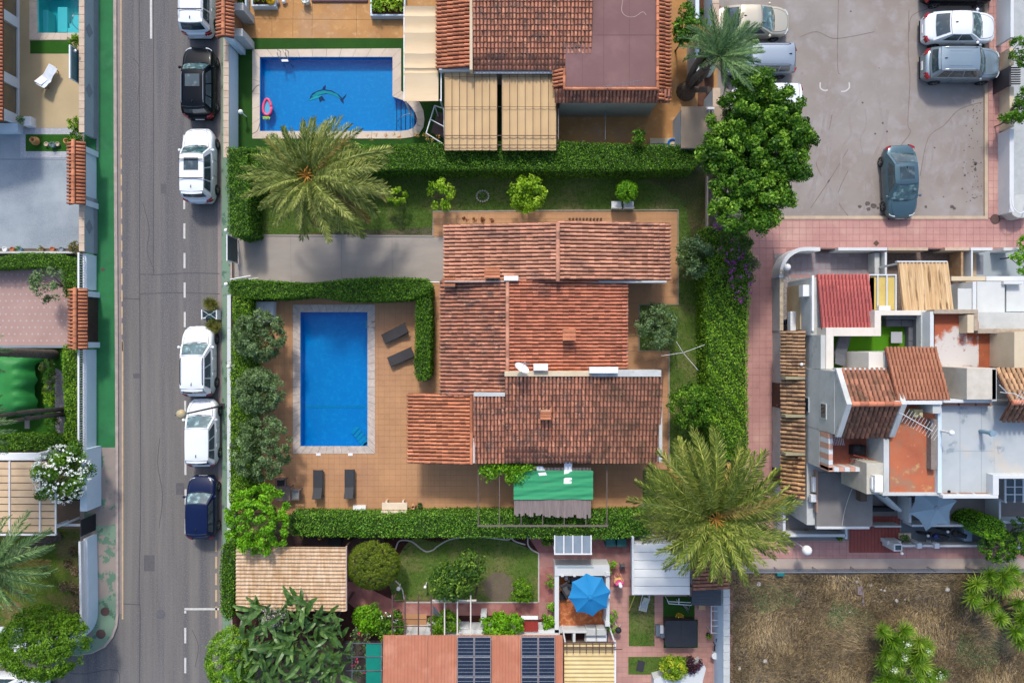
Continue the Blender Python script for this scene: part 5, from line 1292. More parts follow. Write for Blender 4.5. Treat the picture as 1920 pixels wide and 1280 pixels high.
# verge tiles (white mortared ends) down the west edges
for x, y0, y1, z in ((832.5,421,527,3.08),(825.5,527,741,3.02),(1176,530,699,3.02)):
    n = int((y1-y0)/7.1)
    for k in range(n):
        a = V3(x, y0+(y1-y0)*(k+.5)/n, z); b = MB(); b.cyl(a.x, a.y, z-.12, z+.02, .055, 6); b.build('mortar_plug', mortar, vl)
def chimney(x, y, w, d, z0, h, name='chimney'):
    a = G(x, y, z0+h); b = MB(); b.box(a[0]-w/2, a[0]+w/2, a[1]-d/2, a[1]+d/2, z0-.3, z0+h); o = b.build(name, cream, vl)
    off = wloc(o)
    def sub(nm, m, mat): s = m.build(nm, mat, vl); s.parent = o; return s
    for k in range(3):
        m = MB(); m.box(a[0]-w/2-.05, a[0]+w/2+.05, a[1]-d/2+d*k/3+.01, a[1]-d/2+d*(k+1)/3-.01, z0+h+.12, z0+h+.17, b=.02); sub('cap_tile', m, t_or)
    for sx in (-1,1):
        m = MB(); m.box(a[0]+sx*(w/2-.05)-.04, a[0]+sx*(w/2-.05)+.04, a[1]-d/2, a[1]+d/2, z0+h, z0+h+.12); sub('cap_support', m, cream)
chimney(1067, 628, .62, .62, 3.5, .55); chimney(1023, 778, .5, .5, 3.4, .5); chimney(923, 513, .75, .5, 3.45, .55); chimney(842, 529, .6, .5, 3.1, .45)
for x, y, w in ((872,519,0),): pass
# windows and doors under the eaves
def window(rt, x, y, w, h, zc, face, sh=None):
    """face: unit normal as 'N','S','E','W'; x,y world centre on the wall"""
    fr = MB(); gl = MB(); t = .05
    def bx(m, u0, u1, z0, z1, d0, d1):
        if face in 'NS': s = 1 if face == 'N' else -1; m.box(x+u0, x+u1, y+s*d0, y+s*d1, z0, z1)
        else: s = 1 if face == 'E' else -1; m.box(x+s*d0, x+s*d1, y+u0, y+u1, z0, z1)
    for u0, u1, z0, z1 in ((-w/2,w/2,zc+h/2-t,zc+h/2),(-w/2,w/2,zc-h/2,zc-h/2+t),(-w/2,-w/2+t,zc-h/2+t,zc+h/2-t),(w/2-t,w/2,zc-h/2+t,zc+h/2-t),(-t/2,t/2,zc-h/2+t,zc+h/2-t)): bx(fr, u0, u1, z0, z1, -.01, .05)
    f = fr.build('window', metalw, rt); bx(gl, -w/2+t, w/2-t, zc-h/2+t, zc+h/2-t, 0, .02); g = gl.build('pane', glassd, rt); g.parent = f
for x in (1010, 1090, 1160): window(vl, GX(x,2), GY(850,2.86), 1.6, 2.0, 1.1, 'S')
for y in (575, 640): window(vl, GX(838,2.9), GY(y,2), 1.4, 1.2, 1.5, 'W')
for x in (900, 1000, 1120, 1200): window(vl, GX(x,2), GY(432,2.9), 1.2, 1.1, 1.5, 'N')
window(vl, GX(1228,2.86), GY(780,2), 1.3, 1.1, 1.5, 'E'); window(vl, GX(1243,2.9), GY(470,2), 1.2, 1.1, 1.5, 'E')
# rooftop things
def acunit(label, x, y, w, d, z, group='white boxes on the villa roof', mat=None):
    a = G(x, y, z); r = root('rooftop_unit', label, 'air conditioner', (a[0], a[1], z-.35), group)
    b = MB(); b.box(a[0]-w/2, a[0]+w/2, a[1]-d/2, a[1]+d/2, z-.35, z, b=.02); b.build('casing', mat or whiteplas, r)
    b = MB(); b.cyl(a[0]-w*.15, a[1]-d/2-.012, z-.3, z-.05, .001, 8); 
    b = MB(); b.box(a[0]-w/2+.05, a[0]+w/2-.2, a[1]-d/2-.012, a[1]-d/2+.001, z-.3, z-.05); b.build('fan_grille', metald, r); return r
acunit('white box just right of the satellite dish on the villa roof', 1014, 688.5, .78, .36, 4.4); acunit('left one of two white boxes side by side on the coping', 1119, 694, .78, .34, 4.45); acunit('right one of two white boxes side by side on the coping', 1146, 694, .76, .34, 4.45)
def dish(label, x, y, z, r=.4, az=200, group=None):
    a = Vector(G(x, y, z)); rt = root('satellite_dish', label, 'satellite dish', (a.x, a.y, z-.9), group)
    b = MB(); b.cyl(a.x, a.y, z-.9, z-.1, .03, 8); b.build('mast', metal, rt)
    m = MB(); prof = [(.001,0),(r*.4,.015),(r*.75,.06),(r,.11)]; m.lathe(0,0,prof,18)
    Rm = Matrix.Rotation(R(az),3,'Z') @ Matrix.Rotation(R(62),3,'Y'); m.v = [tuple(Rm @ Vector(p) + a) for p in m.v]; m.build('reflector', whiteplas, rt, smooth=True)
    d = Rm @ Vector((0,0,1)); b = MB(); b.tube([a - Vector((0,0,r*.8)), a + d*r*1.1 - Vector((0,0,.05))], .015, 4); b.ball(tuple(a + d*r*1.1), .05, 8, 5); b.build('receiver_arm', metal, rt); return rt
dish('white satellite dish at the left end of the roof coping', 977, 692, 4.9, .42, 60)
b = MB(); a = V3(984, 682, 4.3); b.tube([a+Vector((0,0,-.7)), a], .02, 5); b.tube([a+Vector((-.2,.1,0)), a+Vector((.35,-.05,.0))], .015, 4)
for k in range(4): b.tube([a+Vector((-.1+k*.12,.12,0)), a+Vector((-.1+k*.12,-.12,0))], .008, 4)
tag(b.build('roof_aerial', metal), 'thin roof aerial beside the white satellite dish', 'aerial')
# main pool
sp_ = pool('large rectangular blue swimming pool with pale stone coping beside the villa', POOL_S_OUT, POOL_S_IN, .7, poolt, water, copingm, .5, lev=-.1)
band = M('teal_mosaic_band', '#5fc0dc', '#46a8d4', 9, .5)
for k in range(26): a = G(567+k*4.7, 761, -1.0); b = MB(); b.box(a[0]-.065, a[0]+.065, a[1]-.09, a[1]+.09, -.7, -.68); b.build('mosaic_band_tile', band, sp_)
stp = M('pale_step_edge', '#86c4dc', None, rough=.5)
for k in range(5):
    a = G(666+k*5.2, 806+k*5.6, -.6); b = MB(); b.obox(a, 1, -.9, .2, .55, -.58+.08*k, -.56+.08*k); b.build('step_edge', stp, sp_)
    cc = G(689, 836, -.3); rr = (1.05-.2*k); m = MB(); q = [(cc[0], cc[1])]+[(cc[0]-rr*math.cos(t*math.pi/16), cc[1]+rr*math.sin(t*math.pi/16)) for t in range(9)]; m.prism(q, -.7, -.6+.09*k); m.build('corner_step', poolt, sp_)
for y in (603, 614): cc = G(690, y, .3); b = MB(); b.tube(bez([(cc[0]-.12,cc[1],-.5),(cc[0]-.12,cc[1],.35),(cc[0]+.05,cc[1],.55),(cc[0]+.28,cc[1],.5),(cc[0]+.34,cc[1],.06)],4), .022, 6); b.build('ladder_rail', metal, sp_)
cc = G(689, 608, 0); b = MB(); b.box(cc[0]-.2, cc[0]-.06, cc[1]-.2, cc[1]+.2, -.4, -.37); b.build('ladder_tread', metal, sp_)
for x in (597, 657): a = G(x, 850, .06); b = MB(); b.box(a[0]-.14, a[0]+.14, a[1]-.14, a[1]+.02, .03, .075, b=.01); tag(b.build('overflow_block', whiteplas), 'small white block at the lower pool edge, %s one' % ('left' if x < 620 else 'right'), 'block')
# loungers and chairs
w2 = M('charcoal_sling', '#3f4145', '#34363a', 30, .7, .3, 80)
lounger('dark wicker sun lounger beside the pool, upper of the angled pair', 742, 625, 207, wicker, wicker, 'dark sun loungers by the villa pool', back=16, L=1.6, W=.6)
lounger('dark wicker sun lounger beside the pool, lower of the angled pair', 753, 669, 204, wicker, wicker, 'dark sun loungers by the villa pool', back=16, L=1.6, W=.6)
lounger('charcoal sun lounger below the pool, left of the parallel pair', 597, 908, 90, w2, w2, 'dark sun loungers by the villa pool', back=30, L=1.75, W=.56)
lounger('charcoal sun lounger below the pool, right of the parallel pair', 656, 907, 90, w2, w2, 'dark sun loungers by the villa pool', back=30, L=1.75, W=.56)
gw = M('grey_wood_slats', '#82746e', '#6a5e5a', 7, .8)
r = root('garden_table', 'square grey wooden table half under the lime green tree', 'table', (GX(531,.7), GY(925,.7), .04))
for k in range(6): x = GX(531,.74); y = GY(925,.74); b = MB(); b.box(x-.42+k*.14+.005, x-.42+(k+1)*.14-.005, y-.42, y+.42, .71, .74); b.build('table_slat', gw, r)
for sx in (-1,1):
    for sy in (-1,1): b = MB(); b.box(x+sx*.37-.03, x+sx*.37+.03, y+sy*.37-.03, y+sy*.37+.03, .04, .71); b.build('leg', gw, r)
chair('grey armchair above the grey wooden table', 529, 905, 270, gw, wicker, 'grey garden armchairs'); chair('grey armchair right of the grey wooden table', 556, 925, 180, gw, greynet, 'grey garden armchairs')
def bench(label, x, y, ang, L, mat, group=None):
    c = G(x, y, .45); r = root('garden_bench', label, 'bench', (c[0], c[1], .04), group, R(ang))
    b = MB(); b.box(-L/2, L/2, -.22, .2, .4, .46, b=.015); b.build('seat', mat, r, world=False)
    b = MB(); b.box(-L/2, L/2, -.36, -.25, .4, .85, b=.015); b.build('backrest', mat, r, world=False)
    for s in (-1,1): b = MB(); b.box(s*L*.33-.05, s*L*.33+.05, -.2, .3, 0, .4); b.build('leg', mat, r, world=False)
    return r
bench('cream stone bench on the terrace by the flowering hedge', 740, 948, 0, 1.5, M('cream_cast_stone', '#e3d3bd', '#d2c2ab', 3, .8))
pot('round ochre jar right of the cream stone bench', 774, 951, .17, .45, M('sandstone_jar', '#c79b74', '#b58863', 3, .8), bulb=True); pot('dark green pot next to the ochre jar', 787, 947, .14, .3, M('dark_green_glaze', '#3d4a3a'), L_hedge, n=40)
r = root('skimmer_box', 'square white pool equipment hatch with a round lid by the hedge', 'equipment hatch', (GX(675), GY(958), .04))
b = MB(); b.box(GX(663), GX(687), GY(968), GY(946), .04, .16, b=.01); b.build('frame', whiteplas, r); b = MB(); b.cyl(GX(675), GY(957), .16, .19, .22, 20); b.build('lid', whiteplas, r)
r = root('storage_box', 'white panelled pool plant box in the corner of the hedges', 'storage box', (GX(494), GY(578), .04))
b = MB(); b.box(GX(474,.6), GX(512,.6), GY(604,.6), GY(565,.6), .04, .5); b.build('body', wallw, r)
for k in range(2): b = MB(); b.box(GX(474+19*k,.6)+.04, GX(474+19*(k+1),.6)-.04, GY(602,.6), GY(567,.6), .5, .54, b=.01); b.build('lid_panel', wallw, r)
# pergola frame with reed and green net
r = root('pergola', 'open brown metal pergola frame over the rear terrace and flowering hedge', 'pergola', (GX(1016,2.5), GY(925,2.5), .04))
gs = M('grey_painted_steel', '#6f645d', None, rough=.6)
for x in (896.5, 936.5, 977, 1017.5, 1058, 1098.5, 1138): b = MB(); b.box(GX(x,2.5)-.02, GX(x,2.5)+.02, GY(984,2.5), GY(862,2.5), 2.44, 2.5); b.build('rafter', gs, r)
b = MB(); b.box(GX(895,2.5), GX(1140,2.5), GY(987,2.5), GY(984,2.5)-.002, 2.42, 2.51); b.build('front_beam', gs, r)
for x in (897, 1137): b = MB(); b.box(GX(x,2.4)-.04, GX(x,2.4)+.04, GY(985,2.4)-.04, GY(985,2.4)+.04, .02, 2.42); b.build('post', gs, r)
def drape(name, x0, y0, x1, y1, z, mat, amp, label, cat, nx=40, ny=20, diag=True, fr=0):
    b = MB(); P = []
    for j in range(ny+1):
        row = []
        for i in range(nx+1):
            u = i/nx; v = j/ny; a = G(x0+(x1-x0)*u, y0+(y1-y0)*v, z); w = amp*(math.sin((u*3+v*9)*2.1)**3*.7+.5*math.sin(u*23+v*31)*.4 + .3*math.sin(v*40))
            jy = fr*random.uniform(-1,1) if (j == ny) else 0
            row.append((a[0], a[1]+jy, z+w-.12*math.sin(math.pi*u)*.3))
        P.append(row)
    b.grid(P); o = b.build(name, mat, smooth=True); tag(o, label, cat); return o
drape('shade_net', 963, 882, 1112, 936, 2.62, thinfabric('green_shade_net', '#37a06c', .86), .05, 'creased green shade net stretched over the reed screen', 'shade net')
rt = root('reed_screen', 'grey reed screen with a ragged lower edge under the green net', 'reed screen', (GX(1035,2.5), GY(920,2.5), 2.4))
reed = M('grey_brown_reed', '#8f827c', '#75696a', 30, .9, .3, 60, stretch=(1,.05,1), rvar=.12)
x = 964; k = 0
while x < 1107:
    w = random.uniform(2.6, 5.5); e = 966 + (x-964)*.03 + random.uniform(-2, 2) - (5 if random.random() < .1 else 0); a = G(x, 876, 2.54); c = G(x+w-.15, e, 2.54); b = MB(); zz = 2.53 + random.uniform(-.01,.012)
    b.box(a[0], c[0], c[1], a[1], zz-.015, zz, random.random()); b.build('reed_bundle', reed, rt); x += w
slt = M('white_translucent_sheet', '#f2f5f7', None, rough=.5)
for q, lb in (([(1003,874),(1018,874),(1030,900),(1015,900)],'slanting white board poking out under the green net'),([(1058,866),(1073,866),(1072,907),(1057,907)],'straight white board between the roof edge and the green net')):
    b = MB(); b.prism(polyp(q, 2.59), 2.565, 2.58); tag(b.build('white_board', slt), lb, 'board')
vn = tree('climbing_vine', 'bright green vine hanging from the roof edge onto the pergola', 'vine', 945, 875, 2.6, (48,10), L_lime, n=1800, leaf=.17, rz=.25, K=60, cr=.22, low=-1, inner=False, trunk=.04, blobs=[(930,876,32,9),(962,878,30,9),(968,893,18,14),(985,875,22,6),(917,888,14,10)])
for x, y in ((897,963),(1133,963)): a = G(x,y,.5); b = MB(); b.box(a[0]-.16,a[0]+.16,a[1]-.06,a[1]+.06,.04,.5); tag(b.build('wall_block', cream), 'small cream block at the %s foot of the pergola' % ('left' if x<1000 else 'right'), 'block')
# wall along the street with railings (right side of road)
rt = root('garden_wall', 'low white street wall with round lamps in front of the villa hedge', 'wall', (GX(430), GY(700), .1))
for y0, y1 in ((553,1050),): b = MB(); b.box(GX(427,.9), GX(432,.9), GY(y1,.9), GY(y0,.9), .1, .9); b.build('wall', wallw, rt)
for k in range(8): b = MB(); b.box(GX(426,.92), GX(433,.92), GY(553+62*(k+1),.92)+.01, GY(553+62*k,.92), .90, .94, b=.01); b.build('coping', wallw, rt)
for k, (x, y) in enumerate(((424,432),(424,533),(429,687),(430,840))):
    globelamp(['round white lamp at the upper end of the driveway gate','round white lamp at the lower end of the driveway gate','round white lamp on the wall beside the olive trees, upper one','round white lamp on the wall beside the olive trees, lower one'][k], x, y, 1.3, .12, group='round lamps on the villa street wall', h0=.1)
a = G(436, 688, .8); b = MB(); b.box(a[0]-.1, a[0]+.3, a[1]-.16, a[1]+.16, .04, .8, b=.02); tag(b.build('meter_box', wallw), 'white meter box on the inside of the villa street wall', 'meter box')
# driveway gate leaves
r = root('driveway_gate', 'grey mesh driveway gate leaf swung open along the hedge', 'gate', (GX(430,1.6), GY(465), .1))
b = MB(); a = Vector(G(426,442,1.6)); c = Vector(G(427,487,1.6)); b.add([(a.x,a.y,1.6),(c.x,c.y,1.6),(c.x,c.y,.15),(a.x,a.y,.15)], [(0,1,2,3)], .5); b.build('mesh_panel', M('grey_mesh','#6d7a78','#59635f',40,.6), r)
for p, q in ((a,c),): b = MB(); b.box(a.x-.03, a.x+.03, c.y, a.y, 1.6, 1.65); b.box(a.x-.03, a.x+.03, a.y, a.y+.06, .1, 1.65); b.box(a.x-.03, a.x+.03, c.y-.06, c.y, .1, 1.65); b.build('frame', metalw, r)
b = MB(); a = G(432,524,1.5); c = G(470,517,1.5); b.tube([a, c], .04, 5); b.tube([(a[0],a[1],.3),(c[0],c[1],.3)], .03, 5); b.tube([a,(a[0],a[1],.1)], .04, 5); tag(b.build('driveway_gate', metalw), 'white bar gate leaf folded back against the long hedge', 'gate')
b = MB(); a = G(797,529,1.0); c = G(832,529,1.0); b.tube([a, c], .035, 5); b.tube([a,(a[0],a[1],0)], .03, 5); tag(b.build('short_rail', metalw), 'short white rail between the hedge corner and the villa', 'rail')
# hedges
hedge('tall clipped hedge between the pavement and the big palm', [(425,276),(462,276),(466,340),(464,400),(467,438),(440,443),(427,436)], 2.3, L_hedge, bump=.09)
hedge('long clipped hedge between driveway and pool with a curved waist', [(427,528),(455,523),(520,528),(582,532),(640,524),(700,520),(760,521),(800,523),(807,535),(806,548),(770,560),(700,563),(640,562),(585,553),(520,559),(455,557),(428,549)], 1.9, L_hedge, bump=.1)
hedge('short clipped hedge running down beside the two angled loungers', [(780,553),(807,548),(808,640),(806,705),(797,713),(783,712),(777,700),(779,620)], 1.6, L_hedge, bump=.06)
hedge('shaggy hedge behind the olive trees along the street wall', [(437,556),(465,556),(467,700),(466,860),(468,950),(430,950),(432,800),(434,650)], 1.8, L_hedge2, bump=.16)
h1 = hedge('long flowering hedge between the villa terrace and the southern garden', [(540,967),(700,969),(900,965),(1100,967),(1215,963),(1222,1004),(1120,1011),(900,1007),(700,1007),(545,1004)], 1.9, L_hedge3, bump=.12, dens=330)
h2 = hedge('long trimmed hedge between the north pool garden and the villa lawn', [(470,278),(560,270),(700,272),(830,268),(1045,264),(1180,270),(1300,272),(1318,300),(1300,316),(1050,318),(830,316),(700,316),(560,316),(470,316)], 2.1, L_hedge, bump=.1)
h3 = hedge('wide hedge along the pink lane east of the villa', [(1325,425),(1400,425),(1412,480),(1404,600),(1402,700),(1404,860),(1345,860),(1332,800),(1328,700),(1325,560)], 2.3, L_hedge2, bump=.16, dens=340)
bw = tree('bougainvillea', 'magenta bougainvillea tangled in the hedge by the pink lane', 'shrub', 1383, 500, 2.8, (34,52), L_boul, n=3000, leaf=.13, rz=.5, trunk=.06, low=-.1, blobs=[(1375,450,38,30),(1383,500,34,40)])
flowers(bw, 1391, 520, 3.1, (22,44), 46, .11, L_bou, .3); flowers(bw, 1348, 424, 3.0, (8,6), 14, .12, L_bou, .3, 'blossom_sprig'); flowers(bw, 1370, 470, 3.0, (22,25), 22, .1, L_bou, .4, 'blossom_spray')
# trees of the villa garden
palm('large date palm with olive feather fronds over the villa driveway', 580, 334, 5.4, 4.0, n=104, azr=lambda a: 1-.2*abs(math.sin(a))+.14*math.cos(a), kind='olive', tr=.34, dry=.1)
palm('date palm with orange fruit stalks at the lower right corner of the terrace', 1337, 968, 6.4, 3.95, n=108, azr=lambda a: 1+.14*math.sin(a), kind='yellow', tr=.36, dry=.08)
tree('lemon_tree', 'small yellow green lemon tree left of the ring of stones', 'tree', 829, 366, 1.6, (24,30), L_lemon, n=900, leaf=.16, rz=.5, K=30, cr=.2, inner=False, trunk=.05)
tree('lemon_tree', 'round yellow green lemon tree with white blossoms on the lawn', 'tree', 989, 364, 1.8, (32,31), L_lemon, n=2300, leaf=.17, rz=.7, K=55, cr=.22, trunk=.07)
tree('lemon_tree', 'yellow green shrub peeping out right of the large date palm', 'shrub', 742, 367, 1.2, (18,14), L_lemon, n=450, leaf=.16, rz=.4, K=14, inner=False, trunk=.04)
tree('clipped_bush', 'small round clipped bush above the two white seats', 'bush', 1175, 360, 1.1, (19,19), L_lime, n=2200, leaf=.10, rz=.6, K=80, cr=.12, low=0, shell=.95, trunk=.05)
r = root('stone_ring', 'ring of pale stones round a small plant on the lawn', 'flower bed', (GX(905), GY(368), 0))
for k in range(16): a = 2*math.pi*k/16; b = MB(); b.ball((GX(905)+.36*math.cos(a), GY(368)+.33*math.sin(a), .05), .07, 7, 5, .7); b.build('stone', M('pale_field_stone','#bdb3a2','#a0978a',6), r)
P = np.array([GX(905), GY(368), .05]) + sph(120)*np.array([.25,.25,.15]); leafmesh('plant', P, sph(120)+np.array([0,0,1]), .09, L_olive, r)
for k, (x, lb) in enumerate(((1156,'left white plastic seat below the clipped bush'),(1179,'right white plastic seat below the clipped bush'))):
    a = G(x, 384, .45); r = root('plastic_chair', lb, 'chair', (a[0], a[1], 0), 'white seats on the lawn')
    b = MB(); b.box(a[0]-.3, a[0]+.3, a[1]-.22, a[1]+.22, .40, .45, b=.02); b.build('seat', greynet if False else wallw, r)
    b = MB(); b.box(a[0]-.28, a[0]+.28, a[1]-.25, a[1]-.2, .45, .8, b=.01); b.build('backrest', wallw, r)
    for sx in (-1,1):
        for sy in (-1,1): b = MB(); b.box(a[0]+sx*.26-.02,a[0]+sx*.26+.02,a[1]+sy*.18-.02,a[1]+sy*.18+.02,0,.4); b.build('leg', wallw, r)
r = root('potted_row', 'low row of small dark dried plants at the top wall of the villa', 'plants', (GX(1095), GY(411), .04))
for k in range(10): a = G(1068+k*6.5, 411, .1); b = MB(); b.cyl(a[0], a[1], .04, .14, .06, 7); b.ball((a[0], a[1], .2), .08, 6, 4); b.build('plant', M('dried_plant','#6b4a3a','#5d4a38',8), r)
bed('sparse red flowering plants against the top wall of the villa', [(866,405),(925,408),(925,416),(866,416)], .35, leafmat('red_plant_leaves','#5a4a20','#7a4a2c','#b04a38'), 160, .12)
for x, y, rr, lb in ((487,630,(47,44),'uppermost of three olive trees along the street wall'),(487,733,(42,40),'middle olive tree of three along the street wall'),(490,840,(52,60),'lowest and largest of three olive trees along the street wall')):
    tree('olive_tree', lb, 'olive tree', x, y, 2.2, rr, L_olive, n=8500, leaf=.14, rz=.9, K=130, cr=.22, group='olive trees by the pool', aspect=.34, shell=.85, trunk=.1)
tree('leafy_tree', 'bright lime green tree at the lower left corner of the terrace', 'tree', 483, 973, 2.8, (60,66), L_lime, n=6500, leaf=.16, rz=1.1, K=110, cr=.22, shell=.75, trunk=.11)
tree('olive_tree', 'grey green round shrub in the notch of the east terrace', 'shrub', 1234, 611, 1.8, (37,40), L_olive, n=3200, leaf=.18, rz=.8, K=60, cr=.25, aspect=.28, trunk=.08)
tree('garden_shrub', 'green shrub on the lawn right of the tiled roof end', 'shrub', 1303, 481, 1.9, (32,36), L_olive, n=2800, leaf=.15, rz=.8, K=55, cr=.24, trunk=.08)
tree('garden_shrub', 'dark green shrub above the big date palm of the terrace corner', 'shrub', 1300, 762, 2.0, (46,40), L_fic, n=3800, leaf=.14, rz=.8, K=80, cr=.22, trunk=.08)
bigt = tree('broadleaf_tree', 'very large dark green tree between the villa hedge and the parking lot', 'tree', 1410, 280, 6.0, (108,150), L_fic, n=46000, leaf=.18, rz=1.1, trunk=.3, low=-.2, shell=.65, cr=.3, K=34,
     blobs=[(1412,165,42,32),(1452,208,55,40),(1388,222,52,46),(1483,252,42,38),(1425,270,66,50),(1345,278,42,40),(1472,312,45,36),(1392,335,62,46),(1442,368,44,38),(1385,398,50,38),(1425,415,30,20)])
# rotary clothes line
a = G(1281, 661, 1.9); r = root('clothes_line', 'rotary clothes line with four white arms on the east lawn', 'clothes line', (a[0], a[1], 0))
b = MB(); b.cyl(a[0], a[1], 0, 1.9, .03, 8); b.build('post', metal, r)
for x, y in ((1240,667),(1322,646),(1309,694),(1268,640)): q = G(x,y,1.95); b = MB(); b.tube([(a[0],a[1],1.88), q], .013, 5); b.build('arm', metalw, r)
wallrun('thin kerb wall at the foot of the lane hedge', 1325, 330, 1328, 850, .35, capst, None, zp=.35)
# ============================================================ NORTH PROPERTY
npool = pool('blue pool with a rounded stepped end and a dolphin mosaic', POOL_N_OUT, POOL_N_IN, .6, poolt, water, coping, .9)
def mosaic(nm, pts, mat, z=-.59, s=1.0, px=665, py=203):
    c = G(620, 186, -1.3); b = MB(); P = [G(x,y,-1.3)[:2] for x,y in pts]; b.prism(P, z-.01, z); return b.build(nm, mat, npool)
mosaic('dolphin_back', [(588,189),(592,183),(602,178),(610,176),(612,171),(617,167),(616,176),(628,178),(640,185),(647,192),(655,184),(653,190),(649,195),(650,203),(645,198),(642,193),(632,187),(620,184),(606,186),(596,190),(586,196)], M('navy_mosaic','#12406e'))
mosaic('dolphin_side', [(590,189),(600,181),(612,178),(626,180),(638,185),(645,194),(632,187),(618,183),(604,186),(596,190)], M('teal_mosaic','#5fe0c8','#3cc0b0',9), z=-.575)
mosaic('dolphin_belly', [(585,197),(590,192),(600,188),(610,187),(604,191),(594,194)], M('aqua_mosaic','#9ff0d0'), z=-.57); mosaic('dolphin_fin', [(603,190),(610,188),(616,197),(610,196),(606,200)], M('navy_mosaic','#12406e'), z=-.58)
for k, x in enumerate((742, 751, 760, 769)):
    b = MB(); b.box(GX(x,-.3), GX(x+8,-.3), GY(244,-.3), GY(184+k*3+(k*k),-.3), -.59, -.52+.1*k); b.build('pool_step', poolt, npool)
    b = MB(); b.box(GX(x,-.3), GX(x+1.3,-.3), GY(243,-.3), GY(186+k*3+(k*k),-.3), -.519+.1*k, -.51+.1*k); b.build('step_edge', M('navy_mosaic','#12406e'), npool)
for x in (522, 537): a = G(x, 100, .4); b = MB(); b.tube(bez([(a[0]+.1,a[1]-.45,-.6),(a[0]+.1,a[1]-.4,.3),(a[0],a[1]-.1,.6),(a[0]-.02,a[1]+.15,.5),(a[0],a[1]+.25,.06)],4), .022, 6); b.build('ladder_rail', metal, npool)
a = G(533, 112, .1); b = MB(); b.box(a[0]-.22, a[0]+.2, a[1]-.07, a[1]+.07, -.06, -.03); b.build('ladder_tread', whiteplas, npool)
a = G(762, 218, .5); b = MB(); b.tube(bez([(a[0]-.7,a[1]-.05,-.4),(a[0]-.3,a[1]+.02,.35),(a[0]+.2,a[1]+.1,.6),(a[0]+.5,a[1]-.1,.5),(a[0]+.55,a[1]-.15,.06)],4), .025, 6); b.build('handrail', metal, npool)
# pink float
r = root('pool_float', 'pink inflatable ring with green leaf end floating in the pool', 'pool float', (GX(499), GY(200), -.14))
b = MB(); pts = []
for k in range(25):
    t = 2*math.pi*k/24; w = .27+.05*math.sin(t) ; pts.append((GX(500)+ (.24-.05*math.sin(t))*math.cos(t), GY(200)+.48*math.sin(t), -.09))
b.tube(pts, .085, 8); b.build('ring', M('pink_vinyl','#e85a82','#e04f78',3,.35), r, smooth=True)
b = MB(); b.box(GX(500)-.2, GX(500)+.2, GY(200)-.42, GY(200)+.4, -.13, -.11); b.build('mesh_floor', M('aqua_vinyl','#4aa7cf',None,rough=.4), r)
b = MB(); a = G(498, 220)
for k in range(5): q = a[0]-.2+k*.09; b.add([(q,a[1]+.03,-.06),(q+.1,a[1]+.03,-.06),(q+.05,a[1]-.14,-.05)],[(0,1,2)],.5)
b.box(a[0]-.2,a[0]+.2,a[1]+.0,a[1]+.06,-.12,-.05); b.build('leaf_end', M('lime_vinyl','#9bc53a',None,rough=.4), r)
for pts in ([(473,175),(480,164),(487,160)],[(473,252),(483,246),(488,232)]): ribbon('pool_hose', bez(pts,4), .03, .062, metald) and None
for k, o in enumerate([o for o in COL.objects if o.name.startswith('pool_hose')]): tag(o, ['thin dark hose over the coping by the pink ring','thin dark hose over the lower left pool corner'][k], 'hose')
# west wall of the north garden
rt = root('garden_wall', 'pale street wall with stone cap beside the north pool', 'wall', (GX(424,1.5), GY(180,1.5), .1))
X1 = GX(428,1.55); b = MB(); b.box(X1-.22, X1, GY(292,1.5), GY(60,1.5), .1, 1.49); b.build('wall', wallb, rt)
for k in range(16): y0 = 72+14*k; b = MB(); b.box(GX(418.5,1.55), X1+.03, GY(y0+14,1.55)+.006, GY(y0,1.55)-.006, 1.49, 1.55, random.random(), b=.01); b.build('cap_stone', capst, rt)
for y in (10, 60): b = MB(); b.box(GX(432,1.8)-.1, GX(455,1.8), GY(y+8,1.8), GY(y-6,1.8), .0, 1.8 if y > 30 else 1.7); tag(b.build('gate_pillar', wallg), 'grey rendered pillar beside the gate roof, %s one' % ('lower' if y > 30 else 'upper'), 'pillar')
a = G(451, 210, 1.2); globelamp('white round shower lamp on the inside of the pool wall', 451, 210, .9, .14)
# planters and things at the top
def planter(label, x0, y0, x1, y1, leafm, n, leaf=.16, z=.45, group='white walled planters', ph=.5):
    a = G(x0,y0,z); c = G(x1,y1,z); rt = root('planter', label, 'planter', ((a[0]+c[0])/2,(a[1]+c[1])/2,0), group); t = .1
    for q in ((a[0],c[0],c[1],c[1]+t),(a[0],c[0],a[1]-t,a[1]),(a[0],a[0]+t,c[1]+t,a[1]-t),(c[0]-t,c[0],c[1]+t,a[1]-t)): b = MB(); b.box(*q,0,z,b=.01); b.build('planter_wall', wallb, rt)
    b = MB(); b.box(a[0]+t,c[0]-t,c[1]+t,a[1]-t,0,z-.1); b.build('soil', soild, rt)
    P = np.column_stack([rng.uniform(a[0]+.15,c[0]-.15,n), rng.uniform(c[1]+.2,a[1]-.1,n), z+rng.uniform(0,ph,n)]); leafmesh('foliage', P, sph(n)*.5+np.array([0,0,1]), leaf, leafm, rt); return rt
planter('narrow white planter beside the gate roof', 441, -60, 462, 31, L_hedge3, 700); planter('small white planter with the yellow toy beside it', 471, -30, 516, 12, L_hedge2, 350); planter('wide white planter with silvery plants left of the cream awning', 694, -30, 760, 30, L_lemon, 700, .2)
r = root('inflatable_toy', 'yellow round toy lying by the small planter', 'toy', (GX(509), GY(3), .3)); b = MB(); b.ball((GX(509,.4), GY(3,.4), .5), .27, 14, 8, .6); b.build('body', M('yellow_vinyl','#e0ad1c',None,rough=.35), r, smooth=True)
b = MB(); b.ball((GX(509,.4)+.02, GY(3,.4)+.02, .68), .1, 10, 6); b.build('knob', M('orange_vinyl','#d97a1c',None,rough=.35), r)
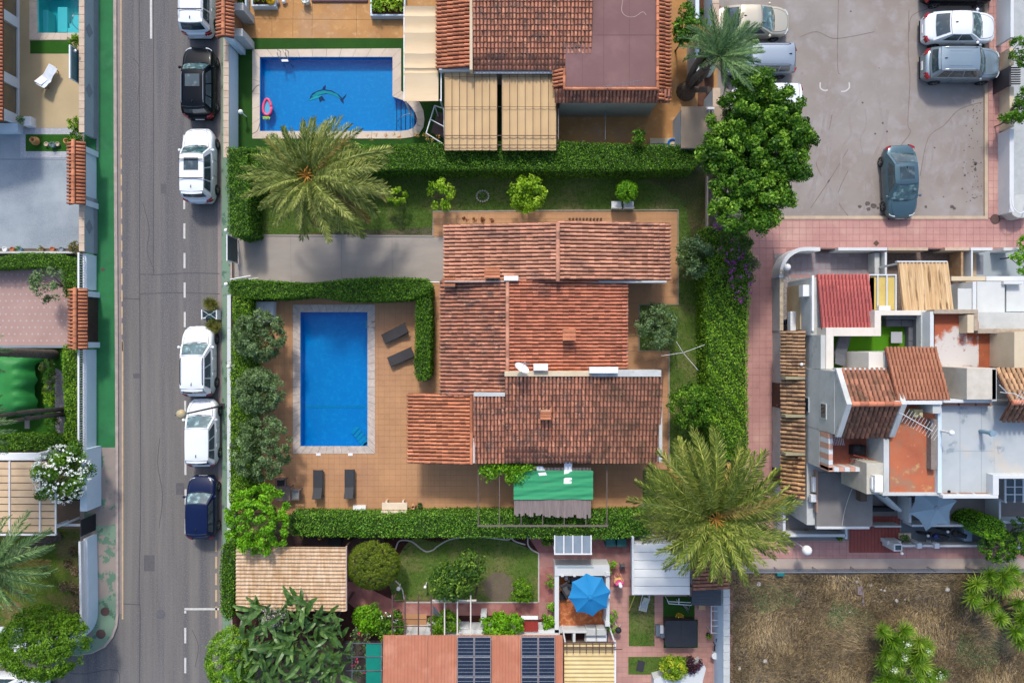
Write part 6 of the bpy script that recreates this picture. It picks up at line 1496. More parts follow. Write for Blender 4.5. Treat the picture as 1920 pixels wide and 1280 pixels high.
pot('large white ringed pot cut by the top edge', 572, -1, .24, .45, whiteplas, L_hedge, n=60)
r = root('pebble_figure', 'grey and white ornament standing next to the yellow toy', 'ornament', (GX(531), GY(5), 0)); b = MB(); b.ball((GX(521), GY(8), .12), .16, 10, 6); b.build('dark_stone', gut, r); b = MB(); b.ball((GX(534), GY(6), .16), .13, 10, 6); b.ball((GX(537), GY(1), .3), .09, 8, 5); b.build('white_stone', whiteplas, r)
b = MB(); b.box(GX(585), GX(690), GY(5), GY(-40), .0, .12); structure(b.build('porch_step', M('dark_purple_brick', '#6a4d50', '#5a4044', 6, .8)))
# cream awning
rt = root('awning', 'long cream fabric awning beside the north pool', 'awning', (GX(792,2.5), GY(100,2.5), 2.4))
aw = M('cream_awning_fabric', '#ddc6a4', '#d0b791', .8, .85, .1, 12, stretch=(.4,2,1)); 
ylist = [12, 31, 62, 101, 128, 137, 190]
for k in range(len(ylist)-1):
    y0, y1 = ylist[k], ylist[k+1]; P = []
    for j in range(5):
        t = j/4; y = y0+(y1-y0)*t; sag = -.09*math.sin(math.pi*t); P.append([(GX(757+ (822-757)*u, 2.6), GY(y,2.6)+.0, 2.62+sag+.02*math.sin(u*9)) for u in [i/8 for i in range(9)]])
    b = MB(); b.grid(P); b.build('fabric_panel', aw, rt, smooth=True)
for x in (757.5, 827): b = MB(); b.box(GX(x,2.6)-.03, GX(x,2.6)+.03, GY(190,2.6), GY(12,2.6), 2.55, 2.60); b.build('side_rail', metalw, rt)
for x, y in ((759,14),(759,188),(826,188)): b = MB(); b.box(GX(x,2.5)-.04, GX(x,2.5)+.04, GY(y,2.5)-.04, GY(y,2.5)+.04, 0, 2.55); b.build('post', metalw, rt)
# north house
nh = root('house', 'north house with mottled red tiled roof and maroon flat roof', 'house', (GX(1030,3), GY(50,3), 0)); rf = Roofer(nh, 300)
wallbox(nh, 826, -300, 1052, 124, 2.8, M('pale_green_grey_render', '#b0aa98', '#a39d8c', .8, .85)); wallbox(nh, 1052.5, -300, 1236, 186, 3.0, M('pale_green_grey_render','#b0aa98'), zp=3.0)
addslope(rf, 819,-90,2.9, 884,131,3.35, t_or, 'E', pitch=.22, ind=60)
pbox(nh, 'verge_wall', 880.5, -90, 886, 131, 2.9, 3.48, cream); pbox(nh, 'verge_wall', 823, 124, 886, 131.5, 2.5, 2.97, wallw)
addslope(rf, 887,-190,3.05, 1109,132,4.6, t_old, 'N', pitch=.2, row=.3, base=gapo, ind=90)
b = MB(); b.box(GX(888,3), GX(1036,3), GY(137,3), GY(133,3), 2.86, 2.96); b.build('gutter', wallw, nh)
pbox(nh, 'flat_roof', 1060, -300, 1233, 166, 3.0, 3.3, flatm, 0)
addslope(rf, 1040,167,3.0, 1256,192,3.35, t_old, 'N', pitch=.2, row=.34, ind=60); addslope(rf, 1233,-120,3.0, 1256,192,3.35, t_or, 'W', pitch=.21, row=.36, ind=70); addslope(rf, 1038,132,3.02, 1059,166,3.36, t_or, 'E', pitch=.2, row=.34, ind=20)
rf.ridge(V3(1059,167,3.42), V3(1234,167,3.42), t_or, .09); rf.ridge(V3(1233,166,3.42), V3(1233,-100,3.42), t_or, .09); rf.ridge(V3(1058,130,3.42), V3(1058,167,3.42), t_or, .08); rf.done()
for pts, z in (([(1168,0),(1166,20),(1175,30),(1190,31),(1205,22),(1212,28)],3.33),): o = ribbon('flat_cable', [G(x,y,3.35)[:2] for x,y in bez(pts,5)], .025, 3.31, mortar, px=False); tag(o, 'pale cable curling over the maroon flat roof', 'cable')
for x in (1092, 1132, 1180): b = MB(); b.box(GX(x,3.3)-.006, GX(x,3.3)+.006, GY(165,3.3), GY(-60,3.3), 3.301, 3.306); b.build('membrane_seam', M('dark_seam','#5e4446'), nh)
b = MB(); b.box(GX(1062,3.3), GX(1232,3.3), GY(66,3.3)-.006, GY(66,3.3)+.006, 3.302, 3.307); b.build('membrane_seam', M('dark_seam','#5e4446'), nh)
a = V3(1140, 164, 3.9); b = MB(); b.tube([a-Vector((0,0,.6)), a], .02, 5); b.tube([a+Vector((-.5,.02,0)), a+Vector((1.9,.35,.1))], .014, 4)
for k in range(8): p = a+Vector((.2+k*.2,.05+k*.03,.03)); b.tube([p+Vector((0,-.12,0)), p+Vector((0,.12,0))], .007, 4)
tag(b.build('roof_aerial', metal), 'long thin aerial at the edge of the maroon roof', 'aerial')
# two shade canopies
cv = M('cream_canvas', '#d3b487', '#c2a276', .5, .85, .15, 20, stretch=(3,.4,1), c3='#b98f60', s3=.45, t3=(.6,.8))
for k, (x0, x1, y0, y1, lb) in enumerate(((833,932,136,281,'left cream canvas canopy with dark wires beside the awning'),(941,1043,139,281,'right cream canvas canopy with dark wires beside the house wall'))):
    rt = root('canvas_canopy', lb, 'canopy', (GX((x0+x1)/2,2.7), GY(210,2.7), 2.4), 'cream canvas canopies of the north house'); m = 7
    for i in range(m):
        xa = x0+(x1-x0)*i/m; xb = x0+(x1-x0)*(i+1)/m; P = []
        for j in range(13):
            y = y0+(y1-y0)*j/12; z = 2.68-.05*(j/12)+.015*math.sin(j*1.9+i); P.append([(GX(xa+(xb-xa)*u,2.7), GY(y,2.7), z-.05*math.sin(math.pi*u)) for u in (0,.25,.5,.75,1)])
        b = MB(); b.grid(P); b.build('canvas_strip', cv, rt, smooth=True)
    for i in range(m+1): x = x0+(x1-x0)*i/m; b = MB(); b.box(GX(x,2.75)-.013, GX(x,2.75)+.013, GY(y1,2.75), GY(y0,2.75), 2.70, 2.725); b.build('wire', brownst, rt)
    for y in (144, 200, 254, 272): b = MB(); b.box(GX(x0,2.78), GX(x1+ (4 if k else 8),2.78), GY(y,2.78)-(.02 if y > 250 else .006), GY(y,2.78)+(.02 if y > 250 else .006), 2.73, 2.76); b.build('cross_bar', brownst, rt)
    for x in (x0+1, x1-1): b = MB(); b.box(GX(x,2.5)-.04, GX(x,2.5)+.04, GY(276,2.5), GY(274,2.5), 0, 2.6); b.build('post', brownst, rt)
# swing frame
rt = root('swing_frame', 'tilted white framed garden swing with brown cushions', 'garden swing', (GX(820), GY(235), 0))
pf = [(815,198),(832,204),(834,272),(799,250)]
Pz = [Vector(G(x,y,1.7)) for x,y in pf]
for i in range(4): b = MB(); b.tube([Pz[i], Pz[(i+1)%4]], .035, 6); b.build('top_tube', metalw, rt)
for p in Pz: b = MB(); b.tube([p, (p.x*.97, p.y*.97, 0)], .03, 6); b.build('leg', metalw, rt)
b = MB(); b.tube([(Pz[0]+Pz[3])/2, (Pz[1]+Pz[2])/2], .03, 6); b.build('cross_tube', metalw, rt)
b = MB(); q = [Vector(G(x,y,.6)) for x,y in ((820,210),(840,214),(840,262),(808,248))]; b.prism([(p.x,p.y) for p in q], .45, .6); b.build('cushion', M('brown_cushion','#6b5853','#5c4b47',3,.8), rt)
# gazebo corner: post right of canopies
b = MB(); b.tube([G(1047,262,2.4), G(1047,205,2.4)], .03, 5); b.tube([G(1135,262,1.2), G(1135,207,1.2)], .02, 5); tag(b.build('guide_rail', metal), 'thin pale rail lying across the tan patio below the house', 'rail')
# shed roof, hose, block at the right
rt = root('shed', 'small shed with a flat beige roof and pale pipes', 'shed', (GX(1310,2.3), GY(240,2.3), 0))
b = MB(); b.box(GX(1279,2.3), GX(1343,2.3), GY(276,2.3), GY(203,2.3), 0, 2.2); b.build('wall', wallw, rt)
b = MB(); b.box(GX(1277,2.3), GX(1356,2.3), GY(278,2.3), GY(200,2.3), 2.2, 2.3, b=.02); b.build('roof', M('beige_screed_roof','#ab9780','#97846f',.9,.9,.2,30), rt)
for x in (1328, 1334): b = MB(); b.tube([G(x+2,205,2.42), G(x-1,256,2.42)], .03, 6); b.build('pipe', metal, rt)
b = MB(); a = G(1332,204,2.4); b.box(a[0]-.2,a[0]+.2,a[1]-.06,a[1]+.06,2.3,2.5); b.build('pipe_box', whiteplas, rt)
b = MB(); b.box(GX(1219,.5), GX(1278,.5), GY(276,.5), GY(259,.5), 0, .5); tag(b.build('low_wall', cream), 'low cream wall ledge carrying the blue hose', 'wall')
hc = MB(); a = G(1262, 269, .6)
for k in range(5):
    hc.tube([(a[0]+(.2+.025*k)*math.cos(2*math.pi*t/20), a[1]+(.2+.025*k)*math.sin(2*math.pi*t/20), .53+.03*(k%2)) for t in range(21)], .022, 5)
hc.tube([(a[0]-.28,a[1],.53),(a[0]-.8,a[1]+.02,.52),(a[0]-1.3,a[1]-.03,.52)], .018, 5); tag(hc.build('garden_hose', M('blue_hose','#1f6fc0',None,rough=.5)), 'coiled blue garden hose on the low cream wall', 'hose')
# boundary walls right of north patio
wallrun('white boundary wall of the north patio, upper part', 1304, -120, 1311, 134, 1.9, wallb, None, zp=1.9); wallrun('white wall behind the parked beige saloon', 1337, -200, 1347, 122, 1.9, wallb, capst, zp=1.9, nt=14)
wallrun('white wall stub between shed roof and big tree', 1338, 165, 1349, 200, 2.0, wallb, capst, zp=2.0)
sheet('soil_bed', [(1308,-60),(1338,-60),(1338,200),(1308,200)], .02, soil)
bed('mixed green shrubs growing in the soil bed between two white walls', [(1312,-10),(1336,-10),(1336,110),(1312,110)], 1.1, L_fic, 2600, .17, 'shrubs', 'shrubs', lumps=12)
tree('broadleaf_shrub', 'tall green shrub standing on the tan patio beside the wall', 'shrub', 1285, 62, 2.4, (22,42), L_fic, n=1900, leaf=.2, rz=.6, K=32, cr=.24, inner=False, trunk=.06, blobs=[(1288,25,10,16),(1284,55,19,22),(1275,72,10,12),(1300,60,14,20)])
tree('broadleaf_shrub', 'small green shrub rising from the long north hedge', 'shrub', 1198, 256, 2.4, (12,12), L_hedge, n=700, leaf=.12, rz=.4, K=20, trunk=.04)
bed('orange and white flowers along the left part of the long north hedge', [(700,268),(830,272),(830,282),(700,280)], .1, leafmat('orange_blossom','#5c7a22','#c9a05a','#d98a5a'), 260, .09, 'flowers', 'hedge_flowers', z0=2.05, lumps=14)
# triple trunk palm
bs = Vector(G(1286, 172)); 
pl = palm('many trunked green palm leaning over the white wall', 1348, 108, 6.5, 2.3, n=84, keep=lambda a, e: not (2.9 < a < 5.1 and e < 48), kind='green', dry=.04, trunk=[bs, bs+Vector((.5,.25,2)), Vector(G(1326,120,5.6)), Vector(G(1348,108,6.4))], tr=.22, base=tuple(bs), orange=False)
for e, rr in (((1318,100,5.6),.2),((1330,168,3.6),.18),((1322,128,5.0),.2)):
    tb = MB(); p = Vector(G(*e)); tb.tube(bez([tuple(bs+Vector((.1,-.1,0))), tuple(bs.lerp(p,.45)+Vector((0,.2,-.4))), tuple(p)], 6), rr*1.1, 9, .5, r2=rr*.85); tb.build('trunk', palmbark, pl)
tb = MB(); tb.lathe(bs.x, bs.y, [(.6,0),(.5,.35),(.38,.8),(.25,1.1)], 14); tb.build('root_mass', palmbark, pl)
for k in range(16):
    o = bpy.data.objects.new('frond', fronds('green')[k%4]); COL.objects.link(o); o.parent = pl; o.location = Vector(G(1322,104,5.6))-bs; o.rotation_euler = (0,-R(15+4*k),-.8+k*.17); o.scale = (1.5,)*3
# ============================================================ SOUTH PROPERTY
rt = root('carport_roof', 'large cream and brown tile-effect canopy below the lime green tree', 'canopy', (GX(546,2.4), GY(1084,2.4), 0))
O = V3(443,1143,2.35); U = Vector((0, GY(1024,2.35)-GY(1143,2.35), 0)); Vv_ = Vector((GX(650,2.45)-GX(443,2.45), 0, .12))
crm2 = M('cream_brown_tile_sheet', '#d8c0a4', '#b08a60', 3.2, .75, stretch=(2.2,.25,1), rvar=.16, c4='#8f6f52', s4=3.0, t4=(.62,.75))
o = sinroof(rt, 'tile_effect_sheet', O, U, Vv_, .212, .07, crm2, rows=22, rstep=.025)
for x, y in ((448,1030),(645,1030),(448,1138),(645,1138)): b = MB(); b.box(GX(x,2.3)-.05, GX(x,2.3)+.05, GY(y,2.3)-.05, GY(y,2.3)+.05, 0, 2.34); b.build('post', brownst, rt)
b = MB(); b.box(GX(648.5,2.5), GX(650.5,2.5), GY(1144,2.5), GY(1024,2.5), 2.38, 2.56); b.build('edge_trim', mortar, rt)
sheet('dark_patio', [(440,1000),(720,1000),(720,1030),(440,1030)], .02, M('dark_maroon_paving', '#5e4542', '#4d3836', 2, .85)); sheet('dark_patio', [(650,1030),(720,1030),(720,1090),(650,1090)], .021, M('dark_maroon_paving', '#5e4542'))
for k, x in enumerate((534,565,599)):
    b = MB(); a = G(x, 1010, .8); b.tube([(a[0]+.09*math.cos(t*.7), a[1]+.05+.09*math.sin(t*.7), .8) for t in range(10)], .025, 5); b.tube([(a[0],a[1]+.05,.7),(a[0],a[1]+.05,0)], .015, 4); tag(b.build('garden_light', M('brass','#c7a44c',None,rough=.4,metal=.5)), 'small brass ring ornament below the flowering hedge, %s of three' % ['leftmost','middle','rightmost'][k], 'ornament', 'brass ring ornaments')
b = MB(); a = G(628,1016,.5); b.lathe(a[0], a[1], [(.35,0),(.42,.3),(.4,.5),(.3,.52),(.001,.5)], 16); tag(b.build('round_tub', blackp), 'dark round tub under the flowering hedge near the ball tree', 'tub')
tree('ball_tree', 'smooth round olive-green clipped ball beside the tile-effect canopy', 'tree', 701, 1058, 1.9, (47,42), L_ball, n=21000, leaf=.07, rz=1.0, K=900, cr=.12, low=-.05, shell=.985, jit=.3)
bh = tree('round_hedge', 'big round bushy hedge at the bottom beside the kerb', 'hedge', 438, 1233, 2.2, (44,56), L_hedge2, n=9000, leaf=.12, rz=1.3, K=260, cr=.22, low=-.1, shell=.94, jit=.4)
hedge('narrow clipped hedge overhanging the green pavement by the carport', [(414,1026),(422,1019),(436,1022),(440,1040),(438,1100),(436,1140),(433,1160),(424,1163),(412,1145),(411,1080)], 2.0, L_hedge, bump=.08)
pb_ = bladeleaf('leaf', L_ban, 1.0, .30, .3, .7); pb2 = bladeleaf('leaf', L_ban, 1.15, .34, .35, 1.1); pb3 = bladeleaf('leaf', L_ban, .9, .27, .25, .3)
def bigleaf(label, px, py, z, n, s, group='paddle leaved plants by the carport', spread=.75):
    c = G(px, py, z); r = root('paddle_leaf_plant', label, 'plant', (c[0], c[1], 0), group)
    b = MB()
    for k in range(5): a = k*1.256; b.tube([(c[0]+.15*math.cos(a), c[1]+.15*math.sin(a), 0), (c[0]+.3*spread*math.cos(a), c[1]+.3*spread*math.sin(a), z*.9)], .08, 6, .5, r2=.05)
    b.build('stems', palmbark, r)
    for i in range(n):
        o = bpy.data.objects.new('leaf', random.choice((pb_, pb2, pb3))); COL.objects.link(o); o.parent = r; az = i*2.4+random.uniform(-.3,.3); f = i/n; s_ = s*.82
        o.location = (random.uniform(-1,1)*spread, random.uniform(-1,1)*spread, z-.3+.5*f); o.rotation_euler = (random.uniform(-.7,.7), -R(5+50*f+random.uniform(-8,12)), az); q = s_*random.uniform(.7,1.15); o.scale = (q,q,q)
for lb, x, y, z, n, s in (('large leaved plant with dried flower heads over the canopy corner', 500, 1160, 3.2, 20, 1.15), ('large leaved plant over the lower middle of the carport canopy', 560, 1150, 3.3, 18, 1.05), ('large leaved plant at the right end of the leafy clump', 612, 1180, 3.0, 18, 1.05),
        ('large leaved plant in the centre of the leafy clump', 545, 1215, 3.3, 24, 1.2), ('large leaved plant at the left of the leafy clump', 478, 1212, 2.9, 18, 1.1), ('large leaved plant at the bottom right of the leafy clump', 618, 1245, 2.9, 20, 1.1),
        ('large leaved plant cut by the bottom edge left of the clump', 505, 1265, 2.8, 18, 1.15), ('large leaved plant cut by the bottom edge in mid clump', 565, 1275, 3.0, 18, 1.1)):
    r = bigleaf(lb, x, y, z, int(n*1.9), s)
P = np.array(G(512,1158,3.7)) + rng.normal(size=(420,3))*[.32,.28,.12]; tag(stuff(leafmesh('dried_flower_heads', P, sph(420)+np.array([0,0,.5]), .12, leafmat('dried_grey_bracts','#77706c','#9a938e','#c2bcb6'))), 'grey dried flower heads in the large leaved clump', 'flowers')
# garden lawn edging and trees
edge = M('white_edging_stone','#c9c3bb','#b3aca3',4)
for pts in (bez([(742,1029),(748,1014),(762,1012),(775,1016),(790,1028),(800,1033),(812,1030),(822,1022),(845,1010),(880,1005),(910,1006),(950,1011),(958,1008),(966,1014),(985,1020)],4), bez([(990,1004),(990,1020),(998,1030),(1010,1036)],4), [(1010,1036),(1010,1128)], [(735,1082),(748,1093),(755,1105),(758,1122)], [(760,1128),(1008,1128)]):
    structure(ribbon('lawn_edging', pts, .08, .06, edge))
tree('garden_tree', 'bushy olive green tree standing on the southern lawn', 'tree', 858, 1080, 2.5, (48,42), leafmat('mango_leaves','#26421a','#45671f','#79922f','#94703c'), n=4600, leaf=.17, rz=1.0, K=95, cr=.24, trunk=.09, shell=.75, blobs=[(850,1085,42,36),(880,1062,28,26),(835,1095,26,24)])
tree('round_shrub', 'small round bright shrub at the lower right of the southern lawn', 'shrub', 979, 1107, .9, (20,21), L_hedge2, n=1600, leaf=.11, rz=.55, K=50, cr=.13, trunk=.04)
tree('leafy_shrub', 'bright green shrub below the bend of the red path', 'shrub', 690, 1158, 1.2, (24,26), L_lime, n=1700, leaf=.15, rz=.6, K=36, trunk=.05)
sh = tree('leafy_shrub', 'dark green shrub with white blooms beside the pergola beams', 'shrub', 732, 1170, 1.3, (26,24), L_fic, n=1700, leaf=.15, rz=.6, K=36, trunk=.05); flowers(sh, 732, 1165, 1.4, (24,18), 8, .09, L_white, .5)
tree('leafy_shrub', 'green shrub under the cream pergola beams', 'shrub', 832, 1166, 1.3, (26,20), L_hedge2, n=1500, leaf=.15, rz=.5, K=30, trunk=.05)
tree('leafy_shrub', 'green tree with broad glossy leaves touching the solar roof', 'shrub', 942, 1171, 1.5, (38,21), L_lime, n=2400, leaf=.17, rz=.6, K=44, trunk=.05)
tree('leafy_shrub', 'small green plant beside the white terrace wall', 'shrub', 1027, 1163, .8, (13,13), L_lime, n=500, leaf=.15, rz=.4, K=14, trunk=.03)
pk_ = tree('flowering_shrub', 'straggly shrub with pink flowers beside the teal sheets', 'shrub', 676, 1225, 1.4, (22,44), L_olive, n=1000, leaf=.13, rz=.4, K=34, inner=False, trunk=.04); flowers(pk_, 678, 1226, 1.5, (18,40), 12, .12, L_pink, .4)
for k, (x, y, lb) in enumerate(((747,1103,'white round lamp at the end of the curved edging'),(797,1100,'small white lamp standing on the lawn'))):
    globelamp(lb, x, y, .8, .13 if k == 0 else .09, group='small garden lamps of the south lawn')
disc('dry_earth_patch', 935, 1100, .9, .0155, M('grey_dry_soil','#77695c','#6a5d50',1.5,.95), None, n=18, ring=False)['kind'] = 'structure'
# pergola beams in front of the solar roof
rt = root('pergola', 'pergola of brown and cream beams above the red path', 'pergola', (GX(800,2.5), GY(1160,2.5), 0))
crb = M('cream_painted_beam','#d9cfc0',None,rough=.6)
for x, m in ((735.5,brownst),(759.5,brownst),(784.5,brownst),(808.5,brownst),(833.5,crb),(857.5,crb),(882.5,crb)): b = MB(); b.box(GX(x,2.5)-.035, GX(x,2.5)+.035, GY(1192,2.5), GY(1115,2.5), 2.44, 2.52); b.build('beam', m, rt)
b = MB(); b.box(GX(810,2.5), GX(893,2.5), GY(1127.5,2.5), GY(1124.5,2.5), 2.37, 2.44); b.build('cross_beam', crb, rt)
for y in (1125.5, 1161, 1174): b = MB(); b.box(GX(735,2.5), GX(809,2.5), GY(y+1,2.5), GY(y,2.5), 2.40, 2.44); b.build('cross_beam', brownst, rt)
for x in (736, 812, 890): b = MB(); b.box(GX(x,2.4)-.04, GX(x,2.4)+.04, GY(1127,2.4)-.04, GY(1127,2.4)+.04, 0, 2.38); b.build('post', brownst, rt)
b = MB(); b.add([V3(812,1133,1.9), V3(832,1160,1.5), V3(828,1163,1.0), V3(811,1150,1.4)], [(0,1,2,3)], .5); tag(b.build('hanging_screen', greynet), 'slanting grey panel hanging under the cream pergola beams', 'panel')
# teal sheets in a metal grid
rt = root('sheet_rack', 'grid of thin pale bars holding three teal sheets beside the ribbed roof', 'rack', (GX(690,2.2), GY(1240,2.2), 0)); tl = M('teal_plastic_sheet','#0e8573','#0b7767',1,.5)
for y0, y1 in ((1207,1230),(1232,1256),(1259,1300)): b = MB(); b.box(GX(686,2.2), GX(714,2.2), GY(y1,2.2), GY(y0,2.2), 2.15, 2.17); b.build('sheet', tl, rt)
for y in (1205,1230.5,1256.5,1284): b = MB(); b.box(GX(648,2.25), GX(717,2.25), GY(y+1,2.25), GY(y,2.25), 2.2, 2.23); b.build('bar', metal, rt)
for x in (660,715): b = MB(); b.box(GX(x,2.2)-.02, GX(x,2.2)+.02, GY(1290,2.2), GY(1204,2.2), 2.16, 2.2); b.build('bar', metal, rt)
for y in (1206, 1284): b = MB(); b.box(GX(715,2.2)-.03, GX(715,2.2)+.03, GY(y,2.2)-.03, GY(y,2.2)+.03, 0, 2.2); b.build('post', metal, rt)
# house with ribbed roof and solar panels
hs = root('house', 'southern house with terracotta ribbed roof and solar panels, cut by the bottom edge', 'house', (GX(880,2.6), GY(1300,2.6), 0))
wallbox(hs, 724, 1204, 1050, 1700, 2.4, wallw, zp=2.41)
for x0, x1 in ((719,801.5),(802,857),(857.5,922),(922.5,976),(976.5,1055)):
    O = V3(x0,1194,2.55); U = Vector((GX(x1,2.55)-O.x,0,0)); Vv_ = Vector((0, -9, .7)); 
    O.y = GY(1190,2.55); sinroof(hs, 'ribbed_sheet', O, U, Vv_, .185, .045, t_rib, rows=0)
pf_ = M('aluminium_frame','#b3b8bc',None,rough=.35,metal=.6); pc = M('solar_cell_navy','#1a2132','#222b3d',3,.18,spec=.7)
def solar(label, x0, x1, y0, rows_=4):
    r = root('solar_array', label, 'solar panels', (GX((x0+x1)/2,2.8), GY(1240,2.8), 2.6), 'solar arrays on the ribbed roof'); sl = .7/9
    for k in range(rows_):
        ya = y0+36.3*k; yb = ya+36.3; za = 2.72+(GY(y0,2.8)-GY(ya,2.8))*sl; 
        for j in range(2):
            xa = x0+(x1-x0)*j/2; xb = x0+(x1-x0)*(j+1)/2
            A = GX(xa,2.8)+.02; B = GX(xb,2.8)-.02; C = GY(ya,2.8)-.02; D = GY(yb,2.8)+.02
            def ld(m, a, b_, c, d, z, t): m.add([(a,d,z+(C-d)*sl),(b_,d,z+(C-d)*sl),(b_,c,z+(C-c)*sl),(a,c,z+(C-c)*sl),(a,d,z+(C-d)*sl+t),(b_,d,z+(C-d)*sl+t),(b_,c,z+(C-c)*sl+t),(a,c,z+(C-c)*sl+t)], [(0,3,2,1),(4,5,6,7),(0,1,5,4),(1,2,6,5),(2,3,7,6),(3,0,4,7)], .5)
            m = MB(); ld(m, A, B, C, D, za, .04); f = m.build('solar_panel', pf_, r)
            for q in range(5):
                m = MB(); h = (C-D-.06)/5; ld(m, A+.03, B-.03, C-.03-h*q-.012, C-.03-h*(q+1)+.012, za, .046); s = m.build('cell_row', pc, r); s.parent = f
    return r
solar('left solar array of navy panels on the ribbed roof', 857, 921, 1193); solar('right solar array of navy panels on the ribbed roof', 977, 1041, 1193)
b = MB(); b.box(GX(860,1.1), GX(1050,1.1), GY(1190,1.1), GY(1180,1.1), 0, 1.1); b.box(GX(798,.9), GX(878,.9), GY(1188,.9), GY(1176,.9), 0, .9); b.box(GX(901,1), GX(912,1), GY(1176,1), GY(1152,1), 0, .8); b.build('white_ledge', wallw, hs)
O = V3(978,1182,1.3); sinroof(hs, 'red_lean_to', V3(978,1183,1.2), Vector((GX(1009,1.2)-GX(978,1.2),0,0)), Vector((0, .62, .12)), .12, .03, M('brick_red_sheet','#a23c35','#943630',2,.6)); pbox(hs, 'lean_to_cap', 977, 1155, 1009, 1161, 1.3, 1.42, whiteplas)
# white terrace with parasol
rt = root('walled_terrace', 'sunken terracotta terrace inside thick white walls under the blue parasol', 'terrace', (GX(1092), GY(1115), 0))
b = MB(); b.box(GX(1046), GX(1140), GY(1186), GY(1075), .0, .045); b.build('floor', M('terracotta_mottled_floor','#b96c41','#a85c38',2.2,.8,.15,40,rvar=.0,c4='#c98555',s4=4,t4=(.5,.6)), rt)
for q in ((1040,1059,1048,1192,1.1),(1136,1060,1143,1166,1.1),(1040,1059,1142,1079,1.15),(1048,1182,1100,1186,.8)): pbox(rt, 'wall', *q[:4], 0, q[4], wallw if True else None, 0) if q[4] != 1.15 else pbox(rt, 'north_wall', *q[:4], 0, 1.16, wallw, .01)
pbox(rt, 'wall_groove', 1045, 1061.5, 1113, 1065, 1.0, 1.17, M('blue_grey_glass','#9fb3b8')); 
for k, x in enumerate((1052,1075,1105,1134)): pbox(rt, 'pier', x, 1078, x+5, 1081, 0, 1.2, wallw)
for y in (1072, 1115, 1167): pbox(rt, 'pier', 1135, y, 1144, y+7, 0, 1.25, wallw)
def parasol(label, px, py, z, r, mat, n=8, rot=.2, tilt=0, drop=.5, z0=0.0, scal=.0, pole=True):
    c = Vector(G(px, py, z)); rt = root('parasol', label, 'parasol', (c.x, c.y, z0)); T = Matrix.Rotation(tilt, 3, 'X')
    for k in range(n):
        b = MB(); a0 = rot+2*math.pi*k/n; a1 = rot+2*math.pi*(k+1)/n; P = []
        for i in range(7):
            t = i/6; row = []
            for j in range(5):
                s = j/4; a = a0+(a1-a0)*s; p0 = Vector((math.cos(a0), math.sin(a0), 0)).lerp(Vector((math.cos(a1), math.sin(a1), 0)), s)
                rr = p0*r*t*(1-scal*math.sin(math.pi*s)*t); zz = -drop*t**1.15 - .05*math.sin(math.pi*s)*t; row.append(tuple(T @ Vector((rr.x, rr.y, zz)) + c))
            P.append(row)
        b.grid(P); b.build('canopy_panel', mat, rt, smooth=True)
    for k in range(n): a = rot+2*math.pi*k/n; b = MB(); b.tube([tuple(T@Vector((0,0,.0))+c), tuple(T@Vector((math.cos(a)*r*.97, math.sin(a)*r*.97, -drop*.97+.015))+c)], .012, 4); b.build('rib', mat, rt)
    b = MB(); b.lathe(c.x, c.y, [(.16,z-.04),(.13,z+.05),(.05,z+.07),(.03,z+.14),(.001,z+.15)], 12); b.build('cap', mat, rt)
    b = MB(); b.cyl(c.x, c.y, z0+.05, z-.05, .025, 8); b.cyl(c.x, c.y, z0, z0+.06, .25, 14); b.build('pole', metald, rt); return rt
parasol('eight sided bright blue parasol over the terracotta terrace', 1107, 1120, 2.5, 1.24, M('bright_blue_canvas','#1f84bd','#1c7cb4',1.5,.75), 8, .15, 0, .45, .05, .07)
seatm = M('slate_cushion','#5f6166','#55575c',3,.8)
chair('dark grey cushioned chair half under the blue parasol', 1066, 1100, 30, wicker, seatm, tz=.05, W=.7); chair('plum grey chair at the top of the terracotta terrace', 1076, 1086, 60, wicker, M('plum_cushion','#5b5566'), tz=.05, W=.6)
b = MB(); a = G(1056,1117,.3); b.box(a[0]-.2,a[0]+.2,a[1]-.2,a[1]+.2,.05,.4,b=.03); tag(b.build('footstool', blackp), 'black square stool below the grey chair on the terrace', 'stool')
pot('small white cone pot in the terrace corner', 1062, 1084, .12, .3, whiteplas)
r = root('white_sofa', 'white cushioned double seat at the lower right of the terrace', 'sofa', (GX(1118), GY(1185), .05))
for k in range(2): b = MB(); b.box(GX(1098+20*k,.5)+.02, GX(1098+20*(k+1),.5)-.02, GY(1203,.5), GY(1180,.5), .2, .5, b=.05); b.build('cushion', whiteplas, r); b = MB(); b.box(GX(1098+20*k,.8)+.02, GX(1098+20*(k+1),.8)-.02, GY(1192,.8), GY(1178,.8), .2, .8, b=.05); b.build('back_cushion', wallg, r)
b = MB(); b.box(GX(1097,.4), GX(1139,.4), GY(1204,.4), GY(1178,.4), .05, .2); b.build('base', wallw, r)
wallrun('short white dividing wall below the terracotta terrace', 1074, 1187, 1079, 1205, .8, wallw, None); 
# striped awning with pergola
rt = root('striped_awning', 'yellow ribbed canopy with a brown grid along its top edge', 'canopy', (GX(1105,2.6), GY(1250,2.6), 0))
O = V3(1058,1203,2.5); sinroof(rt, 'ribbed_sheet', Vector((GX(1058,2.5), GY(1290,2.5), 2.5)), Vector((0, GY(1204,2.5)-GY(1290,2.5), 0)), Vector((GX(1152,2.5)-GX(1058,2.5),0,0)), .245, .06, M('sand_yellow_sheet','#dcc490','#cfb57f',1.5,.7), rows=0)
for y in (1204,1212.5,1216.5): b = MB(); b.box(GX(1056,2.75), GX(1155 + (12 if y==1216.5 else 0),2.75), GY(y+1.2,2.75), GY(y,2.75), 2.68, 2.72); b.build('rail', brownst, rt)
for k in range(8): x = 1063+12.2*k; b = MB(); b.box(GX(x,2.8)-.025, GX(x,2.8)+.025, GY(1225,2.8), GY(1206,2.8), 2.72, 2.77); b.build('bar', brownst, rt)
